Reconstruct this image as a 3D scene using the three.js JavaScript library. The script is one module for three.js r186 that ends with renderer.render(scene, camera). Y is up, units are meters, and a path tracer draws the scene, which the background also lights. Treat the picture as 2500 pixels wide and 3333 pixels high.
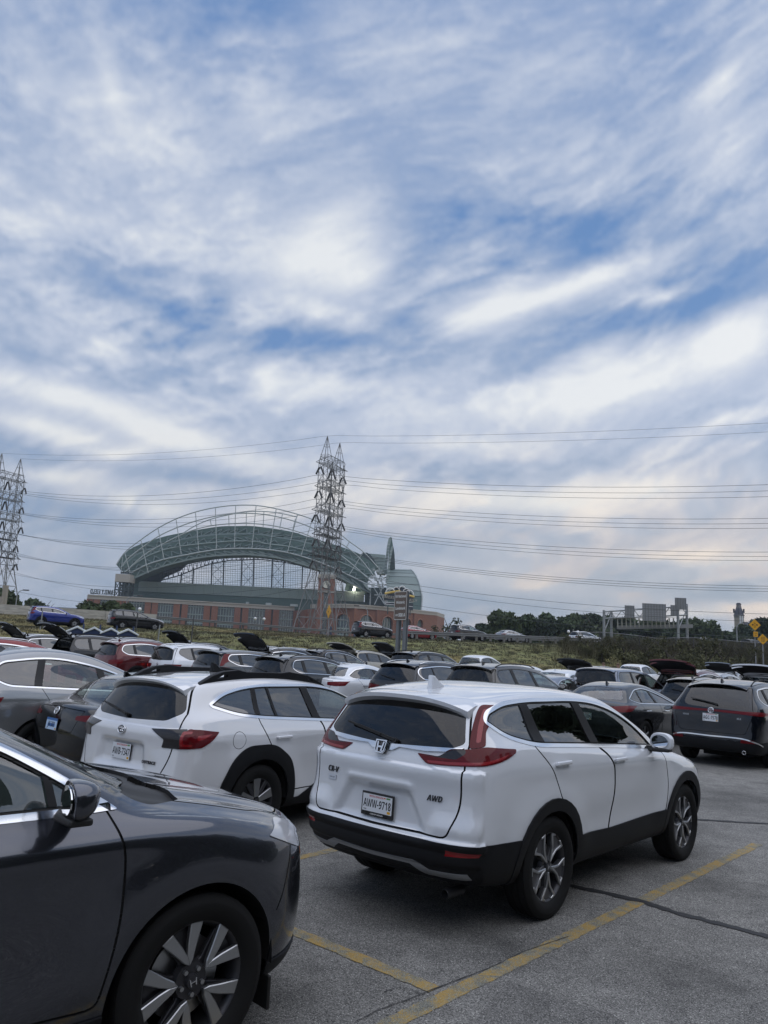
import * as THREE from 'three';
import { mergeGeometries, toCreasedNormals } from 'three/addons/utils/BufferGeometryUtils.js';
import { RoundedBoxGeometry } from 'three/addons/geometries/RoundedBoxGeometry.js';
import { TextGeometry } from 'three/addons/geometries/TextGeometry.js';
import { FontLoader } from 'three/addons/loaders/FontLoader.js';

// ------------------------------------------------------------------ camera, sky, sun, exposure
const CAM = { f: 2521.5, pitch: 0.174946, roll: 0.047881, h: 1.9524 }; // focal length for a picture 3333 high
const scene = new THREE.Scene();
const renderer = new THREE.WebGLRenderer({ antialias: true });
renderer.toneMapping = THREE.LinearToneMapping; renderer.toneMappingExposure = 1.1; renderer.shadowMap.enabled = true;
const camera = new THREE.PerspectiveCamera((2 * Math.atan(1666.5 / CAM.f) * 180) / Math.PI, 0.75, 0.1, 9000);
camera.position.set(0, CAM.h, 0); camera.rotation.order = 'YXZ'; camera.rotation.set(CAM.pitch, 0, CAM.roll);
const FONT = await new FontLoader().loadAsync('fonts/droid/droid_sans_bold.typeface.json');

// high thin cloud over a blue evening sky; streaks run towards a point low on the left of the view
function skyTexture() {
  const W = 2048, H = 1024, d = new Float32Array(W * H * 4), D = Math.PI / 180;
  // [azimuth right of the view, elevation, half widths, turn, amount]: positive is cloud, negative a gap
  const spots = [[-17.4, 40.4, 4.2, 1.9, 0, -0.4, 0], [-29.2, 38.2, 1.4, 1.4, 0, -0.12, 0], [20.3, 41.1, 2.0, 1.4, 0, -0.12, 0], [22.9, 38.7, 2.7, 1.2, 0, -0.15, 0], [-20.7, 23.7, 5.2, 1.1, -4, -0.75, 0], [-15.5, 25.1, 3.0, 0.8, -5, -0.3, 0], [-5.7, 22.2, 4.3, 0.9, 2, -1.0, 0], [0.7, 24.0, 1.9, 0.6, -10, -0.45, 0], [-15.0, 21.0, 3.0, 0.8, 10, -0.45, 0], [-17.8, 18.7, 3.8, 0.8, 10, -0.4, 0], [-7.8, 17.5, 2.5, 0.8, 0, -0.1, 0], [5.2, 30.7, 3.1, 1.8, 10, -0.42, 0], [14.3, 29.4, 5.3, 1.3, 8, -0.75, 0], [24.4, 25.2, 3.0, 1.1, 10, -0.8, 0], [17.0, 23.5, 3.0, 0.8, 20, -0.6, 0], [10.2, 20.9, 3.3, 0.7, 22, -0.4, 0], [19.9, 23.5, 2.0, 0.7, 10, -0.5, 0], [3.8, 28.2, 2.2, 0.8, 10, -0.3, 0], [-4.4, 29.4, 2.9, 2.1, 35, 0.34, 0.34], [-7.9, 27.6, 3.2, 1.2, 10, 0.3, 0.15], [-2.7, 26.7, 1.5, 0.7, 20, 0.3, 0.2], [-5.4, 24.0, 2.2, 0.5, -10, 0.35, 0.1], [5.5, 23.8, 3.5, 0.6, 14, 0.5, 0.22], [11.8, 25.6, 3.7, 0.5, 10, 0.42, 0.22], [9.7, 26.9, 2.5, 0.6, 30, 0.35, 0.15], [20.9, 25.1, 2.7, 0.4, 6, 0.5, 0.25], [16.0, 26.9, 3.9, 0.5, 10, 0.35, 0.12], [19.9, 20.1, 5.6, 1.6, 14, 0.34, 0.14], [10.2, 18.6, 5.8, 1.5, 8, 0.35, 0.1], [-0.4, 18.0, 3.8, 1.4, 0, 0.3, 0.05], [25.2, 21.5, 2.0, 1.1, 20, 0.4, 0.2], [24.8, 37.2, 0.9, 2.2, -45, 0.3, 0.15], [11.6, 38.8, 3.8, 1.7, 25, 0.2, 0.1], [15.3, 34.8, 3.7, 1.5, 20, 0.2, 0.05], [25.9, 33.1, 1.9, 2.8, 0, 0.2, 0.1], [3.2, 41.1, 4.2, 1.6, 30, 0.15, 0.04], [-11.0, 37.1, 1.8, 1.7, 0, 0.1, 0.06], [-23.0, 35.9, 0.7, 2.7, 28, 0.3, 0.06], [-26.6, 35.8, 2.8, 1.5, -30, 0.15, 0.03], [-18.8, 32.8, 5.2, 3.0, -10, 0.2, 0.0], [-26.6, 25.6, 2.0, 1.6, -15, 0.25, 0.08], [-19.8, 27.1, 3.9, 1.0, -6, 0.2, 0], [-21.6, 20.6, 2.0, 0.8, 10, 0.3, 0.08], [-24.4, 16.2, 3.8, 0.7, -4, 0.5, 0.22], [-17.4, 14.5, 3.1, 0.7, -14, 0.4, 0.18], [-21.6, 13.0, 3.1, 0.6, -12, 0.3, 0.12], [-9.3, 19.1, 0.8, 0.9, 50, 0.35, 0.15], [-25.6, 13.8, 2.3, 0.4, 0, 0.3, 0.12], [-24.1, 10.6, 1.8, 0.4, 0, 0.35, 0.15], [-18.4, 9.3, 3.3, 0.6, -5, 0.35, 0.12], [-13.4, 14.0, 3.1, 0.5, -10, 0.3, 0.1], [-9.5, 13.0, 2.6, 0.5, 5, 0.2, 0.08], [-24.8, 11.8, 2.3, 0.4, 0, -0.2, 0], [-18.1, 11.8, 5.1, 0.6, 0, -0.45, 0], [-23.5, 8.6, 3.3, 0.6, 0, -0.4, 0], [-11.5, 11.5, 3.1, 0.4, 0, -0.3, 0], [5.1, 12.8, 2.3, 0.5, 5, -0.35, 0], [1.6, 14.1, 1.5, 0.4, 0, -0.25, 0], [5.8, 15.2, 5.1, 0.6, 0, 0.2, 0.06], [9.3, 11.2, 5.6, 0.6, -3, 0.3, 0.14], [17.6, 11.9, 5.1, 0.7, 5, 0.3, 0.12], [22.1, 7.3, 4.6, 0.5, 0, 0.25, 0.14], [6.0, 6.0, 4.6, 0.5, -3, 0.3, 0.16], [11.1, 4.9, 4.1, 0.4, -3, 0.2, 0.12], [12.7, 8.6, 5.1, 0.5, -4, -0.15, 0]];
  const sa = Math.sin(-14 * D), ca = Math.cos(-14 * D);
  for (let y = 0; y < H; y++) {
    const el = ((y + 0.5) / H - 0.5) * 180;
    for (let x = 0; x < W; x++) {
      const i = (y * W + x) * 4;
      if (el < -2) { d.set([0.11, 0.115, 0.11, 1], i); continue; }
      // equirect: u = atan2(z, x) / 2pi + 0.5, the view axis -z lies at u = 0.25
      const az = ((x + 0.5) / W - 0.25) * 360, a = az * D, e = Math.max(el, 0) * D;
      const k = 1 / (Math.sin(e) + 0.13), px = Math.sin(a) * Math.cos(e) * k, pz = Math.cos(a) * Math.cos(e) * k;
      const al = px * sa + pz * ca, ac = px * ca - pz * sa;
      const w1 = fbm(al * 0.55 + 11, ac * 0.9 + 3, 4, 5) - 0.5, w2 = fbm(al * 0.6 + 40, ac * 0.9 + 8, 4, 9) - 0.5;
      const big = fbm(al * 0.42 + w1 * 1.3 + 2, ac * 0.8 + w2 * 1.5 + 7, 4, 21), streak = fbm(al * 1.1 + w1 * 3.2, ac * 2.6 + w2 * 4.2, 5, 33, 0.55);
      // wisps a degree or so across, drawn out along gently turning lines
      const az2 = (((az + 540) % 360) - 180) * Math.cos(e), tw = 0.28 + 0.5 * w1, cx = az2 * Math.cos(tw) + el * Math.sin(tw), cy = -az2 * Math.sin(tw) + el * Math.cos(tw);
      const ws = fbm(az2 * 0.09 + 3, el * 0.16 + 5, 2, 71) - 0.5, wisp = fbm(cx * 0.15 + ws * 1.0, cy * 0.46 + ws * 1.4, 6, 83, 0.58), tuft = fbm(cx * 0.55 + ws * 2.5, cy * 1.35 + wisp * 1.6, 5, 97, 0.62);
      let den = 0.485 - 0.1 * smooth(24, 36, el) + (big - 0.5) * 0.7 + (streak - 0.5) * 0.28 + ((wisp - 0.5) * (0.8 - 0.25 * smooth(22, 36, el)) + (tuft - 0.5) * 0.44 + (fbm(cx * 1.6 + ws * 4 + tuft * 2, cy * 3.6 + wisp * 3, 4, 113, 0.62) - 0.5) * 0.17) * (0.55 + 0.45 * smooth(2, 16, el));
      let dz = ((az + 540) % 360) - 180, spot = 0, white = 0;
      for (const [sx, sy, rx, ry, rot, amt, wh] of spots) { const ux = (dz - sx) * Math.cos(el * D * 0.5), uy = el - sy; if (Math.abs(ux) > 30 || Math.abs(uy) > 22) continue; const c = Math.cos(rot * D), s = Math.sin(rot * D), p = (ux * c + uy * s) / rx, q = (-ux * s + uy * c) / ry, g = (p * p + q * q) * clamp(1 + 1.9 * (wisp - 0.5) + 1.2 * (tuft - 0.5), 0.5, 1.8); { const v = Math.exp(-g * 0.6); spot += amt * v; white += (wh || 0) * v; } }
      den += spot * 0.66 + white * 0.62;
      const t = clamp(el / 45), low = smooth(19, 3, el), cov = clamp(0.06 + den * 0.95) * (1 - 0.1 * low) + 0.1 * low;
      const blue = [lerp(0.29, 0.108, Math.pow(t, 0.4)), lerp(0.41, 0.228, Math.pow(t, 0.4)), lerp(0.57, 0.48, Math.pow(t, 0.6))];
      const ramp = [[0, blue], [0.42, [lerp(0.35, 0.305, t), lerp(0.435, 0.395, t), lerp(0.58, 0.59, t)]], [0.68, [0.49, 0.555, 0.69]], [1.0, [0.76, 0.79, 0.825]], [1.3, [0.92, 0.94, 0.93]]];
      let k2 = 0; while (k2 < 3 && cov > ramp[k2 + 1][0]) k2++;
      const f = clamp((cov - ramp[k2][0]) / (ramp[k2 + 1][0] - ramp[k2][0])), side = smooth(-25, 25, dz), warm = low * smooth(0.42, 0.62, wisp) * (0.25 + 0.75 * side);
      for (let c = 0; c < 3; c++) { const v = lerp(ramp[k2][1][c], ramp[k2 + 1][1][c], f); d[i + c] = 0.95 * (1 + 0.5 * smooth(48, 75, el)) * lerp(v, v * lerp([0.95, 0.92, 0.87][c], [1.02, 0.94, 0.82][c], side), low) * (1 + warm * [0.14, 0.03, -0.05][c]); }
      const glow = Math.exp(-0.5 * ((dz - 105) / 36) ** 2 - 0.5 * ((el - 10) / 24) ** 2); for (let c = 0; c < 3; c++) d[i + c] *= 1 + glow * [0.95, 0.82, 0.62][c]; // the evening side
      d[i + 3] = 1;
    }
  }
  const t = new THREE.DataTexture(d, W, H, THREE.RGBAFormat, THREE.FloatType); t.mapping = THREE.EquirectangularReflectionMapping; t.magFilter = t.minFilter = THREE.LinearFilter; t.wrapS = THREE.RepeatWrapping; t.needsUpdate = true; return t;
}
scene.fog = new THREE.FogExp2(0xb4c0d0, 0.00016);
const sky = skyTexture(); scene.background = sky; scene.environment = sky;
const sun = new THREE.DirectionalLight(0xfff7ef, 1.5); sun.position.set(4, 60, 8); sun.shadow.radius = 180; sun.castShadow = true; scene.add(sun);
Object.assign(sun.shadow.camera, { left: -60, right: 60, top: 60, bottom: -60, far: 300 });

// ------------------------------------------------------------------ helpers
function rngOf(seed) { let a = seed >>> 0; return () => { a = (a + 0x6d2b79f5) | 0; let t = Math.imul(a ^ (a >>> 15), 1 | a); t = (t + Math.imul(t ^ (t >>> 7), 61 | t)) ^ t; return ((t ^ (t >>> 14)) >>> 0) / 4294967296; }; }
function lerp(a, b, t) { return a + (b - a) * t; }
function clamp(x, a = 0, b = 1) { return Math.min(b, Math.max(a, x)); }
function smooth(a, b, x) { const t = clamp((x - a) / (b - a)); return t * t * (3 - 2 * t); }
function hash2(x, y, s) { let h = Math.imul(x | 0, 374761393) + Math.imul(y | 0, 668265263) + Math.imul(s | 0, 1274126177); h = Math.imul(h ^ (h >>> 13), 1274126177); return ((h ^ (h >>> 16)) >>> 0) / 4294967296; }
function vnoise(x, y, s = 1, period = 0) {
  const x0 = Math.floor(x), y0 = Math.floor(y), fx = x - x0, fy = y - y0, u = fx * fx * fx * (fx * (fx * 6 - 15) + 10), v = fy * fy * fy * (fy * (fy * 6 - 15) + 10);
  const w = (a) => (period ? ((a % period) + period) % period : a);
  const a = hash2(w(x0), w(y0), s), b = hash2(w(x0 + 1), w(y0), s), c = hash2(w(x0), w(y0 + 1), s), d = hash2(w(x0 + 1), w(y0 + 1), s);
  return lerp(lerp(a, b, u), lerp(c, d, u), v);
}
function fbm(x, y, o = 4, s = 1, gain = 0.5, period = 0) { let a = 1, sum = 0, n = 0; for (let i = 0; i < o; i++) { sum += a * vnoise(x, y, s + i * 17, period); n += a; a *= gain; x *= 2; y *= 2; period *= 2; } return sum / n; }
const taken = new Map();
function numbered(name) { const n = taken.get(name) || 0; taken.set(name, n + 1); return n ? name + '_' + String(n).padStart(3, '0') : name; }
function tag(o, label, category, group, kind) { if (label) o.userData.label = label; if (category) o.userData.category = category; if (group) o.userData.group = group; if (kind) o.userData.kind = kind; return o; }
function thing(name, label, category, pos = [0, 0, 0], turn = 0, group) { const o = new THREE.Group(); o.name = numbered(name); o.position.set(...pos); o.rotation.y = turn; scene.add(o); return tag(o, label, category, group); }
function mesh(name, geo, mat, parent) { const m = new THREE.Mesh(geo, mat); m.name = parent ? name : numbered(name); m.castShadow = m.receiveShadow = true; (parent || scene).add(m); return m; }
function struct(name, geo, mat) { const m = mesh(name, geo, mat); m.userData.kind = 'structure'; return m; }
const std = (color, roughness = 0.8, extra = {}) => new THREE.MeshStandardMaterial({ color: new THREE.Color(...[].concat(color).length === 3 ? color : [color, color, color]), roughness, ...extra });
const phys = (color, roughness, extra) => new THREE.MeshPhysicalMaterial({ color: new THREE.Color(...[].concat(color).length === 3 ? color : [color, color, color]), roughness, ...extra });
function clean(g) { if (g.index) g = g.toNonIndexed(); for (const k of Object.keys(g.attributes)) if (!['position', 'normal', 'uv'].includes(k)) g.deleteAttribute(k); if (!g.attributes.uv) g.setAttribute('uv', new THREE.BufferAttribute(new Float32Array(g.attributes.position.count * 2), 2)); if (!g.attributes.normal) g.computeVertexNormals(); return g; }
const merge = (list) => mergeGeometries(list.map(clean));
const V3 = (a) => (a.isVector3 ? a : new THREE.Vector3(...a));
function bar(a, b, w, d = w) { // square bar from a to b
  a = V3(a); b = V3(b); const dir = b.clone().sub(a), len = dir.length(), g = new THREE.BoxGeometry(w, len, d);
  g.applyQuaternion(new THREE.Quaternion().setFromUnitVectors(new THREE.Vector3(0, 1, 0), dir.normalize())); g.translate((a.x + b.x) / 2, (a.y + b.y) / 2, (a.z + b.z) / 2); return g;
}
function rod(a, b, r, seg = 8, r2 = r) {
  a = V3(a); b = V3(b); const dir = b.clone().sub(a), len = dir.length(), g = new THREE.CylinderGeometry(r2, r, len, seg);
  g.applyQuaternion(new THREE.Quaternion().setFromUnitVectors(new THREE.Vector3(0, 1, 0), dir.normalize())); g.translate((a.x + b.x) / 2, (a.y + b.y) / 2, (a.z + b.z) / 2); return g;
}
function box(w, h, d, x = 0, y = 0, z = 0) { const g = new THREE.BoxGeometry(w, h, d); g.translate(x, y, z); return g; }
function rbox(w, h, d, r, x = 0, y = 0, z = 0, seg = 2) { const g = new RoundedBoxGeometry(w, h, d, seg, r); g.translate(x, y, z); return g; }
function tube(pts, r, seg = 40, rs = 6) { return new THREE.TubeGeometry(new THREE.CatmullRomCurve3(pts.map(V3)), seg, r, rs, false); }
function canvasTex(w, h, draw, srgb = true) { const c = document.createElement('canvas'); c.width = w; c.height = h; draw(c.getContext('2d'), w, h); const t = new THREE.CanvasTexture(c); if (srgb) t.colorSpace = THREE.SRGBColorSpace; return t; }
function dataTex(n, fn, srgb = false) { const d = new Uint8Array(n * n * 4); for (let y = 0; y < n; y++) for (let x = 0; x < n; x++) { const v = fn(x, y), i = (y * n + x) * 4; if (v.length) { d[i] = v[0]; d[i + 1] = v[1]; d[i + 2] = v[2]; } else d[i] = d[i + 1] = d[i + 2] = v; d[i + 3] = 255; } const t = new THREE.DataTexture(d, n, n); t.wrapS = t.wrapT = THREE.RepeatWrapping; t.magFilter = THREE.LinearFilter; t.minFilter = THREE.LinearMipmapLinearFilter; if (srgb) t.colorSpace = THREE.SRGBColorSpace; t.needsUpdate = true; return t; }
// a point of the world from the direction in which the survey photograph saw it and its real distance along the view axis
function at(px, py, d) {
  const X = px - 1250, Y = py - 1666.5, u = X * Math.cos(CAM.roll) + Y * Math.sin(CAM.roll), v = -X * Math.sin(CAM.roll) + Y * Math.cos(CAM.roll), xc = u / CAM.f, yc = -v / CAM.f;
  const dx = xc, dy = yc * Math.cos(CAM.pitch) + Math.sin(CAM.pitch), dz = -(Math.cos(CAM.pitch) - yc * Math.sin(CAM.pitch)), t = -d / dz;
  return new THREE.Vector3(dx * t, CAM.h + dy * t, -d);
}
// ------------------------------------------------------------------ ground: car park, embankment, highway, ramp, land beyond
const U = new THREE.Vector3(0.845, 0, -0.534), A = new THREE.Vector3(-0.534, 0, -0.845); // along the highway, and across it away from the car park
const st = (s, t, y = 0) => new THREE.Vector3(U.x * s + A.x * t, y, U.z * s + A.z * t);
const toS = (x, z) => U.x * x + U.z * z, toT = (x, z) => A.x * x + A.z * z;
const roadH = (s) => 2.45 + 0.019 * (clamp(s, -80, 190) - 12), rampH = (s) => Math.max(s < 27 ? 3.8 : lerp(3.8, 3.3, clamp((s - 27) / 28)), roadH(s) + 0.02);
function landH(s, t) {
  const bump = (fbm(s * 0.12 + 3, t * 0.12 + 9, 3, 4) - 0.5) * 0.5;
  if (t < 44) return -0.05; const r = roadH(s) - 0.06;
  if (t < 64) return lerp(-0.05, r, smooth(44, 64, t)) + bump * smooth(44, 50, t) * smooth(64, 60, t);
  if (t < 82) return r; const q = Math.max(r, rampH(s) - 0.05);
  if (t < 94) return lerp(r, q, smooth(82, 94, t)) + bump * smooth(82, 85, t) * smooth(94, 91, t);
  if (t < 103) return q; return lerp(q, 1.2, smooth(103, 130, t)) + (t > 140 ? bump : 0);
}
// asphalt: fine aggregate over broad stains
const AN = 1024, aspTex = dataTex(AN, (x, y) => { const g = hash2(x, y, 3), g2 = hash2(x >> 1, y >> 1, 8), c = fbm(x / 256 * 4, y / 256 * 4, 3, 5, 0.5, 16); let v = 112 + (g - 0.5) * 52 + (g2 - 0.5) * 52 + (hash2(x >> 2, y >> 2, 14) - 0.5) * 26 + (c - 0.5) * 26; if (g2 > 0.93) v += 60 * hash2(x >> 1, y >> 1, 12); if (g2 < 0.09) v -= 45; v = clamp(v, 30, 235); return [v * 0.98, v * 0.968, v * 0.93]; }, true);
aspTex.repeat.set(1, 1);
const aspBump = dataTex(512, (x, y) => 128 + (hash2(x, y, 31) - 0.5) * 120 + (hash2(x >> 1, y >> 1, 32) - 0.5) * 110);
const asphalt = new THREE.MeshStandardMaterial({ map: aspTex, bumpMap: aspBump, bumpScale: 0.004, roughness: 0.92, vertexColors: true });
const STAINS = [[2120, 2535, 0.5], [2010, 2560, 0.4], [2330, 2620, 0.6], [1990, 2660, 0.5], [2380, 2900, 0.5], [2250, 3180, 0.6], [900, 3250, 0.5], [1330, 2985, 0.5], [1650, 3090, 0.4]].map(([a, b, r]) => [...groundAt(a, b), r]);
{ // the lot: one sheet, finer near the camera, with wear and damp stains in its vertex tones
  const xs = [], zs = []; const grid = (a, b, n) => Array.from({ length: n + 1 }, (_, i) => lerp(a, b, i / n));
  const X0 = [...grid(-160, -16, 18), ...grid(-15.8, 16, 106), ...grid(17, 160, 18)], Z0 = [...grid(90, 4, 18), ...grid(3.8, -26, 100), ...grid(-27, -150, 30)];
  const pos = [], uv = [], col = [], idx = [];
  for (const z of Z0) for (const x of X0) { pos.push(x, 0, z); uv.push(x / 2.6, z / 2.6); let v = 1.06 + (fbm(x * 0.35 + 20, z * 0.35 + 7, 4, 11) - 0.5) * 0.5; v += (fbm(x * 1.6, z * 1.6, 3, 15) - 0.5) * 0.16; const o = fbm(x * 0.8 + 3, z * 0.8 + 1, 3, 19); v *= 1 - 0.35 * smooth(0.66, 0.76, o); for (const [sx, sz, sr] of STAINS) { const q = Math.hypot(x - sx, z - sz) / sr; if (q < 2) v *= 1 - 0.4 * Math.exp(-2 * q * q) * (0.5 + fbm(x * 3, z * 3, 2, 23)); } col.push(v, v, v * 1.005); }
  const nx = X0.length; for (let j = 0; j < Z0.length - 1; j++) for (let i = 0; i < nx - 1; i++) { const a = j * nx + i; idx.push(a, a + 1, a + nx, a + 1, a + nx + 1, a + nx); }
  const keep = []; for (let k = 0; k < idx.length; k += 3) { let out = true; for (let q = 0; q < 3; q++) if (toT(pos[idx[k + q] * 3], pos[idx[k + q] * 3 + 2]) < 47) out = false; if (!out) keep.push(idx[k], idx[k + 1], idx[k + 2]); }
  const g = new THREE.BufferGeometry(); g.setAttribute('position', new THREE.Float32BufferAttribute(pos, 3)); g.setAttribute('uv', new THREE.Float32BufferAttribute(uv, 2)); g.setAttribute('color', new THREE.Float32BufferAttribute(col, 3)); g.setIndex(keep); g.computeVertexNormals(); struct('parking_lot', g, asphalt);
}
// flat strips on the lot: painted stall lines, sealed cracks, a patch
function strip(line, width, y, seed, rag, uvs = 2.6) {
  const L = [], r = rngOf(seed); const pts = []; for (let i = 0; i < line.length - 1; i++) { const n = Math.max(2, Math.ceil(Math.hypot(line[i + 1][0] - line[i][0], line[i + 1][1] - line[i][1]) / 0.05)); for (let k = 0; k < n; k++) pts.push([lerp(line[i][0], line[i + 1][0], k / n), lerp(line[i][1], line[i + 1][1], k / n)]); } pts.push(line[line.length - 1]);
  const pos = [], uv = [], idx = []; pts.forEach((p, i) => { const a = pts[Math.max(0, i - 1)], b = pts[Math.min(pts.length - 1, i + 1)], m = Math.hypot(b[0] - a[0], b[1] - a[1]) || 1, nx = -(b[1] - a[1]) / m, nz = (b[0] - a[0]) / m; for (const s of [-1, 1]) { const w = width / 2 * (1 + (r() - 0.5) * rag) , q = [p[0] + nx * w * s, p[1] + nz * w * s]; pos.push(q[0], y, q[1]); uv.push(q[0] / uvs, q[1] / uvs); } if (i) { const k = i * 2; idx.push(k - 2, k - 1, k, k - 1, k + 1, k); } });
  const g = new THREE.BufferGeometry(); g.setAttribute('position', new THREE.Float32BufferAttribute(pos, 3)); g.setAttribute('uv', new THREE.Float32BufferAttribute(uv, 2)); g.setIndex(idx); g.computeVertexNormals(); if (g.attributes.normal.getY(0) < 0) { for (let k = 0; k < idx.length; k += 3) [idx[k], idx[k + 1]] = [idx[k + 1], idx[k]]; g.setIndex(idx); g.computeVertexNormals(); } return g;
}
const yellowTex = dataTex(1024, (x, y) => { const n = fbm(x / 36, y / 36, 4, 41, 0.6), g = hash2(x, y, 43), g2 = hash2(x >> 1, y >> 1, 8), worn = smooth(0.40, 0.60, n * 0.6 + g2 * 0.3 + g * 0.12), a = 105 + (g - 0.5) * 60 + (g2 - 0.5) * 50; return [lerp(152, a, worn) + (g - 0.5) * 36, lerp(124, a, worn) + (g - 0.5) * 32, lerp(64, a * 0.92, worn) + (g - 0.5) * 16]; }, true);
const yellow = new THREE.MeshStandardMaterial({ map: yellowTex, roughness: 0.85, bumpMap: aspBump, bumpScale: 0.003 }), tar = new THREE.MeshStandardMaterial({ color: new THREE.Color(0.018, 0.018, 0.019), roughness: 0.7, bumpMap: aspBump, bumpScale: 0.004 });
const crackMat = std(0.035, 0.9);
function groundAt(px, py) { const p = at(px, py, 1), d = CAM.h / (CAM.h - p.y); return [p.x * d, p.z * d]; }
const g2 = (px, py) => { const p = at(px, py, 1), d = CAM.h / (CAM.h - p.y); return [p.x * d, p.z * d]; }; // point of the lot
{
  const a = g2(1308, 3324), b = g2(2436, 2767), dir = [b[0] - a[0], b[1] - a[1]], m = Math.hypot(...dir), u = [dir[0] / m, dir[1] / m], v = [u[1], -u[0]];
  const c = g2(1460, 3240), p2 = (k, w) => [c[0] + u[0] * k + v[0] * w, c[1] + u[1] * k + v[1] * w];
  struct('stall_line', strip([p2(-5.4, 0), p2(5.75, 0)], 0.115, 0.0025, 5, 0.25), yellow);
  struct('stall_line', strip([p2(0, 0.1), p2(0.02, 14)], 0.115, 0.004, 6, 0.25), yellow);
  for (const w of [2.72, 5.44, 8.16, 10.9]) struct('stall_line', strip([p2(-5.4, w), p2(5.75, w)], 0.115, 0.0025, 7 + w, 0.25), yellow);
  for (const w of [-2.72]) struct('stall_line', strip([p2(9.2, w), p2(14.6, w)], 0.115, 0.0025, 7 + w, 0.25), yellow);
  struct('sealed_crack', strip([g2(1700, 2850), g2(1852, 2884), g2(1960, 2905), g2(2100, 2938), g2(2200, 2972), g2(2330, 3005), g2(2500, 3050), g2(2900, 3150)], 0.085, 0.0055, 21, 0.7), tar);
  struct('sealed_crack', strip([g2(2260, 2668), g2(2330, 2672), g2(2420, 2678), g2(2500, 2682), g2(2800, 2700)], 0.09, 0.0055, 22, 0.6), tar);
  struct('hairline_crack', strip([g2(1150, 3333), g2(1230, 3290), g2(1330, 3255), g2(1390, 3230), g2(1480, 3195), g2(1600, 3150), g2(1700, 3100), g2(1760, 3080), g2(1850, 3050)], 0.006, 0.0055, 23, 1.6), crackMat);
  struct('hairline_crack', strip([g2(1250, 3230), g2(1300, 3215), g2(1330, 3222), g2(1370, 3235)], 0.006, 0.0055, 25, 1.6), crackMat);
  const pp = [g2(1650, 3190), g2(1790, 3240), g2(1990, 3300), g2(2160, 3420), g2(1500, 3420), g2(1560, 3300)], sh = new THREE.Shape(pp.map(([x, z]) => new THREE.Vector2(x, -z))), pg = new THREE.ShapeGeometry(sh); pg.rotateX(-Math.PI / 2); const pu = pg.attributes.uv, pq = pg.attributes.position; for (let i = 0; i < pu.count; i++) { pu.setXY(i, pq.getX(i) / 2.6 + 0.3, pq.getZ(i) / 2.6); } pg.translate(0, 0.0012, 0);
  const pm = asphalt.clone(); pm.vertexColors = false; pm.color.setRGB(0.78, 0.78, 0.79); struct('asphalt_patch', pg, pm);
}
// land: grass bank, verge, and the ground far beyond
const grassTex = dataTex(512, (x, y) => { const n = fbm(x / 32, y / 32, 4, 51, 0.6, 16), m = fbm(x / 128, y / 128, 3, 57, 0.5, 4), g = hash2(x, y, 53); return [64 + n * 50 + g * 24 + m * 16, 68 + n * 48 + g * 24, 44 + n * 26 + g * 14]; }, true);
const grassMat = new THREE.MeshStandardMaterial({ map: grassTex, roughness: 1, vertexColors: true });
{
  const S0 = [-900, -500, -300, ...Array.from({ length: 101 }, (_, i) => -100 + i * 3), 260, 400, 700, 1200], T0 = [44, 45, 46, 47, 48, 49, 50, 51, 52, 53, 54, 55, 56, 57, 58, 59, 60, 61, 62, 63, 64, 64.5, 82, 82.5, 84, 86, 88, 90, 92, 94, 103, 106, 110, 116, 123, 130, 160, 220, 320, 480, 700, 1100, 2000, 4000];
  const pos = [], uv = [], idx = [], col = []; for (const t of T0) for (const s of S0) { const p = st(s, t, landH(s, t)); pos.push(p.x, p.y, p.z); uv.push(s / 3.2, t / 3.2); const v = 0.95 + (fbm(s * 0.06, t * 0.2, 3, 66) - 0.4) * 0.8, dry = smooth(0.4, 0.65, fbm(s * 0.1 + 9, t * 0.35, 3, 68)); col.push(v * lerp(0.92, 1.12, dry), v, v * lerp(1, 0.92, dry)); }
  const n = S0.length; for (let j = 0; j < T0.length - 1; j++) for (let i = 0; i < n - 1; i++) { const a = j * n + i; idx.push(a, a + 1, a + n, a + 1, a + n + 1, a + n); }
  const g = new THREE.BufferGeometry(); g.setAttribute('position', new THREE.Float32BufferAttribute(pos, 3)); g.setAttribute('uv', new THREE.Float32BufferAttribute(uv, 2)); g.setAttribute('color', new THREE.Float32BufferAttribute(col, 3)); g.setIndex(idx); g.computeVertexNormals(); struct('terrain', g, grassMat);
}
function ribbonRoad(t0, t1, s0, s1, h, lift) { const pos = [], uv = [], idx = []; const N = 60; for (let i = 0; i <= N; i++) { const s = lerp(s0, s1, i / N); for (const t of [t0, t1]) { const p = st(s, t, h(s) + lift); pos.push(p.x, p.y, p.z); uv.push(s / 2.6, t / 2.6); } if (i) { const k = i * 2; idx.push(k - 2, k, k - 1, k - 1, k, k + 1); } } const g = new THREE.BufferGeometry(); g.setAttribute('position', new THREE.Float32BufferAttribute(pos, 3)); g.setAttribute('uv', new THREE.Float32BufferAttribute(uv, 2)); g.setIndex(idx); g.computeVertexNormals(); if (g.attributes.normal.getY(0) < 0) { g.setIndex(idx.reverse()); g.computeVertexNormals(); } return g; }
const roadMat = new THREE.MeshStandardMaterial({ map: aspTex, roughness: 0.9, color: new THREE.Color(1.05, 1.05, 1.03) }), concrete = new THREE.MeshStandardMaterial({ map: dataTex(256, (x, y) => { const n = fbm(x / 32, y / 32, 4, 71, 0.6, 8), v = 150 + n * 70 + hash2(x, y, 72) * 14; return [v, v * 0.985, v * 0.94]; }, true), roughness: 0.9, color: new THREE.Color(0.72, 0.72, 0.72) });
struct('highway', ribbonRoad(66, 81, -260, 420, roadH, 0.02), roadMat);
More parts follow.
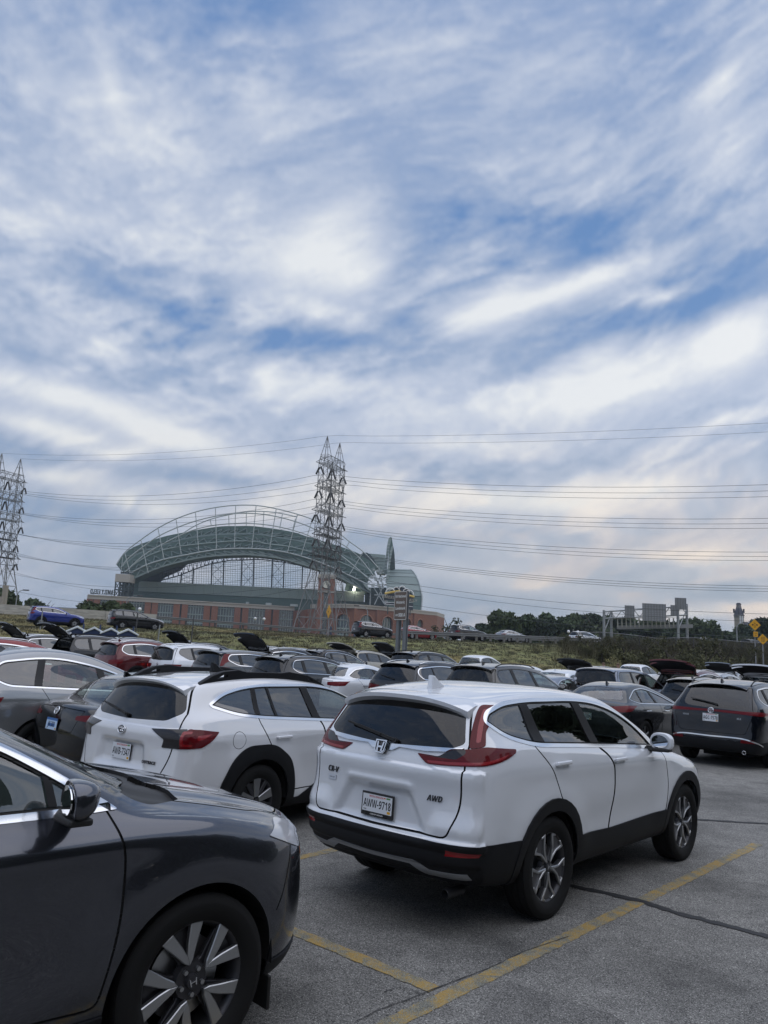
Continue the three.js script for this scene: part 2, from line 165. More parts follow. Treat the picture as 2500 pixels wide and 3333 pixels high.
struct('road_shoulder', ribbonRoad(64.4, 66, -260, 420, roadH, 0.026), concrete);
struct('lane_marking', ribbonRoad(66.4, 66.55, -260, 420, roadH, 0.028), std(0.7, 0.7));
struct('slip_road', ribbonRoad(95.5, 103, -260, 200, rampH, 0.02), roadMat);
// grass blades and weeds
function tuft(n, h, spread, seed, w = 0.02) { const r = rngOf(seed), pos = []; for (let i = 0; i < n; i++) { const a = r() * 6.283, x = (r() - 0.5) * spread, z = (r() - 0.5) * spread, hh = h * (0.55 + 0.6 * r()), lx = (r() - 0.5) * hh * 0.8, lz = (r() - 0.5) * hh * 0.8, c = Math.cos(a) * w, s = Math.sin(a) * w; pos.push(x - c, 0, z - s, x + c, 0, z + s, x + lx, hh, z + lz); if (h > 0.7) for (let k = 0; k < 5; k++) { const f = 0.35 + 0.6 * r(), b = r() * 6.283, q = 0.05 + 0.09 * r(), bx = x + lx * f, bz = z + lz * f, by = hh * f; pos.push(bx, by, bz, bx + Math.cos(b) * q, by + 0.06, bz + Math.sin(b) * q, bx + Math.cos(b + 0.7) * q * 0.8, by - 0.02 + q * 0.5, bz + Math.sin(b + 0.7) * q * 0.8); } } const g = new THREE.BufferGeometry(); g.setAttribute('position', new THREE.Float32BufferAttribute(pos, 3)); g.computeVertexNormals(); const nn = g.attributes.normal; for (let i = 0; i < nn.count; i++) nn.setXYZ(i, nn.getX(i) * 0.4, 0.9, nn.getZ(i) * 0.4); return g; }
function scatter(name, geo, mat, n, seed, where, size, tone) { const m = new THREE.InstancedMesh(geo, mat, n), r = rngOf(seed), o = new THREE.Object3D(), c = new THREE.Color(); let k = 0, tries = 0; while (k < n && tries++ < n * 20) { const q = where(r); if (!q) continue; const [s, t] = q, p = st(s, t, landH(s, t) - 0.03); o.position.copy(p); o.rotation.set(0, r() * 6.283, 0); const sc = size(r, s, t); o.scale.set(sc * (0.8 + 0.4 * r()), sc, sc * (0.8 + 0.4 * r())); o.updateMatrix(); m.setMatrixAt(k, o.matrix); tone(c, r, s, t); m.setColorAt(k, c); k++; } m.count = k; m.name = numbered(name); m.userData.kind = 'stuff'; m.castShadow = m.receiveShadow = true; scene.add(m); return m; }
const bladeMat = new THREE.MeshStandardMaterial({ roughness: 1, side: THREE.DoubleSide });
const greenTone = (c, r, s, t) => { const d = smooth(0.4, 0.62, fbm(s * 0.1 + 9, t * 0.35, 3, 68)), v = 0.8 + 0.35 * r(); c.setRGB(v * lerp(0.1, 0.135, d), v * lerp(0.1, 0.122, d), v * lerp(0.064, 0.078, d)); };
tag(scatter('grass', tuft(26, 0.13, 0.7, 5), bladeMat, 17000, 81, (r) => [lerp(-45, 130, r()), lerp(46, 64.2, r())], (r) => 0.7 + 0.7 * r(), greenTone), 'short dry grass on the bank below the highway', 'grass');
tag(scatter('grass', tuft(24, 0.12, 0.8, 6), bladeMat, 10000, 82, (r) => [lerp(-30, 125, r()), lerp(82, 94, r())], (r) => 0.7 + 0.7 * r(), greenTone), 'mown grass between the highway and the concrete wall', 'grass');
tag(scatter('weeds', tuft(16, 1.15, 0.9, 7, 0.014), bladeMat, 9000, 83, (r) => { const s = lerp(48, 150, r()), t = lerp(51, 64, Math.pow(r(), 0.7)); return r() < smooth(50, 92, s) * (t > 60 ? smooth(60, 100, s) : 1) * (0.3 + 1.3 * smooth(0.38, 0.62, fbm(s * 0.16, t * 0.3, 3, 88))) ? [s, t] : null; }, (r, s, t) => (0.5 + 0.75 * r()) * lerp(0.75, 1.0, smooth(50, 60, t)), (c, r, s, t) => { const v = 0.5 + 0.8 * r(), d = fbm(s * 0.2, t * 0.4, 2, 89); c.setRGB(v * lerp(0.095, 0.15, d), v * lerp(0.1, 0.14, d), v * lerp(0.06, 0.085, d)); }), 'tall grey green weeds covering the bank below the fence', 'weeds');
// ------------------------------------------------------------------ vehicle bodies
// A body is half a cubic B-spline surface (l forward from the rear axle, w to the right, h up) whose rows are rings round the car in plan,
// from the underbody up to the roof ridge; panels, panes and lamps are cut out of it and mirrored.
const bsp = (t) => { const a = t * t, b = a * t; return [(1 - 3 * t + 3 * a - b) / 6, (4 - 6 * a + 3 * b) / 6, (1 + 3 * t + 3 * a - 3 * b) / 6, b / 6]; };
function quadThrough(p) { const [[x0, y0], [x1, y1], [x2, y2]] = p; return (x) => y0 * (x - x1) * (x - x2) / ((x0 - x1) * (x0 - x2)) + y1 * (x - x0) * (x - x2) / ((x1 - x0) * (x1 - x2)) + y2 * (x - x0) * (x - x1) / ((x2 - x0) * (x2 - x1)); }
function carSurface(s, n) {
  const lf = s.wb + s.fo, lr = -s.ro, hw = s.W / 2, mid = (lf + lr) / 2, half = (lf - lr) / 2, gc = s.gc;
  const roof = quadThrough([s.hdr, [s.roofL, s.H], s.rt]);
  const belt = (l) => s.belt + s.beltK * (l - s.beltL) - (s.beltQ || 0) * (l - s.beltL) ** 2;
  const [cl, ch] = s.cowl, [dl, dh] = s.hdr, [rl, rh] = s.rt, lip = s.lip;
  const hoodAt = (t) => lerp(lip + 0.05, ch, Math.pow(t, 0.8)) + Math.sin(Math.PI * clamp(t)) * (s.hoodBulge ?? 0.035);
  const hx = lf - 0.24;
  const F = [[lf - 0.3, gc], [lf - 0.07, gc], [lf - 0.01, gc + 0.16], [lf, (gc + lip) / 2 - 0.04], [lf - 0.015, lip - 0.2], [lf - 0.06, lip - 0.03], [hx, lip + 0.05],
    [lerp(hx, cl, 0.45), hoodAt(0.45)], [lerp(hx, cl, 0.88), hoodAt(0.9)], [cl - 0.03, ch + 0.025], [lerp(cl, dl, 0.5), lerp(ch, dh, 0.5) + 0.04], [dl + 0.06, dh - 0.025], [dl - 0.14, roof(dl - 0.14)], [dl - 0.45, roof(dl - 0.45)], [dl - 0.7, roof(dl - 0.7)]];
  let R;
  if (s.rear === 'sedan') {
    const [tl, th] = s.deck, [bl, bh] = s.bl;
    R = [[lr + 0.3, gc + 0.04], [lr + 0.06, gc + 0.05], [lr + 0.0, gc + 0.2], [lr, (gc + th) / 2], [lr + 0.03, th - 0.2], [tl - 0.02, th - 0.05], [tl + 0.03, th + 0.01], [lerp(tl, bl, 0.5), lerp(th, bh, 0.5) + 0.015], [lerp(tl, bl, 0.9), lerp(th, bh, 0.92) + 0.005],
      [bl + 0.06, bh + 0.02], [lerp(bl, rl, 0.5), lerp(bh, rh, 0.5) + 0.045], [rl - 0.06, rh - 0.02], [rl + 0.14, roof(rl + 0.14)], [rl + 0.45, roof(rl + 0.45)], [rl + 0.7, roof(rl + 0.7)]];
  } else {
    const [gl, gh] = s.gb, bl = s.bumpL ?? lr, tb = s.bumpH ?? gc + 0.36, tg = s.tailMid ?? lerp(lr, gl, 0.35);
    R = [[lr + 0.3, gc + 0.06], [bl + 0.04, gc + 0.07], [bl - 0.005, gc + 0.2], [bl, tb - 0.03], [tg - 0.005, tb + 0.06], [lerp(tg, gl, 0.45) - 0.01, lerp(tb, gh, 0.62)], [gl - 0.02, gh - 0.08], [gl, gh - 0.02], [lerp(gl, rl, 0.1), lerp(gh, rh, 0.1)],
      [lerp(gl, rl, 0.3), lerp(gh, rh, 0.33)], [lerp(gl, rl, 0.62), lerp(gh, rh, 0.66)], [rl - 0.01, rh - 0.02], [rl + 0.1, roof(rl + 0.1)], [rl + 0.4, roof(rl + 0.4)], [rl + 0.65, roof(rl + 0.65)]];
  }
  const beltW = hw - (s.beltIn ?? 0.05), rw = s.railW, rd = s.railDrop ?? 0.075;
  // side rows: [half width, height function]
  const glassH = (l, f) => lerp(belt(l) + 0.02, roof(clamp(l, rl, dl)) - rd, f), glassW = (f) => lerp(beltW - 0.02, rw, f + (s.tumble ?? 0.04) * 4 * f * (1 - f));
  const S = [[hw - 0.28, () => gc - 0.02], [hw - 0.07, () => gc], [hw - 0.03, () => gc + 0.15], [hw - 0.012, () => gc + 0.36], [hw - 0.0, () => s.waist ?? 0.76], [hw + 0.002, (l) => belt(l) - (s.shoulder ?? 0.16)], [beltW + 0.018, (l) => belt(l) - 0.045],
    [beltW, (l) => belt(l) - 0.012], [beltW - 0.012, (l) => belt(l) + 0.012], [glassW(0.25), (l) => glassH(l, 0.25)], [glassW(0.62), (l) => glassH(l, 0.62)], [rw, (l) => glassH(l, 0.97)], [rw - 0.07, (l) => roof(l) - 0.028], [rw * 0.55, (l) => roof(l) - 0.004], [0, (l) => roof(l)]];
  const NR = 15, P = [];
  for (let i = 0; i < NR; i++) {
    const [fl, fh] = F[i], [el, eh] = R[i], [w, hs] = S[i], top = i >= 9, k = top ? (i >= 12 ? 0.5 : 0.75) : 1, ks = (s.sweepF ?? 1) * k, kr = (s.sweepR ?? 1) * (top ? 0.8 : 1);
    const span = fl - el, cap = (x) => Math.min(x, span * 0.22);
    const f3 = top ? 0.2 : 0.3, f4 = top ? 0.42 : 0.68, c4 = fl - cap(f4 * ks), c9 = el + cap((top ? 0.36 : 0.42) * kr);
    const col = [[fl, 0, fh, 0], [fl - cap(0.015 * ks), 0.36 * w, fh, 0], [fl - cap(0.09 * ks), 0.74 * w, fh, 0], [fl - cap(f3 * ks), 0.965 * w, fh, 0.12], [c4, w, fh, top ? 0.75 : 0.6]];
    for (let j = 1; j <= 4; j++) col.push([lerp(c4, c9, j / 5), w, 0, 1]);
    col.push([c9, w, eh, 0.72], [el + cap(0.15 * kr), 0.965 * w, eh, 0.2], [el + cap(0.05 * kr), 0.75 * w, eh, 0], [el + cap(0.01 * kr), 0.37 * w, eh, 0], [el, 0, eh, 0]);
    const crown = i >= 5 && i <= 8 ? (s.crown ?? 0.05) : i >= 12 ? 0.0 : 0.012;
    P.push(col.map(([l, ww, he, t], j) => {
      const r = ww / hw, ends = he - crown * r * r * (j > 8 && s.rear !== 'sedan' ? 0.3 : 1);
      let h = lerp(ends, hs(clamp(l, s.rear === 'sedan' || i < 9 ? -9 : rl, 9)), t);
      if (i >= 12) h = lerp(i === 14 ? roof(l) : i === 13 ? roof(l) - 0.006 : roof(l) - 0.03 * Math.min(1, r * 1.4), i === 12 ? hs(l) : hs(l), t);
      const x = (l - mid) / half; let wt = ww * (1 - (x > 0 ? s.taperF ?? 0.035 : s.taperR ?? 0.03) * x * x * x * x);
      if (i >= 9 && x < 0) wt *= 1 - (s.greenTaper ?? 0.07) * x * x; if (i >= 9 && x > 0) wt *= 1 - 0.02 * x;
      return [l, wt, h];
    }));
  }
  const NC = P[0].length;
  const get = (i, j) => {
    if (i < 0) { const a = get(0, j), b = get(1, j); return [2 * a[0] - b[0], 2 * a[1] - b[1], 2 * a[2] - b[2]]; }
    if (i >= NR) { const a = get(2 * NR - 2 - i, j); return [a[0], -a[1], a[2]]; }
    if (j < 0) { const a = get(i, -j); return [a[0], -a[1], a[2]]; }
    if (j >= NC) { const a = get(i, 2 * NC - 2 - j); return [a[0], -a[1], a[2]]; }
    return P[i][j];
  };
  const nr = (NR - 1) * n + 1, nc = (NC - 1) * n + 1, G = [];
  const rowPts = Array.from({ length: NR + 2 }, (_, i) => Array.from({ length: NC + 2 }, (_, j) => get(i - 1, j - 1)));
  for (let a = 0; a < nr; a++) {
    const i = Math.min(NR - 2, Math.floor(a / n)), bi = bsp(a / n - i), row = [];
    for (let b = 0; b < nc; b++) {
      const j = Math.min(NC - 2, Math.floor(b / n)), bj = bsp(b / n - j), o = [0, 0, 0];
      for (let p = 0; p < 4; p++) for (let q = 0; q < 4; q++) { const c = bi[p] * bj[q], v = rowPts[i + p][j + q]; o[0] += c * v[0]; o[1] += c * v[1]; o[2] += c * v[2]; }
      if (b === 0 || b === nc - 1 || a === nr - 1) o[1] = 0;
      row.push(o);
    }
    G.push(row);
  }
  const normals = () => {
    const N = G.map((r) => r.map(() => [0, 0, 0]));
    for (let a = 0; a < nr; a++) for (let b = 0; b < nc; b++) {
      const u0 = G[Math.max(0, a - 1)][b], u1 = G[Math.min(nr - 1, a + 1)][b], v0 = G[a][Math.max(0, b - 1)], v1 = G[a][Math.min(nc - 1, b + 1)];
      const du = [u1[0] - u0[0], u1[1] - u0[1], u1[2] - u0[2]], dv = [v1[0] - v0[0], v1[1] - v0[1], v1[2] - v0[2]];
      if (b === 0 || b === nc - 1) { dv[0] = 0; dv[2] = 0; dv[1] = b === 0 ? 1 : -1; }
      if (a === nr - 1) { du[0] = 0; du[2] = 0; du[1] = -1; }
      let x = du[1] * dv[2] - du[2] * dv[1], y = du[2] * dv[0] - du[0] * dv[2], z = du[0] * dv[1] - du[1] * dv[0];
      const m = Math.hypot(x, y, z) || 1; N[a][b] = [-x / m, -y / m, -z / m];
    }
    return N;
  };
  let N = normals();
  // make the normals point out (test on the side)
  const probe = N[Math.floor(nr * 0.35)][Math.floor(nc / 2)], sg = probe[1] < 0 ? -1 : 1;
  if (s.disp) {
    const D = G.map((r, a) => r.map((p, b) => { const q = N[a][b], d = s.disp(p[0], p[1], p[2], q[0] * sg, q[1] * sg, q[2] * sg); return [p[0] + q[0] * sg * d, b === 0 || b === nc - 1 || a === nr - 1 ? 0 : p[1] + q[1] * sg * d, p[2] + q[2] * sg * d]; }));
    for (let a = 0; a < nr; a++) G[a] = D[a];
    N = normals();
  }
  const sr = G.map((r) => { const o = new Array(nc).fill(0); for (let b = nc - 2; b >= 0; b--) o[b] = o[b + 1] + Math.hypot(r[b][0] - r[b + 1][0], r[b][1] - r[b + 1][1]); return o; });
  const sf = G.map((r) => { const o = new Array(nc).fill(0); for (let b = 1; b < nc; b++) o[b] = o[b - 1] + Math.hypot(r[b][0] - r[b - 1][0], r[b][1] - r[b - 1][1]); return o; });
  const V = G.map((r, a) => r.map((p, b) => [p[0], p[1], p[2], N[a][b][0] * sg, N[a][b][1] * sg, N[a][b][2] * sg, sr[a][b], sf[a][b], a / n]));
  const tris = [];
  const push = (x, y, z) => { // counter-clockwise seen from outside, in three's axes (w, h, -l)
    const ux = y[1] - x[1], uy = y[2] - x[2], uz = -(y[0] - x[0]), vx = z[1] - x[1], vy = z[2] - x[2], vz = -(z[0] - x[0]);
    const nx = uy * vz - uz * vy, ny = uz * vx - ux * vz, nz = ux * vy - uy * vx; if (nx * nx + ny * ny + nz * nz < 1e-14) return;
    tris.push(nx * x[4] + ny * x[5] - nz * x[3] + nx * y[4] + ny * y[5] - nz * y[3] < 0 ? [x, z, y] : [x, y, z]);
  };
  for (let a = 0; a < nr - 1; a++) for (let b = 0; b < nc - 1; b++) { push(V[a][b], V[a + 1][b], V[a + 1][b + 1]); push(V[a][b], V[a + 1][b + 1], V[a][b + 1]); }
  return { tris, roof, belt };
}
const VIEW = { side: (v) => [v[0], v[2]], rear: (v) => [v[1], v[2]], top: (v) => [v[0], v[1]], wrapR: (v) => [v[6], v[2]], wrapF: (v) => [v[7], v[2]] };
const avg = (t, i) => (t[0][i] + t[1][i] + t[2][i]) / 3;
const MASK = { side: (t) => avg(t, 4) > 0.45, any: () => true, rear: (t) => avg(t, 3) < -0.2, front: (t) => avg(t, 3) > 0.08 && avg(t, 8) > 8, up: (t) => avg(t, 5) > 0.5, rearhalf: (t) => avg(t, 0) < 1, fronthalf: (t) => avg(t, 0) > 1, low: (t) => avg(t, 8) < 8.5, sidelow: (t) => avg(t, 4) > 0.25 && avg(t, 8) < 9 };
function inPoly(p, x, y) { let c = false; for (let i = 0, j = p.length - 1; i < p.length; j = i++) if (p[i][1] > y !== p[j][1] > y && x < ((p[j][0] - p[i][0]) * (y - p[i][1])) / (p[j][1] - p[i][1]) + p[i][0]) c = !c; return c; }
function rpoly(pts, r = 0.05, seg = 5) { // rounds the corners; a point may carry its own radius
  const out = [], n = pts.length;
  for (let i = 0; i < n; i++) {
    const p = pts[i], a = pts[(i + n - 1) % n], b = pts[(i + 1) % n], rr = p[2] ?? r, da = Math.hypot(a[0] - p[0], a[1] - p[1]), db = Math.hypot(b[0] - p[0], b[1] - p[1]), d = Math.min(rr, da * 0.48, db * 0.48);
    if (d < 1e-4) { out.push([p[0], p[1]]); continue; }
    const A = [p[0] + (a[0] - p[0]) * d / da, p[1] + (a[1] - p[1]) * d / da], B = [p[0] + (b[0] - p[0]) * d / db, p[1] + (b[1] - p[1]) * d / db];
    for (let k = 0; k <= seg; k++) { const t = k / seg, u = 1 - t; out.push([u * u * A[0] + 2 * u * t * p[0] + t * t * B[0], u * u * A[1] + 2 * u * t * p[1] + t * t * B[1]]); }
  }
  return out;
}
function area(p) { let a = 0; for (let i = 0, j = p.length - 1; i < p.length; j = i++) a += (p[j][0] - p[i][0]) * (p[j][1] + p[i][1]); return a; }
function grow(p, d) { // offsets a polygon outwards
  const s = area(p) > 0 ? 1 : -1, n = p.length;
  return p.map((q, i) => { const a = p[(i + n - 1) % n], b = p[(i + 1) % n]; let x1 = q[1] - a[1], y1 = a[0] - q[0], x2 = b[1] - q[1], y2 = q[0] - b[0]; const m1 = Math.hypot(x1, y1) || 1, m2 = Math.hypot(x2, y2) || 1; x1 /= m1; y1 /= m1; x2 /= m2; y2 /= m2; let x = x1 + x2, y = y1 + y2; const m = Math.hypot(x, y) || 1; x /= m; y /= m; const c = Math.max(0.5, x * x1 + y * y1); return [q[0] + (s * x * d) / c, q[1] + (s * y * d) / c]; });
}
function ribbon(line, w) { const L = [], R = []; line.forEach((p, i) => { const a = line[Math.max(0, i - 1)], b = line[Math.min(line.length - 1, i + 1)], m = Math.hypot(b[0] - a[0], b[1] - a[1]), x = (-(b[1] - a[1]) / m) * w / 2, y = ((b[0] - a[0]) / m) * w / 2; L.push([p[0] + x, p[1] + y]); R.push([p[0] - x, p[1] - y]); }); return L.concat(R.reverse()); }
function curve2(pts, seg = 8) { const c = new THREE.SplineCurve(pts.map((p) => new THREE.Vector2(...p))); return c.getPoints(seg * (pts.length - 1)).map((p) => [p.x, p.y]); }
function cutTris(tris, poly, view, mask) {
  const P = VIEW[view], inside = [], outside = [];
  let bx0 = 1e9, by0 = 1e9, bx1 = -1e9, by1 = -1e9; for (const p of poly) { bx0 = Math.min(bx0, p[0]); bx1 = Math.max(bx1, p[0]); by0 = Math.min(by0, p[1]); by1 = Math.max(by1, p[1]); }
  const M = typeof mask === 'function' ? mask : MASK[mask || 'any'];
  for (const t of tris) {
    const q = t.map(P), x0 = Math.min(q[0][0], q[1][0], q[2][0]), x1 = Math.max(q[0][0], q[1][0], q[2][0]), y0 = Math.min(q[0][1], q[1][1], q[2][1]), y1 = Math.max(q[0][1], q[1][1], q[2][1]);
    if (x1 < bx0 || x0 > bx1 || y1 < by0 || y0 > by1 || !M(t)) { outside.push(t); continue; }
    let list = [t];
    for (let i = 0, j = poly.length - 1; i < poly.length; j = i++) {
      const a = poly[j], b = poly[i], ex0 = Math.min(a[0], b[0]) - 1e-4, ex1 = Math.max(a[0], b[0]) + 1e-4, ey0 = Math.min(a[1], b[1]) - 1e-4, ey1 = Math.max(a[1], b[1]) + 1e-4;
      if (x1 < ex0 || x0 > ex1 || y1 < ey0 || y0 > ey1) continue;
      const nx = b[1] - a[1], ny = a[0] - b[0], m = Math.hypot(nx, ny) || 1, next = [];
      for (const u of list) {
        const d = u.map((v) => { const p = P(v); return ((p[0] - a[0]) * nx + (p[1] - a[1]) * ny) / m; });
        if ((d[0] < 1e-6 && d[1] < 1e-6 && d[2] < 1e-6) || (d[0] > -1e-6 && d[1] > -1e-6 && d[2] > -1e-6)) { next.push(u); continue; }
        const pos = [], neg = [];
        for (let k = 0; k < 3; k++) {
          const A = u[k], B = u[(k + 1) % 3], da = d[k], db = d[(k + 1) % 3];
          if (da >= -1e-6) pos.push(A); if (da <= 1e-6) neg.push(A);
          if ((da > 1e-6 && db < -1e-6) || (da < -1e-6 && db > 1e-6)) { const f = da / (da - db), c = A.map((v, c2) => v + (B[c2] - v) * f); pos.push(c); neg.push(c); }
        }
        for (const g of [pos, neg]) for (let k = 1; k + 1 < g.length; k++) next.push([g[0], g[k], g[k + 1]]);
      }
      list = next;
    }
    for (const u of list) { const c = P([0, 1, 2, 3, 4, 5, 6, 7, 8].map((k) => avg(u, k))); (inPoly(poly, c[0], c[1]) ? inside : outside).push(u); }
  }
  return [inside, outside];
}
// triangles of half a car -> geometry. side: 'both' merges the mirror half, 'right' / 'left' one half. off moves along the normal and closes the rim.
function triGeo(tris, wb, side = 'both', off = 0, pivot = [0, 0, 0], flip = false, mode = 'all') {
  const pos = [], nor = [], uv = [];
  const put = (v, d, s, n) => { const nn = n || [v[3], v[4], v[5]], l = v[0] + v[3] * d, w = v[1] + v[4] * d, h = v[2] + v[5] * d; pos.push(s * w - pivot[1], h - pivot[2], -(l - wb / 2) + pivot[0]); const f = flip ? -1 : 1; nor.push(f * s * nn[1], f * nn[2], -f * nn[0]); uv.push(l, Math.abs(nn[1]) > 0.6 ? h : w); };
  for (const s of side === 'both' ? [1, -1] : side === 'right' ? [1] : [-1]) {
    if (mode !== 'rim') for (const t of tris) for (const k of (s > 0) !== flip ? [0, 1, 2] : [0, 2, 1]) put(t[k], off, s);
    if (off && mode !== 'face') {
      const key = (v) => Math.round(v[0] * 2e4) + ',' + Math.round(v[1] * 2e4) + ',' + Math.round(v[2] * 2e4), E = new Map();
      for (const t of tris) for (let k = 0; k < 3; k++) { const a = t[k], b = t[(k + 1) % 3], ka = key(a), kb = key(b), r = kb + '|' + ka; if (E.has(r)) E.delete(r); else E.set(ka + '|' + kb, [a, b]); }
      for (const [a, b] of E.values()) {
        if (a[1] < 1e-4 && b[1] < 1e-4) continue;
        const e = [b[0] - a[0], b[1] - a[1], b[2] - a[2]], m = [(a[3] + b[3]) / 2, (a[4] + b[4]) / 2, (a[5] + b[5]) / 2];
        // outward across the rim: in (l,w,h) handedness is mirrored, so e x n
        let n = [m[1] * e[2] - m[2] * e[1], m[2] * e[0] - m[0] * e[2], m[0] * e[1] - m[1] * e[0]]; const q = Math.hypot(...n) || 1; n = n.map((x) => x / q); if (off < 0) n = n.map((x) => -x);
        const quad = [[a, 0], [b, 0], [b, off], [a, 0], [b, off], [a, off]]; const ord = s > 0 ? [0, 1, 2, 3, 4, 5] : [0, 2, 1, 3, 5, 4];
        for (const k of ord) put(quad[k][0], quad[k][1], s, n);
      }
    }
  }
  const g = new THREE.BufferGeometry(); g.setAttribute('position', new THREE.Float32BufferAttribute(pos, 3)); g.setAttribute('normal', new THREE.Float32BufferAttribute(nor, 3)); g.setAttribute('uv', new THREE.Float32BufferAttribute(uv, 2)); return g;
}
const CM = { // vehicle materials
  chrome: std([0.75, 0.76, 0.78], 0.12, { metalness: 1 }), black: std(0.012, 0.55), gloss: phys(0.006, 0.12, { clearcoat: 1, clearcoatRoughness: 0.05 }), clad: phys([0.0085, 0.009, 0.0105], 0.55, { specularIntensity: 0.5 }), seam: std(0.006, 0.9),
  rubber: phys(0.009, 0.75, { specularIntensity: 0.5 }), liner: std(0.006, 0.95), silver: std([0.3, 0.305, 0.315], 0.4, { metalness: 0.4 }), rim: std([0.42, 0.43, 0.44], 0.3, { metalness: 0.9 }), rimDark: std([0.05, 0.05, 0.055], 0.4, { metalness: 0.5 }),
  redLit: phys([0.26, 0.008, 0.012], 0.25, { clearcoat: 0.45, clearcoatRoughness: 0.02 }),
  rearPane: phys([0.05, 0.052, 0.052], 0.0, { transmission: 1, thickness: 0, ior: 1.6 }), lamp: phys([0.45, 0.46, 0.48], 0.12, { clearcoat: 1, clearcoatRoughness: 0.02 }),
  privacy: phys([0.06, 0.065, 0.065], 0.0, { transmission: 1, thickness: 0, ior: 2.2 }), tint: phys([0.56, 0.63, 0.60], 0.0, { transmission: 1, thickness: 0, ior: 2.1 }), dark: phys([0.004, 0.0045, 0.005], 0.03, { ior: 1.85 }),
  red: phys([0.13, 0.004, 0.007], 0.3, { specularIntensity: 0.2, clearcoat: 0.45, clearcoatRoughness: 0.02 }), redDeep: phys([0.105, 0.003, 0.006], 0.3, { specularIntensity: 0.2, clearcoat: 0.45, clearcoatRoughness: 0.02 }), smoke: phys([0.016, 0.014, 0.016], 0.3, { specularIntensity: 0.2, clearcoat: 1, clearcoatRoughness: 0.02 }), lit: std([0.6, 0.02, 0.02], 0.4, { emissive: new THREE.Color(1, 0.05, 0.04), emissiveIntensity: 0.75 }),
  lens: phys([0.46, 0.47, 0.49], 0.12, { metalness: 0.3, clearcoat: 1, clearcoatRoughness: 0.02 }), amber: phys([0.5, 0.13, 0.02], 0.1, { clearcoat: 1 }), seat: std([0.03, 0.03, 0.032], 0.8), seatTan: std([0.18, 0.16, 0.13], 0.8), trim: std([0.02, 0.02, 0.021], 0.85), head: std([0.16, 0.16, 0.155], 0.95), mirror: std([0.8, 0.82, 0.84], 0.02, { metalness: 1 }), plateEdge: std(0.02, 0.5), white: std(0.7, 0.6),
};
function paint(color, metal = 0.0, rough = 0.16) { return phys(color, rough, { metalness: metal, specularIntensity: 0.35, clearcoat: 1, clearcoatRoughness: 0.02 }); }
function tyreGeo(R, rr, w) {
  const b = w / 2, p = [[rr - 0.012, -b * 0.7], [rr + 0.006, -b * 0.82], [rr + 0.03, -b * 0.97], [(R + rr) / 2 + 0.012, -b], [R - 0.035, -b * 0.96], [R - 0.012, -b * 0.88], [R, -b * 0.74]];
  for (const x of [-0.48, -0.16, 0.16, 0.48]) p.push([R, (x - 0.035) * b * 1.5], [R - 0.009, (x - 0.03) * b * 1.5], [R - 0.009, (x + 0.03) * b * 1.5], [R, (x + 0.035) * b * 1.5]);
  p.push([R, b * 0.74], [R - 0.012, b * 0.88], [R - 0.035, b * 0.96], [(R + rr) / 2 + 0.012, b], [rr + 0.03, b * 0.97], [rr + 0.006, b * 0.82], [rr - 0.012, b * 0.7]);
  const g = new THREE.LatheGeometry(p.map(([r, y]) => new THREE.Vector2(r, y)), 48); g.rotateZ(-Math.PI / 2); return g;
}
function spokeGeo(shapePts, depth, bevel = 0.004) { const sh = new THREE.Shape(shapePts.map((p) => new THREE.Vector2(...p))); const g = new THREE.ExtrudeGeometry(sh, { depth, bevelEnabled: true, bevelThickness: bevel, bevelSize: bevel, bevelSegments: 1, curveSegments: 6 }); g.rotateY(Math.PI / 2); return g; }
const polar = (r, a) => [r * Math.sin(a), r * Math.cos(a)];
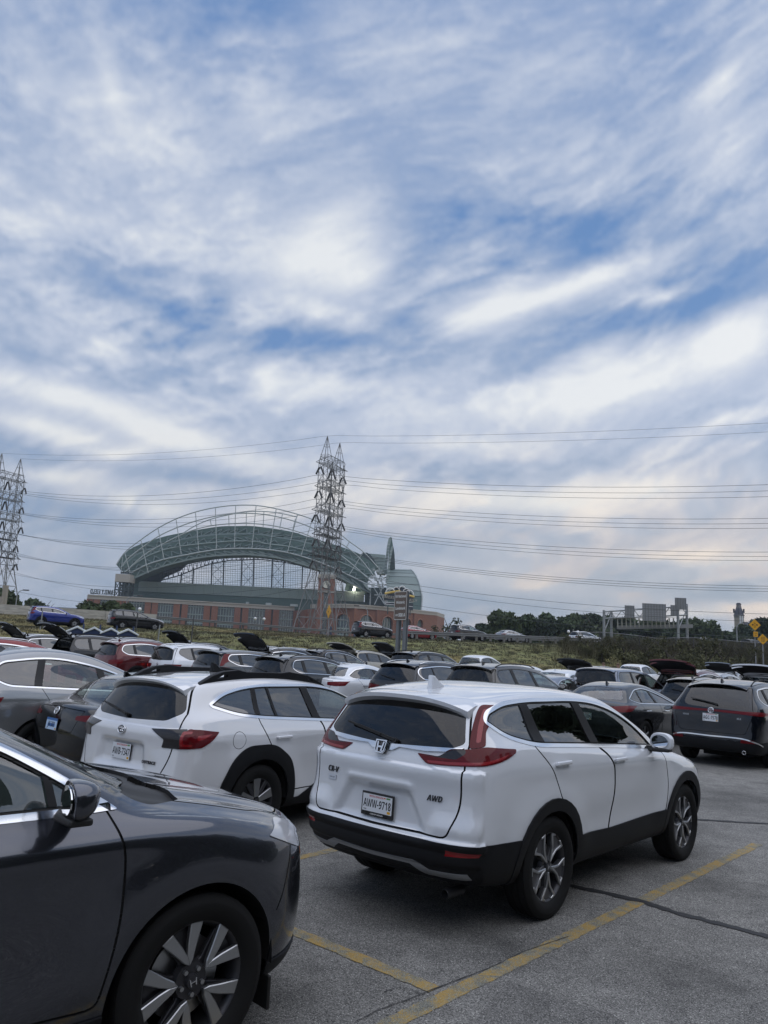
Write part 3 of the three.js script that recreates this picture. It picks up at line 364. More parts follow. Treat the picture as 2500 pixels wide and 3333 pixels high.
// wheels: Group 'wheel' > tyre, rim (> spokes), hub_cap
function makeWheel(style, R, rr, w) {
  const o = new THREE.Group(); o.name = 'wheel'; mesh('tyre', tyreGeo(R, rr, w), CM.rubber, o);
  const b = w / 2, face = b * 0.62;
  const barrel = new THREE.LatheGeometry([[rr - 0.004, -b * 0.7], [rr - 0.03, -b * 0.5], [rr - 0.035, b * 0.4], [rr - 0.02, b * 0.6], [rr - 0.012, b * 0.72], [rr + 0.004, b * 0.76]].map((p) => new THREE.Vector2(...p)), 40); barrel.rotateZ(-Math.PI / 2);
  const disc = new THREE.CylinderGeometry(rr * 0.68, rr * 0.68, 0.03, 28); disc.rotateZ(Math.PI / 2); disc.translate(-b * 0.1, 0, 0);
  const well = new THREE.CircleGeometry(rr - 0.01, 28); well.rotateY(Math.PI / 2); well.translate(-b * 0.4, 0, 0);
  const rim = mesh('rim', barrel, style === 'plain' ? CM.rim : CM.rimDark, o); mesh('brake_disc', disc, CM.rim, o); mesh('inner_barrel', well, CM.liner, o);
  const spoke = (pts, mat, depth, x, angs, name = 'spoke') => { const g = spokeGeo(pts, depth); g.translate(x, 0, 0); for (const a of angs) { const m = mesh(name, g, mat, o); m.rotation.x = a; } };
  const five = [0, 1, 2, 3, 4].map((k) => (k * 2 * Math.PI) / 5), ten = Array.from({ length: 10 }, (_, k) => (k * Math.PI) / 5);
  const r1 = rr - 0.012;
  if (style === 'petal') { // two-tone: dark petals outlined by bright machined edges
    for (const sg of [1, -1]) {
      const out = [polar(0.045, sg * 0.12), polar(0.1, sg * 0.2), polar(r1 * 0.62, sg * 0.235), polar(r1 * 0.9, sg * 0.4), polar(r1, sg * 0.42), polar(r1, sg * 0.2), polar(r1 * 0.97, sg * 0.19), polar(r1 * 0.94, sg * 0.34), polar(r1 * 0.62, sg * 0.165), polar(0.1, sg * 0.06), polar(0.045, sg * 0.02)];
      spoke(sg > 0 ? out : out.slice().reverse(), CM.rim, 0.012, face, five.map((a) => a + 0.63));
    }
    spoke([polar(0.05, -0.5), polar(r1 * 0.6, -0.19), polar(r1 * 0.93, -0.36), polar(r1, -0.2), polar(r1, 0.2), polar(r1 * 0.93, 0.36), polar(r1 * 0.6, 0.19), polar(0.05, 0.5)], std([0.09, 0.09, 0.095], 0.4, { metalness: 0.5 }), 0.03, face - 0.034, five.map((a) => a + 0.63), 'spoke_web');
  } else if (style === 'vee') { // five broad forked spokes
    for (const sg of [1, -1]) { const out = [polar(r1 * 0.32, sg * 0.02), polar(r1 * 0.4, sg * 0.2), polar(r1 * 0.62, sg * 0.32), polar(r1, sg * 0.42), polar(r1, sg * 0.2), polar(r1 * 0.66, sg * 0.1), polar(r1 * 0.46, sg * 0.015)]; spoke(sg > 0 ? out : out.slice().reverse(), CM.rim, 0.02, face - 0.008, five.map((a) => a + 0.12)); }
    spoke([polar(0.04, -0.8), polar(r1 * 0.4, -0.3), polar(r1 * 0.98, -0.36), polar(r1 * 0.98, 0.36), polar(r1 * 0.4, 0.3), polar(0.04, 0.8)], CM.rimDark, 0.02, face - 0.05, five.map((a) => a + 0.12), 'spoke_web');
  } else if (style === 'slot') {
    spoke([polar(0.05, -0.5), polar(r1, -0.2), polar(r1, 0.2), polar(0.05, 0.5)], CM.rim, 0.02, face - 0.012, five); spoke([polar(0.05, -0.3), polar(r1, -0.09), polar(r1, 0.09), polar(0.05, 0.3)], CM.rimDark, 0.02, face - 0.016, five.map((a) => a + 0.63));
  } else spoke([polar(0.05, -0.35), polar(r1 * 0.5, -0.11), polar(r1, -0.085), polar(r1, 0.085), polar(r1 * 0.5, 0.11), polar(0.05, 0.35)], CM.rim, 0.02, face - 0.014, style === 'plain' ? ten : five);
  const hub = new THREE.CylinderGeometry(rr * 0.3, rr * 0.34, 0.03, 24); hub.rotateZ(-Math.PI / 2); hub.translate(face - 0.02, 0, 0); mesh('hub', hub, CM.rimDark, o);
  const cap = new THREE.CylinderGeometry(0.03, 0.034, 0.02, 20); cap.rotateZ(-Math.PI / 2); cap.translate(face + 0.005, 0, 0); mesh('hub_cap', cap, CM.rimDark, o);
  if (style === 'petal' || style === 'vee') {
    const nut = new THREE.CylinderGeometry(0.011, 0.012, 0.02, 6); nut.rotateZ(-Math.PI / 2); for (const a of five) { const m = mesh('lug_nut', nut, CM.rim, o); m.position.set(face, ...[0.057 * Math.cos(a + 0.5), 0.057 * Math.sin(a + 0.5)]); }
    mesh('hub_emblem', merge([bar([face + 0.017, -0.016, -0.013], [face + 0.017, 0.016, -0.016], 0.006), bar([face + 0.017, -0.016, 0.013], [face + 0.017, 0.016, 0.016], 0.006), bar([face + 0.017, 0, -0.013], [face + 0.017, 0, 0.013], 0.005)]), CM.chrome, o);
  }
  return o;
}
const plateCache = new Map();
function plateMat(text, style = 'wi') {
  const key = text + style; if (plateCache.has(key)) return plateCache.get(key);
  const t = canvasTex(256, 128, (c, w, h) => {
    c.fillStyle = '#d9dcdf'; c.fillRect(0, 0, w, h);
    if (style === 'blue') { c.fillStyle = '#b9cfe6'; c.fillRect(0, 0, w, h); c.fillStyle = '#3b6ca8'; c.fillRect(0, 0, w, 26); c.fillRect(40, 60, 170, 34); }
    else { c.fillStyle = '#b3393c'; c.font = 'bold 22px sans-serif'; c.textAlign = 'center'; c.fillText('WISCONSIN', w / 2 - 10, 22); c.fillStyle = '#5a8a4a'; c.fillRect(205, 6, 34, 12); c.fillStyle = '#c9582e'; c.fillRect(184, 8, 14, 10); }
    c.fillStyle = '#16181d'; c.textAlign = 'center'; c.font = 'bold 66px sans-serif'; c.save(); c.translate(w / 2, 96); c.scale(0.86, 1.22); c.fillText(text, 0, 0, 280); c.restore();
    c.fillStyle = '#d9a018'; c.fillRect(218, 104, 26, 18); c.fillStyle = '#444'; c.font = 'bold 15px sans-serif'; c.fillText('FEB', 24, 120);
  });
  const m = new THREE.MeshStandardMaterial({ map: t, roughness: 0.5 }); plateCache.set(key, m); return m;
}
function wordMat(text, col = '#c8ccd0', bg = null, font = 'bold 60px sans-serif', w = 256, h = 64) { return canvasTex(w, h, (c) => { if (bg) { c.fillStyle = bg; c.fillRect(0, 0, w, h); } c.fillStyle = col; c.textAlign = 'center'; c.textBaseline = 'middle'; c.font = font; c.fillText(text, w / 2, h / 2, w - 8); }); }
function letters(text, size, depth, font) { const g = new TextGeometry(text, { font: font || FONT, size, depth, curveSegments: 3 }); g.computeBoundingBox(); const b = g.boundingBox; g.translate(-(b.min.x + b.max.x) / 2, -(b.min.y + b.max.y) / 2, 0); return g; }

function archSheet(r, x0, x1, z, y, a0 = -0.05, a1 = Math.PI + 0.05, n = 22) { // inside of a wheel well: a half barrel with its back wall
  const pos = [], P = (x, a, q = r) => [x, y + q * Math.sin(a), z + q * Math.cos(a)];
  for (let k = 0; k < n; k++) { const a = lerp(a0, a1, k / n), b = lerp(a0, a1, (k + 1) / n); pos.push(...P(x0, a), ...P(x1, a), ...P(x1, b), ...P(x0, a), ...P(x1, b), ...P(x0, b)); pos.push(x1, y, z, ...P(x1, a), ...P(x1, b)); }
  const g = new THREE.BufferGeometry(); g.setAttribute('position', new THREE.Float32BufferAttribute(pos, 3)); g.computeVertexNormals(); return g;
}
function buildCar(s) {
  const g = new THREE.Group(); g.name = s.name; const wb = s.wb, hw = s.W / 2, lr = -s.ro, lf = wb + s.fo, hero = !!s.hero, P = s.paint;
  const surf = carSurface(s, s.n || 4), all = surf.tris, { roof, belt } = surf; let T = all;
  const take = (poly, view, mask) => { const [a, b] = cutTris(T, poly, view, mask); T = b; return a; };
  const split = (tris, poly, view, mask) => cutTris(tris, poly, view, mask);
  const emit = (name, tris, mat, side = 'both', off = 0, parent = g, pivot) => (tris.length ? mesh(name, triGeo(tris, wb, side, off, pivot), mat, parent) : null);
  const X = (l, w, h) => new THREE.Vector3(w, h, -(l - wb / 2));
  const probe = (view, a, b, mask) => { // point and normal of the skin where the view's coordinates are (a, b)
    let best = null, bd = 1e9; const Pv = VIEW[view], M = MASK[mask];
    for (const t of all) { if (!M(t)) continue; const c = Pv([0, 1, 2, 3, 4, 5, 6, 7, 8].map((k) => avg(t, k))), d = (c[0] - a) ** 2 + (c[1] - b) ** 2; if (d < bd) { bd = d; best = t; } }
    const q = best.map(Pv), den = (q[1][1] - q[2][1]) * (q[0][0] - q[2][0]) + (q[2][0] - q[1][0]) * (q[0][1] - q[2][1]) || 1e-9;
    const u = ((q[1][1] - q[2][1]) * (a - q[2][0]) + (q[2][0] - q[1][0]) * (b - q[2][1])) / den, v = ((q[2][1] - q[0][1]) * (a - q[2][0]) + (q[0][0] - q[2][0]) * (b - q[2][1])) / den;
    const r = best[0].map((x, k) => x * u + best[1][k] * v + best[2][k] * (1 - u - v)); return { l: r[0], w: r[1], h: r[2], n: new THREE.Vector3(r[4], r[5], -r[3]).normalize() };
  };
  const pr = (view, a, b, mask) => { const s2 = (view === 'rear' && a < 0) ? -1 : 1, p = probe(view, view === 'rear' ? Math.abs(a) : a, b, mask); p.w *= s2; p.n.x *= s2; p.at = X(p.l, p.w, p.h); return p; };
  const put = (o, p, off = 0, up = new THREE.Vector3(0, 1, 0)) => { const x = up.clone().cross(p.n).normalize(), y = p.n.clone().cross(x); o.quaternion.setFromRotationMatrix(new THREE.Matrix4().makeBasis(x, y, p.n)); o.position.copy(p.at).addScaledVector(p.n, off); return o; };
  const C = { g, s, take, split, emit, probe: pr, put, X, roof, belt, wb, hw, lr, lf, P, get T() { return T; }, set T(v) { T = v; } };
  // wheel openings
  const ra = s.arch ?? s.R + 0.05;
  for (const l of [0, wb]) { const c = []; for (let k = 0; k <= 26; k++) { const a = Math.PI * (k / 26); c.push([l + ra * Math.cos(a), s.R + 0.005 + ra * Math.sin(a) * 0.98]); } c.push([l - ra * 0.985, -0.2], [l + ra * 0.985, -0.2]); take(c, 'side', (t) => avg(t, 1) > hw - 0.42 && avg(t, 8) < 8); }
  if (s.early) s.early(C);
  // glasshouse
  const top = (l) => roof(clamp(l, s.rt[0], s.hdr[0])) - (s.railDrop ?? 0.075) - (s.topGap ?? 0.035), chromeW = s.chrome ?? 0;
  const dF = s.dloF ?? s.cowl[0] - 0.32, dR = s.dloR ?? s.rt[0] + 0.42, bot = (l) => belt(l) + 0.03;
  const outer = s.dlo ? rpoly(s.dlo, 0.08, 5) : rpoly([[dF, bot(dF), 0.02], [s.hdr[0] - 0.02, top(s.hdr[0]) - 0.03, 0.5], [lerp(s.hdr[0], s.rt[0], 0.5), top(lerp(s.hdr[0], s.rt[0], 0.5)) + 0.006, 0.5], [s.dloT ?? dR + 0.12, top(s.dloT ?? dR + 0.12), 0.12], [dR, lerp(bot(dR), top(dR), s.dloK ?? 0.3), 0.1], [s.dloB ?? dR + 0.1, bot(s.dloB ?? dR + 0.1), 0.12]], 0.05, 6);
  const [ringIn, rest] = cutTris(T, outer, 'side', 'side'); T = rest; let glass = ringIn;
  if (chromeW) { const [inn, ring] = split(ringIn, grow(outer, -chromeW), 'side'); glass = inn; emit('window_trim', ring, s.chromeMat || CM.chrome, 'both', 0.004); }
  const [inn2, seal] = split(glass, grow(outer, -chromeW - 0.012), 'side'); glass = inn2; emit('window_seal', seal, CM.black, 'both', -0.004);
  const pil = s.pillars; // [lBottom, lTop, width bottom, width top] from the front
  for (const [a, b, wa, wbt] of pil) { const h0 = belt(a) - 0.1, h1 = top(b) + 0.12; const [p, r] = split(glass, [[a - wa / 2, h0], [a + wa / 2, h0], [b + wbt / 2, h1], [b - wbt / 2, h1]], 'side'); glass = r; for (const sd of ['right', 'left']) emit('pillar_trim', p, hero ? CM.pillar || CM.gloss : CM.black, sd, 0.002); }
  const lines = pil.map(([a, b]) => [a, b]); let panes = glass;
  for (let k = 0; k <= lines.length; k++) {
    let pane = panes;
    if (k < lines.length) { const [a, b] = lines[k]; [pane, panes] = split(panes, [[a, belt(a) - 0.3], [b, top(b) + 0.3], [9, 3], [9, -1]], 'side'); }
    const m = s.glass ? s.glass[Math.min(k, s.glass.length - 1)] : k === 0 ? CM.tint : CM.privacy;
    for (const side of ['right', 'left']) emit('side_window', pane, m, side, -0.007);
  }
  // windscreen and rear window
  const wsB = s.cowl[1] + 0.045, ws = [[-0.01, wsB], [hw - 0.2, wsB - 0.035], [s.railW - 0.075, s.hdr[1] - 0.06], [-0.01, s.hdr[1] - 0.02]];
  emit('windscreen', take(ws, 'rear', 'front'), s.darkGlass ? CM.dark : CM.tint, 'both', -0.004);
  const gb = s.rear === 'sedan' ? s.bl : s.gb, rg = s.rearGlass || (s.rear === 'sedan' ? [[-0.01, gb[1] + 0.035], [hw - 0.26, gb[1] + 0.045, 0.06], [s.railW - 0.1, s.rt[1] - 0.045, 0.05], [-0.01, s.rt[1] - 0.02]] : [[-0.01, gb[1] + 0.0], [hw - 0.24, gb[1] + 0.02, 0.08], [s.railW - 0.1, s.rt[1] - 0.05, 0.05], [-0.01, s.rt[1] - 0.03]]);
  const rgp = rpoly(rg, 0, 5), rmask = (t) => avg(t, 3) < -0.2 && avg(t, 8) > 6 && avg(t, 0) < 1.2;
  const rearGlass = take(rgp, 'rear', rmask);
  // lamps
  const lamps = [];
  for (const [name, poly, view, mask, mat, off] of s.lamps || []) { const t = take(rpoly(poly, 0.02, 3), view, mask || (view === 'wrapF' ? 'fronthalf' : 'rearhalf')); lamps.push([name, t, mat, off ?? 0.006]); }
  for (const [name, t, mat, off] of lamps) for (const side of ['right', 'left']) emit(name, t, mat, side, off);
  if (s.mid) s.mid(C);
  // grille
  if (s.grille !== false) { const gh0 = s.gc + 0.22, gh1 = s.lip - 0.14; emit('grille', take(rpoly([[-0.01, gh0], [hw - 0.34, gh0, 0.05], [hw - 0.26, gh1, 0.05], [-0.01, gh1]], 0), 'rear', (t) => avg(t, 3) > 0.5 && avg(t, 0) > wb), CM.black, 'both', -0.02); }
  // plastic cladding along the sills and round the arches
  if (s.clad) {
    const cw = s.clad === true ? 0.07 : s.clad, parts = [];
    for (const l of [0, wb]) { const c = []; for (let k = 0; k <= 24; k++) { const a = -0.35 + (Math.PI + 0.7) * (k / 24); c.push([l + (ra + cw) * Math.cos(a), s.R + 0.005 + (ra + cw) * Math.sin(a)]); } parts.push(take(c, 'side', (t) => avg(t, 1) > hw - 0.3 && avg(t, 4) > 0.1 && avg(t, 8) < 8)); }
    emit('wheel_arch_trim', parts.flat(), CM.clad, 'both', 0.012);
    const st = s.sillTop ?? s.gc + 0.2, sill = take([[0.2, -0.1], [wb - 0.2, -0.1], [wb - 0.2, st - 0.01], [0.2, st]], 'side', (t) => avg(t, 1) > hw - 0.5 && avg(t, 8) < 6); emit('sill_trim', sill, CM.clad, 'both', 0.01);
    const bt = s.bumpClad ?? s.gc + 0.22; emit('lower_bumper', take([[-2, -1], [0.3, -1], [0.3, bt], [-2, bt]], 'side', (t) => avg(t, 8) < 6), CM.clad, 'both', 0.006);
    emit('lower_bumper', take([[wb + 0.2, -1], [wb + 2, -1], [wb + 2, s.gc + 0.2], [wb + 0.2, s.gc + 0.2]], 'side', (t) => avg(t, 8) < 6), CM.clad, 'both', 0.006);
  }
  // doors with a dark shut line round each
  const lD = s.doors; // [front seam, B seam, rear seam top, rear seam bottom]
  if (lD) {
    const db = s.doorB ?? s.gc + 0.12, dt = (l) => belt(l) + 0.07, m = 'sidelow';
    const polys = s.doorPolys || [[[lD[1], db], [lD[0] + 0.02, db, 0.06], [lD[0] + 0.06, lerp(db, 1, 0.5), 0.3], [lD[0] - 0.02, dt(lD[0])], [lD[1], dt(lD[1])]], [[lD[1], db], [lD[1], dt(lD[1])], [lD[2], dt(lD[2])], [lerp(lD[2], lD[3], 0.45), lerp(dt(lD[2]), s.R * 2, 0.6), 0.1], [lD[3], s.R + 0.2, 0.1], [lD[3] + 0.03, db, 0.05]]];
    for (const poly of polys) { const p = rpoly(poly, 0.03, 4), [inn, out] = cutTris(T, p, 'side', m); T = out; const [door, ring] = split(inn, grow(p, hero ? -0.012 : -0.008), 'side'); emit('door_seam', ring, CM.seam, 'both', hero ? -0.007 : -0.01); for (const sd of ['right', 'left']) emit('door', door, P, sd, 0); }
  }
  if (s.fuel) { const [l, h, r] = s.fuel, c = []; for (let k = 0; k < 20; k++) c.push([l + r * Math.cos(k * Math.PI / 10), h + r * Math.sin(k * Math.PI / 10)]); const inn = take(c, 'side', 'side'); const [lid, ring] = split(inn, grow(c, -0.005), 'side'); emit('fuel_door', lid, P, 'right'); emit('door_seam', ring, CM.seam, 'right', -0.006); emit('body_patch', inn, P, 'left'); }
  // tailgate, hinged at the rear edge of the roof (or the boot lid of a saloon)
  const hinge = s.rear === 'sedan' ? null : [s.rt[0] + 0.1, 0, roof(s.rt[0] + 0.1) - 0.03], pv = hinge ? [hinge[0] - wb / 2, 0, hinge[2]] : [0, 0, 0];
  const tp = s.tailgate || (s.rear === 'sedan' ? [[-0.01, s.deck[1] - 0.34], [hw - 0.42, s.deck[1] - 0.34, 0.04], [hw - 0.3, s.deck[1] - 0.05, 0.03], [-0.01, s.deck[1] - 0.03]] : [[-0.01, (s.bumpH ?? s.gc + 0.36) + 0.05], [hw - 0.3, (s.bumpH ?? s.gc + 0.36) + 0.05, 0.06], [hw - 0.16, gb[1] - 0.1, 0.1], [hw - 0.2, gb[1] + 0.06, 0.05], [s.railW - 0.05, s.rt[1] - 0.05, 0.03], [-0.01, s.rt[1] + 0.005]]);
  const tpp = rpoly(tp, 0, 4), [tgIn, tgOut] = cutTris(T, tpp, 'rear', (t) => avg(t, 3) < -0.12 && avg(t, 0) < 0.6); T = tgOut;
  const gp = tpp.filter((p) => p[0] > 0).length ? grow(tpp, hero ? -0.013 : -0.008).map((p) => (p[0] < 0.004 ? [-0.02, p[1]] : p)) : tpp, [tgPanel, tgRing] = split(tgIn, gp, 'rear');
  emit('tailgate_seam', tgRing, CM.seam, 'both', -0.012);
  const tg = emit(s.rear === 'sedan' ? 'boot_lid' : 'tailgate', tgPanel, P, 'both', 0, g, pv);
  tg.position.set(0, pv[2], -pv[0]);
  C.tailgate = tg; C.pv = pv;
  const inTail = (o) => { tg.add(o); o.position.sub(tg.position); return o; };
  { const o = emit('rear_window', rearGlass, s.darkGlass ? CM.dark : s.rear === 'sedan' ? CM.tint : CM.rearPane, 'both', -0.004, s.rear === 'sedan' ? g : tg, s.rear === 'sedan' ? undefined : pv); }
  if (s.open) { const lining = triGeo(tgPanel, wb, 'both', -0.05, pv, false, 'face'); mesh('tailgate_lining', lining, CM.trim, tg); mesh('tailgate_edge', triGeo(tgPanel, wb, 'both', -0.05, pv, false, 'rim'), P, tg); const rim = triGeo(rearGlass, wb, 'both', -0.012, pv); mesh('window_shade', rim, CM.black, tg); tg.rotation.x = -s.open; }
  if (s.rear !== 'sedan' && s.spoiler !== false) { // roof spoiler
    const [ov, th, ws2] = s.spoiler || [0.1, 0.035, s.railW - 0.06], st = [], NS = 12;
    for (let k = 0; k <= NS; k++) { const w = ws2 * (k / NS), e = Math.pow(k / NS, 3), dr = 0.008 * (w / ws2) ** 2 + 0.05 * (w / ws2) ** 5, h0 = roof(s.rt[0] + 0.14) - dr, l0 = s.rt[0] + 0.16, l1 = s.rt[0] - ov + e * (ov * 0.75), h1 = s.rt[1] + 0.006 - 0.012 * (w / ws2) ** 2 - e * 0.075 - (s.spoilDrop ?? 0); st.push([[l0, w, h0 + 0.002], [lerp(l0, l1, 0.5), w, lerp(h0, h1, 0.5) + 0.012], [l1, w, h1], [l1 + 0.005, w, h1 - th * 0.6], [s.rt[0] + 0.02, w, h1 - th * 1.1 - 0.02], [s.rt[0] + 0.1, w, h1 - th * 1.1]]); }
    const pos = [], quad = (a, b, c, d) => { for (const q of [a, b, c, a, c, d]) pos.push(q[1], q[2], -(q[0] - wb / 2)); }, mir = (q) => [q[0], -q[1], q[2]];
    for (let k = 0; k < NS; k++) for (let i = 0; i < 5; i++) { const a = st[k][i], b = st[k + 1][i], c = st[k + 1][i + 1], d = st[k][i + 1]; quad(a, d, c, b); quad(mir(a), mir(b), mir(c), mir(d)); }
    for (const m of [(q) => q, mir]) { const e = st[NS]; for (let i = 1; i < 5; i++) for (const q of [e[0], e[i], e[i + 1]]) { const r = m(q); pos.push(r[1], r[2], -(r[0] - wb / 2)); } }
    const gg = new THREE.BufferGeometry(); gg.setAttribute('position', new THREE.Float32BufferAttribute(pos, 3)); gg.computeVertexNormals(); inTail(mesh('spoiler', toCreasedNormals(gg, 0.6), s.spoilerMat || P, g));
  }
  if (s.bonnet !== false) { const hb = [[s.cowl[0] + 0.08, -0.01], [s.cowl[0] + 0.04, hw - 0.26], [lf - 0.5, hw - 0.24, 0.2], [lf - 0.22, hw - 0.42, 0.1], [lf - 0.14, -0.01]], bp = rpoly(hb, 0, 4), [inn, out] = cutTris(T, bp, 'top', (t) => avg(t, 5) > 0.35 && avg(t, 8) < 9.3 && avg(t, 0) > 1); T = out; const [b2, ring] = split(inn, grow(bp, -0.01).map((p) => (p[1] < 0.004 ? [p[0], -0.02] : p)), 'top'); emit('bonnet', b2, P); emit('bonnet_seam', ring, CM.seam, 'both', -0.01); }
  if (s.late) s.late(C);
  emit('body', T, P);
  // wheels, wells, floor
  const wh = s.wheelProto || (s.wheelProto = makeWheel(s.wheel || 'spoke', s.R, s.rr || 0.23, s.tw || 0.235)), tx = s.track ? s.track / 2 : hw - 0.125;
  for (const l of [0, wb]) for (const sd of [1, -1]) { const o = wh.clone(); o.name = 'wheel'; o.position.copy(X(l, sd * tx, s.R)); if (sd < 0) o.rotation.y = Math.PI; o.rotation.x = s.wheelTurn || 0; g.add(o); }
  for (const l of [0, wb]) for (const sd of [1, -1]) mesh('wheel_well', archSheet(ra + 0.012, sd * (hw - 0.05), sd * (hw - 0.46), -(l - wb / 2), s.R), CM.liner, g);
  mesh('underbody', merge([box(s.W - 0.5, 0.06, lf - lr - 0.75, 0, s.gc + 0.05, -((lf + lr) / 2 - wb / 2)), box(s.W - 1.0, 0.14, lf - lr - 1.6, 0, s.gc - 0.02, -((lf + lr) / 2 - wb / 2))]), CM.liner, g);
  if (!s.darkGlass) { // cabin
    const fh = s.gc + 0.14, bl = Math.min(belt(1), belt(0)) - 0.05, r0 = s.rear === 'sedan' ? s.bl[0] + 0.05 : lr + 0.3, c1 = s.cowl[0] - 0.1;
    mesh('cabin_lining', merge([box(s.W - 0.36, 0.03, c1 - r0, 0, fh, -((c1 + r0) / 2 - wb / 2)), ...[-1, 1].map((q) => box(0.03, bl - fh, c1 - r0 - 0.5, q * (hw - 0.2), (bl + fh) / 2, -((c1 + r0) / 2 - 0.0 - wb / 2))), box(s.W - 0.5, 0.02, s.rear === 'sedan' ? 0.5 : 0.9, 0, bl - 0.06, -((s.rear === 'sedan' ? s.bl[0] + 0.25 : -0.25) - wb / 2))]), CM.trim, g);
    mesh('dashboard', rbox(s.W - 0.44, 0.34, 0.55, 0.08, 0, s.cowl[1] - 0.2, -(s.cowl[0] - 0.42 - wb / 2)), CM.trim, g);
    const wheel = new THREE.TorusGeometry(0.185, 0.018, 8, 24); wheel.rotateX(-0.45); wheel.translate(-0.36, s.cowl[1] - 0.08, -(s.cowl[0] - 0.78 - wb / 2)); mesh('steering_wheel', wheel, CM.black, g);
    const rows = [[s.seatF ?? 1.25, [-0.36, 0.36]], [s.seatR ?? 0.35, [-0.42, 0, 0.42]]];
    const seatM = s.seatMat || CM.seat; rows.forEach(([l, ws3], ri) => ws3.forEach((w) => { const sw = ri ? 0.4 : 0.5, q = mesh('seat', merge([rbox(sw, 0.16, 0.5, 0.06, 0, 0.5 + s.gc - 0.2, -0.2), (() => { const b2 = rbox(sw * 0.94, 0.6, 0.14, 0.06, 0, 0.3, 0); b2.rotateX(0.22); b2.translate(0, 0.5 + s.gc - 0.2, 0.08); return b2; })()]), seatM, g); q.position.copy(X(l, w, 0)); const hr = rbox(0.26, 0.17, 0.09, 0.035, 0, 1.16 + s.gc - 0.2, 0.23); mesh('headrest', hr, seatM, q); }));
    const hl = all.filter((t) => avg(t, 8) > 11.6); mesh('headliner', triGeo(hl, wb, 'both', -0.03, [0, 0, 0], true), CM.head, g);
    mesh('rear_view_mirror', rbox(0.22, 0.06, 0.03, 0.014, 0, s.hdr[1] - 0.14, -(s.hdr[0] + 0.02 - wb / 2)), CM.black, g);
  }
  // mirrors
  const mh = s.mirrorH ?? belt(s.cowl[0] - 0.5) + 0.09, ml = s.mirrorL ?? s.cowl[0] - 0.52;
  for (const sd of [1, -1]) {
    const sph = new THREE.SphereGeometry(1, hero ? 28 : 14, hero ? 18 : 10), pp = sph.attributes.position;
    for (let i = 0; i < pp.count; i++) { let x = pp.getX(i), y = pp.getY(i), z = pp.getZ(i); const e = 0.74; x = Math.sign(x) * Math.pow(Math.abs(x), e); y = Math.sign(y) * Math.pow(Math.abs(y), e); if (z > 0.25) z = 0.25 + (z - 0.25) * 0.08; pp.setXYZ(i, x * 0.115 * (1 - 0.1 * y), y * 0.08, z * (0.088 + 0.02 * y)); }
    sph.computeVertexNormals(); sph.rotateY(-sd * 0.18);
    const m = mesh('mirror', sph, s.mirrorMat || P, g); m.position.copy(X(ml, sd * (hw + 0.09), mh));
    const gl = new THREE.CylinderGeometry(1, 1, 0.006, 20); gl.scale(0.088, 1, 0.058); gl.rotateX(Math.PI / 2); gl.rotateY(-sd * 0.18); gl.translate(sd * -0.006, 0, 0.034); mesh('mirror_glass', gl, CM.mirror, m);
    mesh('mirror_arm', bar([-sd * 0.02, -0.075, -0.01], [-sd * 0.17, -0.085, -0.06], 0.04, 0.07), CM.black, m);
    if (hero) mesh('mirror_base', rbox(0.17, 0.03, 0.1, 0.012, 0, -0.078, 0), CM.black, m);
  }
  // handles, wiper, plate, fin, rails
  const dh2 = s.handles || [];
  for (const [l, h] of dh2) for (const sd of [1, -1]) { const p = pr('side', l, h, 'side'); p.w *= sd; p.n.x *= sd; p.at = X(p.l, p.w, p.h); const hd = mesh('door_handle', merge([rbox(0.22, 0.032, 0.026, 0.012, 0, 0, 0.028), rbox(0.035, 0.03, 0.03, 0.01, -0.088, 0, 0.012), rbox(0.035, 0.03, 0.03, 0.01, 0.088, 0, 0.012)]), s.handleMat || P, g); put(hd, p); }
  if (s.wiper !== false && s.rear !== 'sedan') { const [w0, w1, h0] = s.wiper || [0.1, -0.32, gb[1] + 0.05], a = pr('rear', w0, h0, 'rear'), b = pr('rear', w1, h0 + 0.07, 'rear'); const A = a.at.clone().addScaledVector(a.n, 0.03), B = b.at.clone().addScaledVector(b.n, 0.022); inTail(mesh('rear_wiper', merge([bar(A, B, 0.022, 0.014), bar(A.clone().lerp(B, 0.35), B.clone().lerp(A, -0.25), 0.012, 0.03), rod(a.at, A, 0.02)]), CM.black, g)); }
  if (s.plate) { const [text, w, h, style, frame] = s.plate, p = pr('rear', w, h, 'rear'); p.n.y *= 0.6; p.n.normalize(); const pl = put(mesh('licence_plate', merge([rbox(frame ? 0.325 : 0.306, frame ? 0.172 : 0.153, 0.012, 0.005)]), CM.plateEdge, g), p, s.plateOff ?? 0.012); const f = new THREE.PlaneGeometry(frame ? 0.298 : 0.302, frame ? 0.125 : 0.15); f.translate(0, frame ? 0.008 : 0, 0.0075); mesh('plate_face', f, plateMat(text, style), pl); if (s.rear !== 'sedan' && s.plateIn !== false) { inTail(pl); for (const c of pl.children.slice()) { } } }
  if (s.fin) { const sh = new THREE.Shape([[0, 0], [0.17, 0], [0.15, 0.012], [0.09, 0.03], [0.03, 0.068], [0.012, 0.07], [0.008, 0.03]].map((q) => new THREE.Vector2(...q))); const f = new THREE.ExtrudeGeometry(sh, { depth: 0.012, bevelEnabled: true, bevelThickness: 0.014, bevelSize: 0.006, bevelSegments: 2 }); f.translate(0, 0, -0.006); f.rotateY(Math.PI / 2); if (hero) f.scale(1.35, 1.5, 1.3); const m = mesh('antenna_fin', f, s.finMat || P, g); m.position.copy(X(s.fin, 0, roof(s.fin) - 0.012)); }
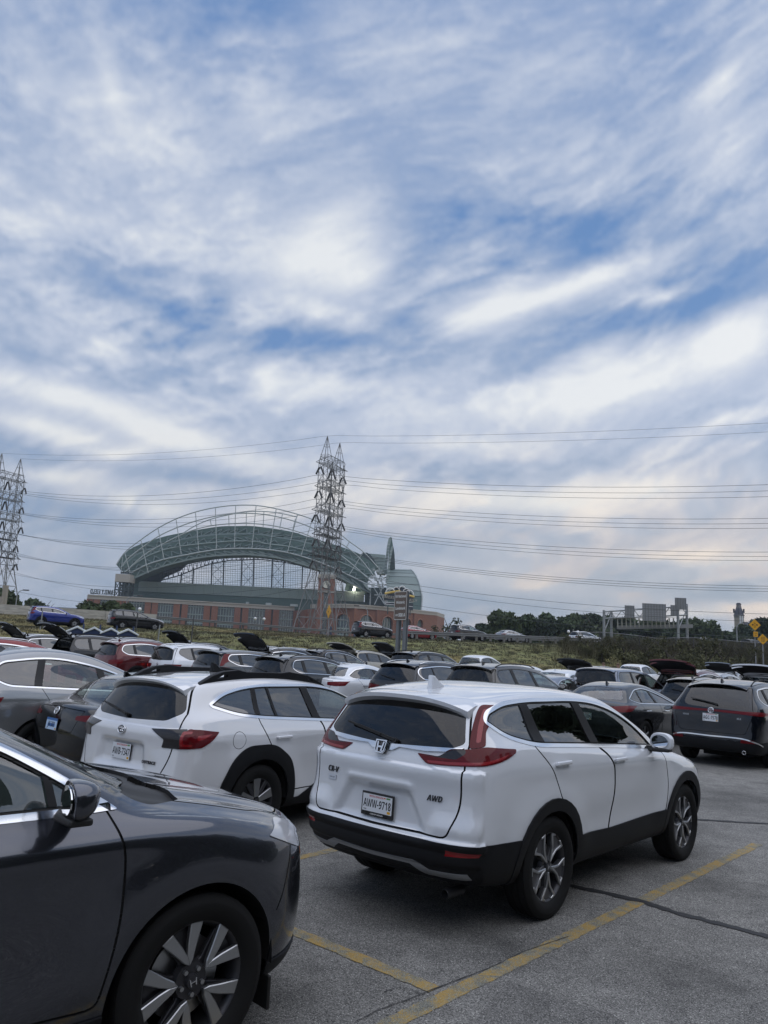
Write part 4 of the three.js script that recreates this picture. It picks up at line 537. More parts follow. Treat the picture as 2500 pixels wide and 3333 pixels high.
  if (s.rails) { const [l0, l1, r = 0.016, up = 0.035, wi = 0.11] = s.rails, L2 = []; for (let k = 0; k <= 8; k++) { const l = lerp(l0, l1, k / 8), e = Math.min(1, Math.min(k, 8 - k) / 1); L2.push([l, roof(l) - 0.03 + up * e]); } for (const sd of [1, -1]) mesh('roof_rail', tube(L2.map(([l, h]) => X(l, sd * (s.railW - wi), h)), r, 30, 6), s.railMat || CM.chrome, g); }
  if (s.aerial) { const l = s.aerial; mesh('aerial', rod(X(l, 0, roof(l)), X(l - 0.18, 0, roof(l) + 0.32), 0.004), CM.black, g); }
  C.pr = pr; if (s.end) s.end(C, inTail);
  return g;
}
// ------------------------------------------------------------------ the white compact crossover in front
const pearl = paint([0.72, 0.745, 0.775], 0, 0.07), pearl2 = paint([0.71, 0.72, 0.735], 0, 0.07), slate = paint([0.075, 0.08, 0.096], 0.8, 0.2);
for (const p of [pearl, pearl2]) { p.ior = 1.8; p.specularIntensity = 1; }
CM.pillar = phys([0.010, 0.010, 0.011], 0.45, { specularIntensity: 0.5 });
const gauss = (x, s) => Math.exp(-(x * x) / (2 * s * s));
function crvSpec() {
  return {
    name: 'parked_suv', hero: 1, n: 9, paint: pearl, wb: 2.66, ro: 1.06, fo: 0.92, W: 1.86, H: 1.70, gc: 0.29, lip: 0.93, cowl: [2.45, 1.12], hdr: [1.42, 1.605], roofL: 0.55, rt: [-0.74, 1.605], gb: [-0.97, 1.22], bumpL: -1.07, bumpH: 0.62, tailMid: -1.02,
    belt: 1.195, beltL: 0.84, beltK: -0.064, railW: 0.74, railDrop: 0.065, tumble: 0.02, beltIn: 0.04, shoulder: 0.14, waist: 0.8, R: 0.37, rr: 0.255, tw: 0.235, arch: 0.42, track: 1.61, wheel: 'petal', sweepR: 0.95, crown: 0.06,
    disp: (l, w, h, nl, nw, nh) => {
      let d = 0;
      for (const a of [0, 2.66]) { const r = Math.hypot(l - a, h - 0.37); if (w > 0.7) d += 0.021 * gauss(r - 0.5, 0.1) * smooth(0.2, 0.6, h); }
      if (nw > 0.5) { d -= 0.018 * gauss(h - 0.62, 0.13) * smooth(0.2, 0.7, l) * smooth(2.3, 1.8, l); d += 0.012 * gauss(h - 1.06 - 0.03 * (1 - l), 0.05) * smooth(-1, 0, l) * smooth(2.9, 2, l); }
      if (nl < -0.5 && h > 0.6 && h < 1.12) { const hwid = lerp(0.47, 0.3, clamp((h - 0.66) / 0.28)); d -= 0.038 * smooth(hwid + 0.03, hwid - 0.05, w) * smooth(0.955, 0.9, h) * smooth(0.64, 0.7, h); d += 0.018 * smooth(0.36, 0.3, w) * gauss(h - 0.965, 0.014); d += 0.03 * gauss(h - 0.72, 0.06) * smooth(0.45, 0.6, w); d += 0.02 * gauss(h - 1.09, 0.06); } if (nl < -0.3 && h < 0.66) d += 0.022 * smooth(0.575, 0.60, h) * smooth(0.66, 0.63, h) - 0.02 * smooth(0.5, 0.47, h);
      return d;
    },
    dlo: [[2.1, 1.118, 0.02], [1.76, 1.36, 0.3], [1.4, 1.505, 0.3], [1.0, 1.59, 0.3], [0.6, 1.617, 0.2], [-0.1, 1.617, 0.2], [-0.42, 1.592, 0.12], [-0.62, 1.53, 0.08], [-0.68, 1.45, 0.05], [-0.5, 1.335, 0.12], [-0.18, 1.262, 0.15], [0.84, 1.203, 0.2]], chrome: 0.028,
    pillars: [[0.87, 0.6, 0.15, 0.12], [-0.06, -0.165, 0.165, 0.085]], doorPolys: [[[1.0, 0.5], [2.17, 0.53, 0.04], [2.23, 0.84, 0.3], [2.14, 1.16, 0.02], [0.8, 1.27], [0.86, 1.205], [0.99, 1.13, 0.12], [1.06, 1.0, 0.12], [1.07, 0.8, 0.1]], [[0.42, 0.5], [1.0, 0.5], [1.07, 0.8, 0.1], [1.06, 1.0, 0.12], [0.99, 1.13, 0.12], [0.86, 1.205], [0.8, 1.27], [-0.21, 1.33], [-0.19, 1.265], [-0.04, 1.11, 0.1], [0.04, 1.0, 0.1], [0.1, 0.86, 0.05], [0.34, 0.7, 0.2]]], doors: [1, 1, 1, 1],
    handles: [[0.13, 1.125], [1.14, 1.085]], seatF: 1.3, seatR: 0.4, fin: -0.42, mirrorL: 1.86, mirrorH: 1.215,
    rearGlass: [[-0.02, 1.235], [0.6, 1.262, 0.03], [0.685, 1.30, 0.03], [0.585, 1.56, 0.03], [-0.02, 1.575]],
    lamps: [
      ['tail_light_strip', [[0.44, 1.15], [0.6, 1.152], [0.88, 1.17], [1.06, 1.205, 0.03], [1.12, 1.235], [1.06, 1.222, 0.03], [0.88, 1.188], [0.6, 1.17], [0.43, 1.166]], 'wrapR', (t) => avg(t, 0) < -0.4 && avg(t, 8) < 8.6, CM.redLit],
      ['tail_light_strip', [[0.745, 1.31], [0.765, 1.315], [0.73, 1.42], [0.695, 1.545], [0.68, 1.54], [0.712, 1.41]], 'rear', (t) => avg(t, 0) < -0.4 && avg(t, 8) > 6 && avg(t, 8) < 11.6, CM.redLit],
      ['tail_light_inset', [[0.36, 1.196], [0.66, 1.19], [0.72, 1.235], [0.71, 1.262], [0.60, 1.25], [0.52, 1.2]], 'wrapR', (t) => avg(t, 0) < -0.4, CM.smoke],
      ['tail_light', [[0.60, 1.255], [0.72, 1.265], [0.86, 1.285], [1.19, 1.262, 0.02], [1.195, 1.235, 0.02], [1.08, 1.195, 0.06], [0.9, 1.162, 0.08], [0.55, 1.142, 0.03], [0.43, 1.14, 0.03], [0.33, 1.205, 0.02], [0.52, 1.2, 0.02]], 'wrapR', (t) => avg(t, 0) < -0.4, CM.redDeep],
      ['tail_light_column', [[0.72, 1.27], [0.80, 1.285], [0.755, 1.38], [0.715, 1.565], [0.65, 1.572], [0.685, 1.4]], 'rear', (t) => avg(t, 0) < -0.4 && avg(t, 8) > 6 && avg(t, 8) < 11.6, CM.redDeep],
      ['headlight', [[0.5, 0.87], [0.95, 0.97, 0.03], [1.25, 1.0, 0.03], [0.95, 0.86, 0.05], [0.6, 0.8, 0.04]], 'wrapF', (t) => avg(t, 0) > 2.8 && avg(t, 8) < 8, CM.lens, 0.004],
    ],
    tailgate: [[-0.02, 0.655], [0.66, 0.662, 0.05], [0.73, 0.85, 0.2], [0.735, 1.13], [0.72, 1.3], [0.62, 1.575], [-0.02, 1.6]], plate: ['AWW-9718', 0.0, 0.785, 'wi', true], plateOff: 0.02, wiper: [0.11, -0.33, 1.262], spoiler: [0.09, 0.05, 0.64], spoilDrop: 0.0, clad: false,
    mid: (C) => {
      const { take, emit, split, s } = C;
      // dark smoked area inside the lower lamp, chrome strip under the glass
      const arch = (l, r, a0, a1) => { const o = []; for (let k = 0; k <= 20; k++) { const a = lerp(a0, a1, k / 20); o.push([l + r * Math.cos(a), 0.375 + r * Math.sin(a)]); } return o; };
      const trim = take(arch(0, 0.505, -0.4, Math.PI + 0.2), 'side', (t) => avg(t, 1) > 0.62 && avg(t, 8) < 8 && avg(t, 4) > 0.2).concat(take(arch(2.66, 0.5, -0.3, Math.PI + 0.3), 'side', (t) => avg(t, 1) > 0.62 && avg(t, 8) < 8 && avg(t, 4) > 0.1));
      emit('wheel_arch_trim', trim, CM.clad, 'both', 0.014);
      emit('sill_trim', take([[0.3, -0.1], [2.4, -0.1], [2.4, 0.56], [2.1, 0.545, 0.01], [1.05, 0.525], [0.3, 0.55]], 'side', (t) => avg(t, 1) > 0.5 && avg(t, 8) < 6), CM.clad, 'both', 0.012);
      emit('chrome_strip', take([[-0.02, 1.196], [0.1, 1.196], [0.16, 1.225], [0.4, 1.222], [0.64, 1.24], [0.69, 1.268], [0.6, 1.262], [-0.02, 1.236]], 'rear', (t) => avg(t, 3) < -0.3), CM.chrome, 'both', 0.014);
      const refl = take([[0.66, 0.555], [0.9, 0.562], [0.92, 0.592], [0.67, 0.598]], 'wrapR', (t) => avg(t, 0) < -0.6 && avg(t, 8) < 6); for (const sd of ['right', 'left']) emit('reflector', refl, CM.redLit, sd, 0.008);
      const sk = take([[-0.02, 0.447], [0.36, 0.455, 0.05], [0.48, 0.395, 0.05], [0.82, 0.405], [0.8, 0.445, 0.03], [0.52, 0.44, 0.05], [0.4, 0.492, 0.05], [-0.02, 0.478]], 'wrapR', (t) => avg(t, 0) < -0.7 && avg(t, 8) < 5); emit('skid_strip', sk, CM.silver, 'both', 0.012);
      emit('rear_bumper', take([[-2, -1], [-0.42, -1], [-0.4, 0.4], [-0.45, 0.63], [-2, 0.648]], 'side', (t) => avg(t, 8) < 6), CM.clad, 'both', 0.008);
      emit('front_bumper_trim', take([[3.0, -1], [4, -1], [4, 0.47], [3.1, 0.5]], 'side', (t) => avg(t, 8) < 6), CM.clad, 'both', 0.006);
    },
    end: (C, inTail) => {
      const { g, pr, put, X } = C;
      // emblem: upright letter in a rounded frame
      const p = pr('rear', 0, 1.205, 'rear'), em = put(mesh('emblem', (() => { const sh = new THREE.Shape(); const o = [[-0.056, 0.05], [0.056, 0.05], [0.05, -0.03], [0.03, -0.05], [-0.03, -0.05], [-0.05, -0.03]]; o.forEach((q, i) => (i ? sh.lineTo(...q) : sh.moveTo(...q))); const h = new THREE.Path(); const o2 = rpoly([[-0.047, 0.042, 0.012], [0.047, 0.042, 0.012], [0.042, -0.028, 0.02], [0.026, -0.042, 0.01], [-0.026, -0.042, 0.01], [-0.042, -0.028, 0.02]], 0.01, 3); o2.forEach((q, i) => (i ? h.lineTo(...q) : h.moveTo(...q))); sh.holes.push(h); return merge([new THREE.ExtrudeGeometry(sh, { depth: 0.012, bevelEnabled: true, bevelSize: 0.002, bevelThickness: 0.002, bevelSegments: 1 }), bar([-0.03, 0.036, 0.01], [-0.019, -0.036, 0.01], 0.013, 0.01), bar([0.03, 0.036, 0.01], [0.019, -0.036, 0.01], 0.013, 0.01), box(0.044, 0.013, 0.01, 0, -0.004, 0.01)]); })(), CM.chrome, g), p, 0.028); inTail(em);
      const bk = put(mesh('emblem_plate', (() => { const b = rbox(0.105, 0.094, 0.018, 0.008); return b; })(), CM.gloss, g), p, 0.018); inTail(bk);
      const word = (txt, w, h, size, tilt = 0) => { const q = pr('rear', w, h, 'rear'), gg = letters(txt, size, 0.004); gg.applyMatrix4(new THREE.Matrix4().makeShear(0, 0, 0.25, 0, 0, 0)); return inTail(put(mesh('badge', gg, CM.rimDark, g), q, 0.003)); };
      word('CR-V', -0.51, 0.985, 0.044); word('AWD', 0.53, 0.915, 0.04);
      const sub = pr('rear', -0.52, 0.92, 'rear'), tx = wordMat('CONCEPT', '#30343a', '#c8cdd4', 'bold 40px sans-serif', 256, 96), st = put(mesh('dealer_badge', box(0.1, 0.036, 0.003), [0, 1, 2, 3, 4, 5].map((k) => (k === 4 ? new THREE.MeshStandardMaterial({ map: tx, roughness: 0.4 }) : CM.silver)), g), sub, 0.003); inTail(st);
      const fr = pr('rear', 0, 0.72, 'rear'); // dealer strip on the plate frame
      const strip = new THREE.PlaneGeometry(0.22, 0.026); const pl = C.tailgate.children.find((c) => c.name === 'licence_plate'); strip.translate(0, -0.07, 0.008); mesh('frame_lettering', strip, new THREE.MeshStandardMaterial({ map: wordMat('CONCEPT MOTORS', '#e8e8e8', '#08080a', 'bold 34px sans-serif', 512, 64), roughness: 0.5 }), pl);
      for (const w of [0.6]) mesh('exhaust_pipe', (() => { const a = new THREE.LatheGeometry([[0.03, 0], [0.036, 0.005], [0.036, 0.2], [0.031, 0.2], [0.031, 0.02]].map((q) => new THREE.Vector2(...q)), 18); a.rotateX(-Math.PI / 2); a.translate(w, 0.275, 0); a.translate(0, 0, X(-0.92, 0, 0).z); return a; })(), CM.rimDark, g);
      // smoked insets in the lower lamps
      for (const sd of [1, -1]) { const a = pr('rear', sd * 0.5, 1.165, 'rear'); }
    },
  };
}

// ------------------------------------------------------------------ the white wagon beside it
function wagonSpec() {
  return {
    name: 'parked_wagon', hero: 1, n: 7, paint: pearl2, wb: 2.74, ro: 1.12, fo: 0.99, W: 1.87, H: 1.60, gc: 0.24, lip: 0.88, cowl: [2.45, 1.04], hdr: [1.4, 1.50], roofL: 0.6, rt: [-0.80, 1.535], gb: [-1.02, 1.125], bumpL: -1.12, bumpH: 0.6, tailMid: -1.08,
    belt: 1.115, beltL: 0.84, beltK: -0.062, railW: 0.70, tumble: 0.02, railDrop: 0.06, beltIn: 0.045, shoulder: 0.13, waist: 0.74, R: 0.36, rr: 0.235, tw: 0.23, arch: 0.425, track: 1.62, wheel: 'slot', crown: 0.05, greenTaper: 0.1, glass: [CM.tint, CM.privacy, CM.privacy, CM.privacy],
    disp: (l, w, h, nl, nw, nh) => { let d = 0; for (const a of [0, 2.74]) { const r = Math.hypot(l - a, h - 0.36); if (w > 0.7) d += 0.022 * gauss(r - 0.5, 0.1) * smooth(0.2, 0.6, h); } if (nw > 0.5) { d -= 0.02 * gauss(h - 0.6, 0.12) * smooth(0.2, 0.7, l) * smooth(2.3, 1.8, l); d += 0.012 * gauss(h - 1.0, 0.045); } if (nl < -0.5 && h > 0.6 && h < 1.1) { const q = lerp(0.4, 0.34, clamp((h - 0.7) / 0.24)); d -= 0.045 * smooth(q + 0.03, q - 0.05, w) * smooth(0.955, 0.91, h) * smooth(0.66, 0.74, h); d += 0.018 * gauss(h - 1.04, 0.05); } return d; },
    dlo: [[2.06, 1.045, 0.02], [1.76, 1.29, 0.3], [1.4, 1.452, 0.3], [0.98, 1.515, 0.3], [0.1, 1.518, 0.3], [-0.18, 1.488, 0.2], [-0.42, 1.43, 0.1], [-0.60, 1.33, 0.04], [-0.58, 1.295, 0.05], [-0.3, 1.21, 0.15], [0.05, 1.172, 0.2], [1.2, 1.1, 0.2]], chrome: 0.026,
    pillars: [[0.92, 0.74, 0.13, 0.1], [0.27, 0.19, 0.035, 0.03], [-0.02, 0.02, 0.06, 0.05]], doorPolys: [[[1.02, 0.42], [2.2, 0.42, 0.04], [2.25, 0.75, 0.3], [2.1, 1.1, 0.02], [0.9, 1.16], [0.95, 1.08]], [[0.4, 0.42], [1.02, 0.42], [0.95, 1.08], [0.9, 1.16], [-0.04, 1.24], [-0.03, 1.15], [0.05, 0.98, 0.2], [0.16, 0.84, 0.05], [0.36, 0.66, 0.2]]], doors: [1, 1, 1, 1],
    handles: [[0.28, 0.985], [1.2, 0.955]], seatF: 1.35, seatR: 0.4, fin: 0.02, finMat: CM.clad, mirrorL: 1.86, mirrorH: 1.12, fuel: [-0.33, 0.985, 0.085],
    rearGlass: [[-0.02, 1.145], [0.55, 1.165, 0.05], [0.70, 1.25, 0.05], [0.56, 1.50, 0.03], [-0.02, 1.515]], spoiler: [0.06, 0.035, 0.6],
    lamps: [['tail_light_strip', [[0.80, 1.085], [0.9, 1.085], [0.9, 1.065], [0.83, 1.06], [0.83, 0.972], [0.92, 0.972], [0.92, 0.95], [0.80, 0.95]], 'wrapR', (t) => avg(t, 0) < -0.3 && avg(t, 8) < 8, CM.redLit], ['tail_light_strip', [[0.97, 1.045], [1.14, 1.06], [1.05, 1.02], [0.97, 1.0]], 'wrapR', (t) => avg(t, 0) < -0.3 && avg(t, 8) < 8, CM.redLit], ['tail_light', [[0.84, 1.105], [0.98, 1.10], [1.22, 1.075, 0.02], [1.12, 0.99, 0.04], [1.02, 0.935, 0.03], [0.8, 0.925]], 'wrapR', (t) => avg(t, 0) < -0.3 && avg(t, 8) < 8, CM.redDeep], ['tail_light_inset', [[0.42, 1.085, 0.01], [0.84, 1.105], [0.82, 0.925], [0.6, 0.925, 0.02], [0.62, 1.0, 0.02]], 'wrapR', (t) => avg(t, 0) < -0.3 && avg(t, 8) < 8, CM.smoke], ['headlight', [[0.5, 0.78], [0.95, 0.88, 0.03], [1.3, 0.93, 0.03], [0.95, 0.77, 0.05], [0.6, 0.72, 0.04]], 'wrapF', (t) => avg(t, 0) > 2.8 && avg(t, 8) < 8, CM.lens, 0.004]],
    tailgate: [[-0.02, 0.63], [0.62, 0.64, 0.05], [0.72, 0.85, 0.1], [0.735, 1.1], [0.725, 1.24], [0.6, 1.5], [-0.02, 1.53]], plate: ['AWB-7347', 0.0, 0.83, 'wi', false], plateOff: 0.014, wiper: [-0.02, -0.42, 1.175], clad: false,
    mid: (C) => {
      const { take, emit } = C, arch = (l, r) => [[l - r - 0.06, 0.3], [l - r - 0.02, 0.58], [l - r + 0.1, 0.8, 0.1], [l - 0.22, 0.925, 0.12], [l + 0.16, 0.925, 0.12], [l + r - 0.08, 0.76, 0.1], [l + r + 0.01, 0.56, 0.1], [l + r + 0.04, 0.3]];
      const m = (t) => avg(t, 1) > 0.6 && avg(t, 8) < 8 && avg(t, 4) > 0.2; emit('wheel_arch_trim', take(rpoly(arch(0, 0.5), 0.03), 'side', m).concat(take(rpoly(arch(2.74, 0.5), 0.03), 'side', m)), CM.clad, 'both', 0.016);
      emit('sill_trim', take([[0.3, -0.1], [2.4, -0.1], [2.4, 0.48], [1.3, 0.42], [0.85, 0.45], [0.62, 0.34], [0.3, 0.33]], 'side', (t) => avg(t, 1) > 0.5 && avg(t, 8) < 6), CM.clad, 'both', 0.012);
      emit('lower_bumper', take([[-2, -1], [-0.4, -1], [-0.4, 0.5], [-2, 0.5]], 'side', (t) => avg(t, 8) < 6), CM.clad, 'both', 0.008); emit('lower_bumper', take([[3.05, -1], [4, -1], [4, 0.45], [3.1, 0.45]], 'side', (t) => avg(t, 8) < 6), CM.clad, 'both', 0.008);
    },
    end: (C, inTail) => {
      const { g, pr, put, X, roof } = C;
      const e = pr('rear', 0, 1.04, 'rear'), oval = new THREE.TorusGeometry(0.05, 0.006, 8, 28); oval.scale(1.15, 0.78, 1); inTail(put(mesh('emblem', merge([oval, ...[[-0.03, 0.012], [0, 0.016], [0.012, -0.002], [0.03, 0.008], [0.022, -0.016], [-0.008, -0.014]].map(([x, y]) => new THREE.OctahedronGeometry(0.009).translate(x, y, 0))]), CM.chrome, g), e, 0.01)); const bk = new THREE.CylinderGeometry(0.05, 0.05, 0.006, 24); bk.scale(1.1, 1, 0.74); bk.rotateX(Math.PI / 2); inTail(put(mesh('emblem_plate', bk, CM.gloss, g), e, 0.004));
      const word = (txt, w, h, size) => { const q = pr('rear', w, h, 'rear'), gg = letters(txt, size, 0.004); inTail(put(mesh('badge', gg, CM.rimDark, g), q, 0.002)); }; word('OUTBACK', 0.47, 0.775, 0.03);
      const sw = pr('side', 0.98, 0.36, 'side'); sw.at = X(sw.l, sw.w, sw.h); put(mesh('badge', letters('OUTBACK', 0.045, 0.004), CM.rimDark, g), sw, 0.016);
      // tall black roof rails with solid feet
      for (const sd of [1, -1]) { // drawn in side view, thick across
        const l0 = -0.62, l1 = 1.28, top = [], botm = []; const H = (l) => roof(l) - 0.045; const shp = new THREE.Shape();
        const up = [[l0, 0], [l0 + 0.16, 0.06], [l0 + 0.3, 0.09], [l0 + 0.5, 0.095], [l0 + 0.62, 0.07], [l1 - 0.75, 0.068], [l1 - 0.62, 0.088], [l1 - 0.32, 0.08], [l1 - 0.12, 0.04], [l1, 0]];
        up.forEach(([l, u], i) => shp[i ? 'lineTo' : 'moveTo'](l, H(l) + u)); for (let k = 12; k >= 0; k--) { const l = lerp(l0, l1, k / 12); shp.lineTo(l, H(l) - 0.02); }
        const hole = new THREE.Path(); [[l0 + 0.22, 0.03], [l0 + 0.3, 0.062], [l0 + 0.36, 0.062], [l0 + 0.36, 0.035]].forEach(([l, u], i) => hole[i ? 'lineTo' : 'moveTo'](l, H(l) + u)); shp.holes.push(hole);
        const hole2 = new THREE.Path(); [[l1 - 0.2, 0.03], [l1 - 0.25, 0.05], [l1 - 0.32, 0.05], [l1 - 0.3, 0.03]].forEach(([l, u], i) => hole2[i ? 'lineTo' : 'moveTo'](l, H(l) + u)); shp.holes.push(hole2);
        const q = new THREE.ExtrudeGeometry(shp, { depth: 0.05, bevelEnabled: true, bevelSize: 0.006, bevelThickness: 0.008, bevelSegments: 2 }); q.rotateY(Math.PI / 2); q.translate(sd * 0.575 - 0.025, 0, 2.74 / 2); mesh('roof_rail', q, CM.clad, g);
      }
    },
  };
}
// ------------------------------------------------------------------ the grey crossover in the corner, nose to the right
function noseSpec() {
  return {
    name: 'parked_suv', hero: 1, n: 9, paint: slate, wb: 2.82, ro: 1.06, fo: 0.95, W: 1.99, H: 1.80, gc: 0.24, lip: 1.0, cowl: [2.62, 1.22], hdr: [1.5, 1.72], roofL: 0.6, rt: [-0.75, 1.70], gb: [-0.98, 1.2], bumpL: -1.06, bumpH: 0.7,
    belt: 1.165, beltL: 1.5, beltK: 0.01, railW: 0.75, tumble: 0.02, railDrop: 0.07, beltIn: 0.06, shoulder: 0.15, waist: 0.8, R: 0.385, rr: 0.27, tw: 0.25, arch: 0.445, track: 1.72, wheel: 'vee', hoodBulge: 0.0, sweepF: 1.15, crown: 0.035, clad: false, wheelTurn: 0.2,
    disp: (l, w, h, nl, nw, nh) => { let d = 0; for (const a of [0, 2.82]) { const r = Math.hypot(l - a, h - 0.385); if (w > 0.6) d += 0.03 * gauss(r - 0.52, 0.09) * smooth(0.2, 0.6, h); } if (nw > 0.4) { d += 0.02 * gauss(h - 1.03 - 0.02 * l + 0.02, 0.05) * smooth(3.6, 2.8, l); d -= 0.02 * gauss(h - 0.62, 0.13) * smooth(0.3, 0.8, l) * smooth(2.3, 1.9, l); } if (nh > 0.55 && l > 2.4) d += 0.014 * smooth(0.62, 0.56, w) * smooth(0.3, 0.5, w) + 0.008 * gauss(w - 0.72, 0.03); return d; },
    dlo: [[2.40, 1.18, 0.015], [2.36, 1.21, 0.02], [2.06, 1.39, 0.3], [1.86, 1.50, 0.3], [1.5, 1.615, 0.4], [0.6, 1.665, 0.4], [-0.3, 1.63, 0.2], [-0.62, 1.50, 0.1], [-0.55, 1.3, 0.1], [-0.2, 1.2, 0.1]], chrome: 0.03,
    pillars: [[2.12, 2.0, 0.04, 0.03], [1.02, 0.86, 0.14, 0.1], [0.0, -0.1, 0.12, 0.1]], doorPolys: [[[1.1, 0.4], [2.34, 0.4, 0.05], [2.395, 0.7, 0.2], [2.41, 1.0, 0.1], [2.33, 1.23, 0.02], [1.05, 1.25], [1.1, 1.0, 0.2]], [[0.42, 0.4], [1.1, 0.4], [1.1, 1.0, 0.2], [1.05, 1.25], [-0.1, 1.25], [-0.02, 1.05, 0.2], [0.16, 0.85, 0.1], [0.4, 0.7, 0.2]]], doors: [1, 1, 1, 1],
    handles: [[0.2, 1.06], [1.25, 1.05]], seatF: 1.4, seatR: 0.4, mirrorL: 2.10, mirrorH: 1.285, plate: null, wiper: false, fin: -0.3, glass: [CM.tint, CM.tint, CM.privacy, CM.privacy], seatMat: std([0.09, 0.09, 0.095], 0.8),
    lamps: [['tail_light', [[0.7, 1.02], [1.2, 1.04], [1.25, 1.2], [0.8, 1.2]], 'wrapR', (t) => avg(t, 0) < -0.3 && avg(t, 8) < 8, CM.red], ['headlight', [[3.22, 0.975, 0.02], [3.36, 1.02, 0.02], [3.56, 0.97, 0.04], [3.76, 0.87, 0.02], [3.76, 0.80, 0.02], [3.5, 0.865, 0.05]], 'side', (t) => avg(t, 1) > 0.35 && avg(t, 8) < 8 && avg(t, 0) > 3, CM.lamp, 0.006]],
    mid: (C) => { const { take, emit } = C; emit('scuttle', take(rpoly([[2.5, -0.01], [2.42, 0.74, 0.02], [2.60, 0.80, 0.04], [2.84, 0.70, 0.1], [2.80, 0.3, 0.2], [2.86, -0.01]], 0.02), 'top', (t) => avg(t, 5) > 0.3 && avg(t, 8) < 9.8 && avg(t, 8) > 6.2 && avg(t, 0) > 2), CM.black, 'both', -0.02); emit('side_marker', take(rpoly([[3.56, 0.853], [3.70, 0.797], [3.68, 0.765], [3.58, 0.80]], 0.01), 'side', (t) => avg(t, 1) > 0.35 && avg(t, 8) < 8), CM.amber, 'both', 0.003); emit('sill_trim', take([[0.3, -0.1], [2.5, -0.1], [2.5, 0.36], [0.3, 0.36]], 'side', (t) => avg(t, 1) > 0.5 && avg(t, 8) < 6), CM.clad, 'both', 0.01); emit('front_bumper_trim', take([[3.2, -1], [4.2, -1], [4.2, 0.4], [3.25, 0.36]], 'side', (t) => avg(t, 8) < 6), CM.clad, 'both', 0.01); emit('bumper_seam', take(ribbon(curve2([[3.27, 0.62], [3.36, 0.78], [3.40, 0.9]]), 0.01), 'side', (t) => avg(t, 4) > 0.2 && avg(t, 8) < 7), CM.seam, 'both', -0.006); },
    end: (C) => { const { g, X } = C; // dark scuttle between bonnet and windscreen, and a mud flap behind the bumper
      const flap = rbox(0.16, 0.16, 0.02, 0.008); for (const sd of [1, -1]) { const m = mesh('mud_flap', flap, CM.black, g); m.position.copy(X(3.28, sd * 0.86, 0.22)); }
    },
  };
}
// ------------------------------------------------------------------ the other vehicles, one body each
const base = { n: 4, W: 1.88, gc: 0.24, R: 0.36, rr: 0.24, tw: 0.235, railW: 0.69, tumble: 0.025, clad: true };
const stdSuv = (o) => ({ ...base, name: 'parked_suv', wb: 2.7, ro: 1.0, fo: 0.92, H: 1.69, lip: 0.95, cowl: [2.42, 1.12], hdr: [1.35, 1.60], roofL: 0.55, rt: [-0.72, 1.60], gb: [-0.93, 1.14], belt: 1.12, beltL: 0.8, beltK: -0.035, pillars: [[0.9, 0.72, 0.13, 0.1], [-0.02, -0.1, 0.12, 0.1]], doors: [2.2, 1.02, -0.08, 0.36], handles: [[0.15, 1.0], [1.2, 0.98]], chrome: 0.022, dloR: -0.5, dloB: -0.3, dloK: 0.35,
  lamps: [['tail_light', [[0.5, 1.0], [0.86, 1.02], [1.15, 1.05], [1.1, 0.9], [0.8, 0.86], [0.52, 0.86]], 'wrapR', (t) => avg(t, 0) < -0.3 && avg(t, 8) < 8, CM.red], ['headlight', [[0.55, 0.84], [0.95, 0.93, 0.03], [1.25, 0.98, 0.03], [0.95, 0.82, 0.05], [0.6, 0.76, 0.04]], 'wrapF', (t) => avg(t, 0) > 2.7 && avg(t, 8) < 8, CM.lens, 0.004]], plate: ['ABX-4821', 0, 0.8, 'wi'], fin: -0.35, wheel: 'spoke', ...o });
const stdSedan = (o) => ({ ...base, name: 'parked_sedan', rear: 'sedan', W: 1.82, gc: 0.17, R: 0.33, rr: 0.225, tw: 0.22, wb: 2.72, ro: 1.08, fo: 0.93, H: 1.45, lip: 0.78, cowl: [2.2, 0.98], hdr: [1.12, 1.36], roofL: 0.5, rt: [-0.22, 1.37], deck: [-1.0, 1.02], bl: [-0.72, 1.045], belt: 0.965, beltL: 0.8, beltK: -0.03, railW: 0.6, railDrop: 0.07, pillars: [[0.78, 0.62, 0.1, 0.08]], doors: [1.95, 0.86, -0.2, 0.3], handles: [[0.1, 0.86], [1.1, 0.84]], chrome: 0.02, dloR: -0.46, dloB: -0.32, dloT: -0.1, dloK: 0.35, dloF: 1.92, clad: false, glass: [CM.tint], waist: 0.6, shoulder: 0.13,
  lamps: [['tail_light', [[0.42, 0.93], [0.8, 0.96], [1.12, 0.965], [1.0, 0.85], [0.7, 0.83], [0.44, 0.85]], 'wrapR', (t) => avg(t, 0) < -0.2 && avg(t, 8) < 8, CM.red], ['headlight', [[0.5, 0.66], [0.9, 0.76, 0.03], [1.2, 0.8, 0.03], [0.9, 0.65, 0.05], [0.6, 0.6, 0.04]], 'wrapF', (t) => avg(t, 0) > 2.7 && avg(t, 8) < 8, CM.lens, 0.004]], plate: ['AKD-2296', 0, 0.72, 'wi'], fin: -0.1, mirrorL: 1.72, wheel: 'spoke', ...o });
const PT = {
  white: pearl, silver: paint([0.42, 0.44, 0.46], 0.5, 0.2), greyBlue: paint([0.2, 0.23, 0.29], 0.5, 0.2), grey: paint([0.075, 0.08, 0.085], 0.4, 0.2), dark: paint([0.02, 0.022, 0.025], 0.3, 0.2), black: paint([0.004, 0.0045, 0.0055], 0.05, 0.2), navy: paint([0.0035, 0.005, 0.009], 0.1, 0.2), maroon: paint([0.10, 0.012, 0.014], 0.3, 0.2), red: paint([0.2, 0.008, 0.012], 0.25, 0.2), blue: paint([0.015, 0.03, 0.19], 0.3, 0.2), beige: paint([0.38, 0.36, 0.31], 0.3, 0.4), steel: paint([0.27, 0.28, 0.29], 0.6, 0.18), taupe: paint([0.085, 0.083, 0.08], 0.45, 0.2),
};
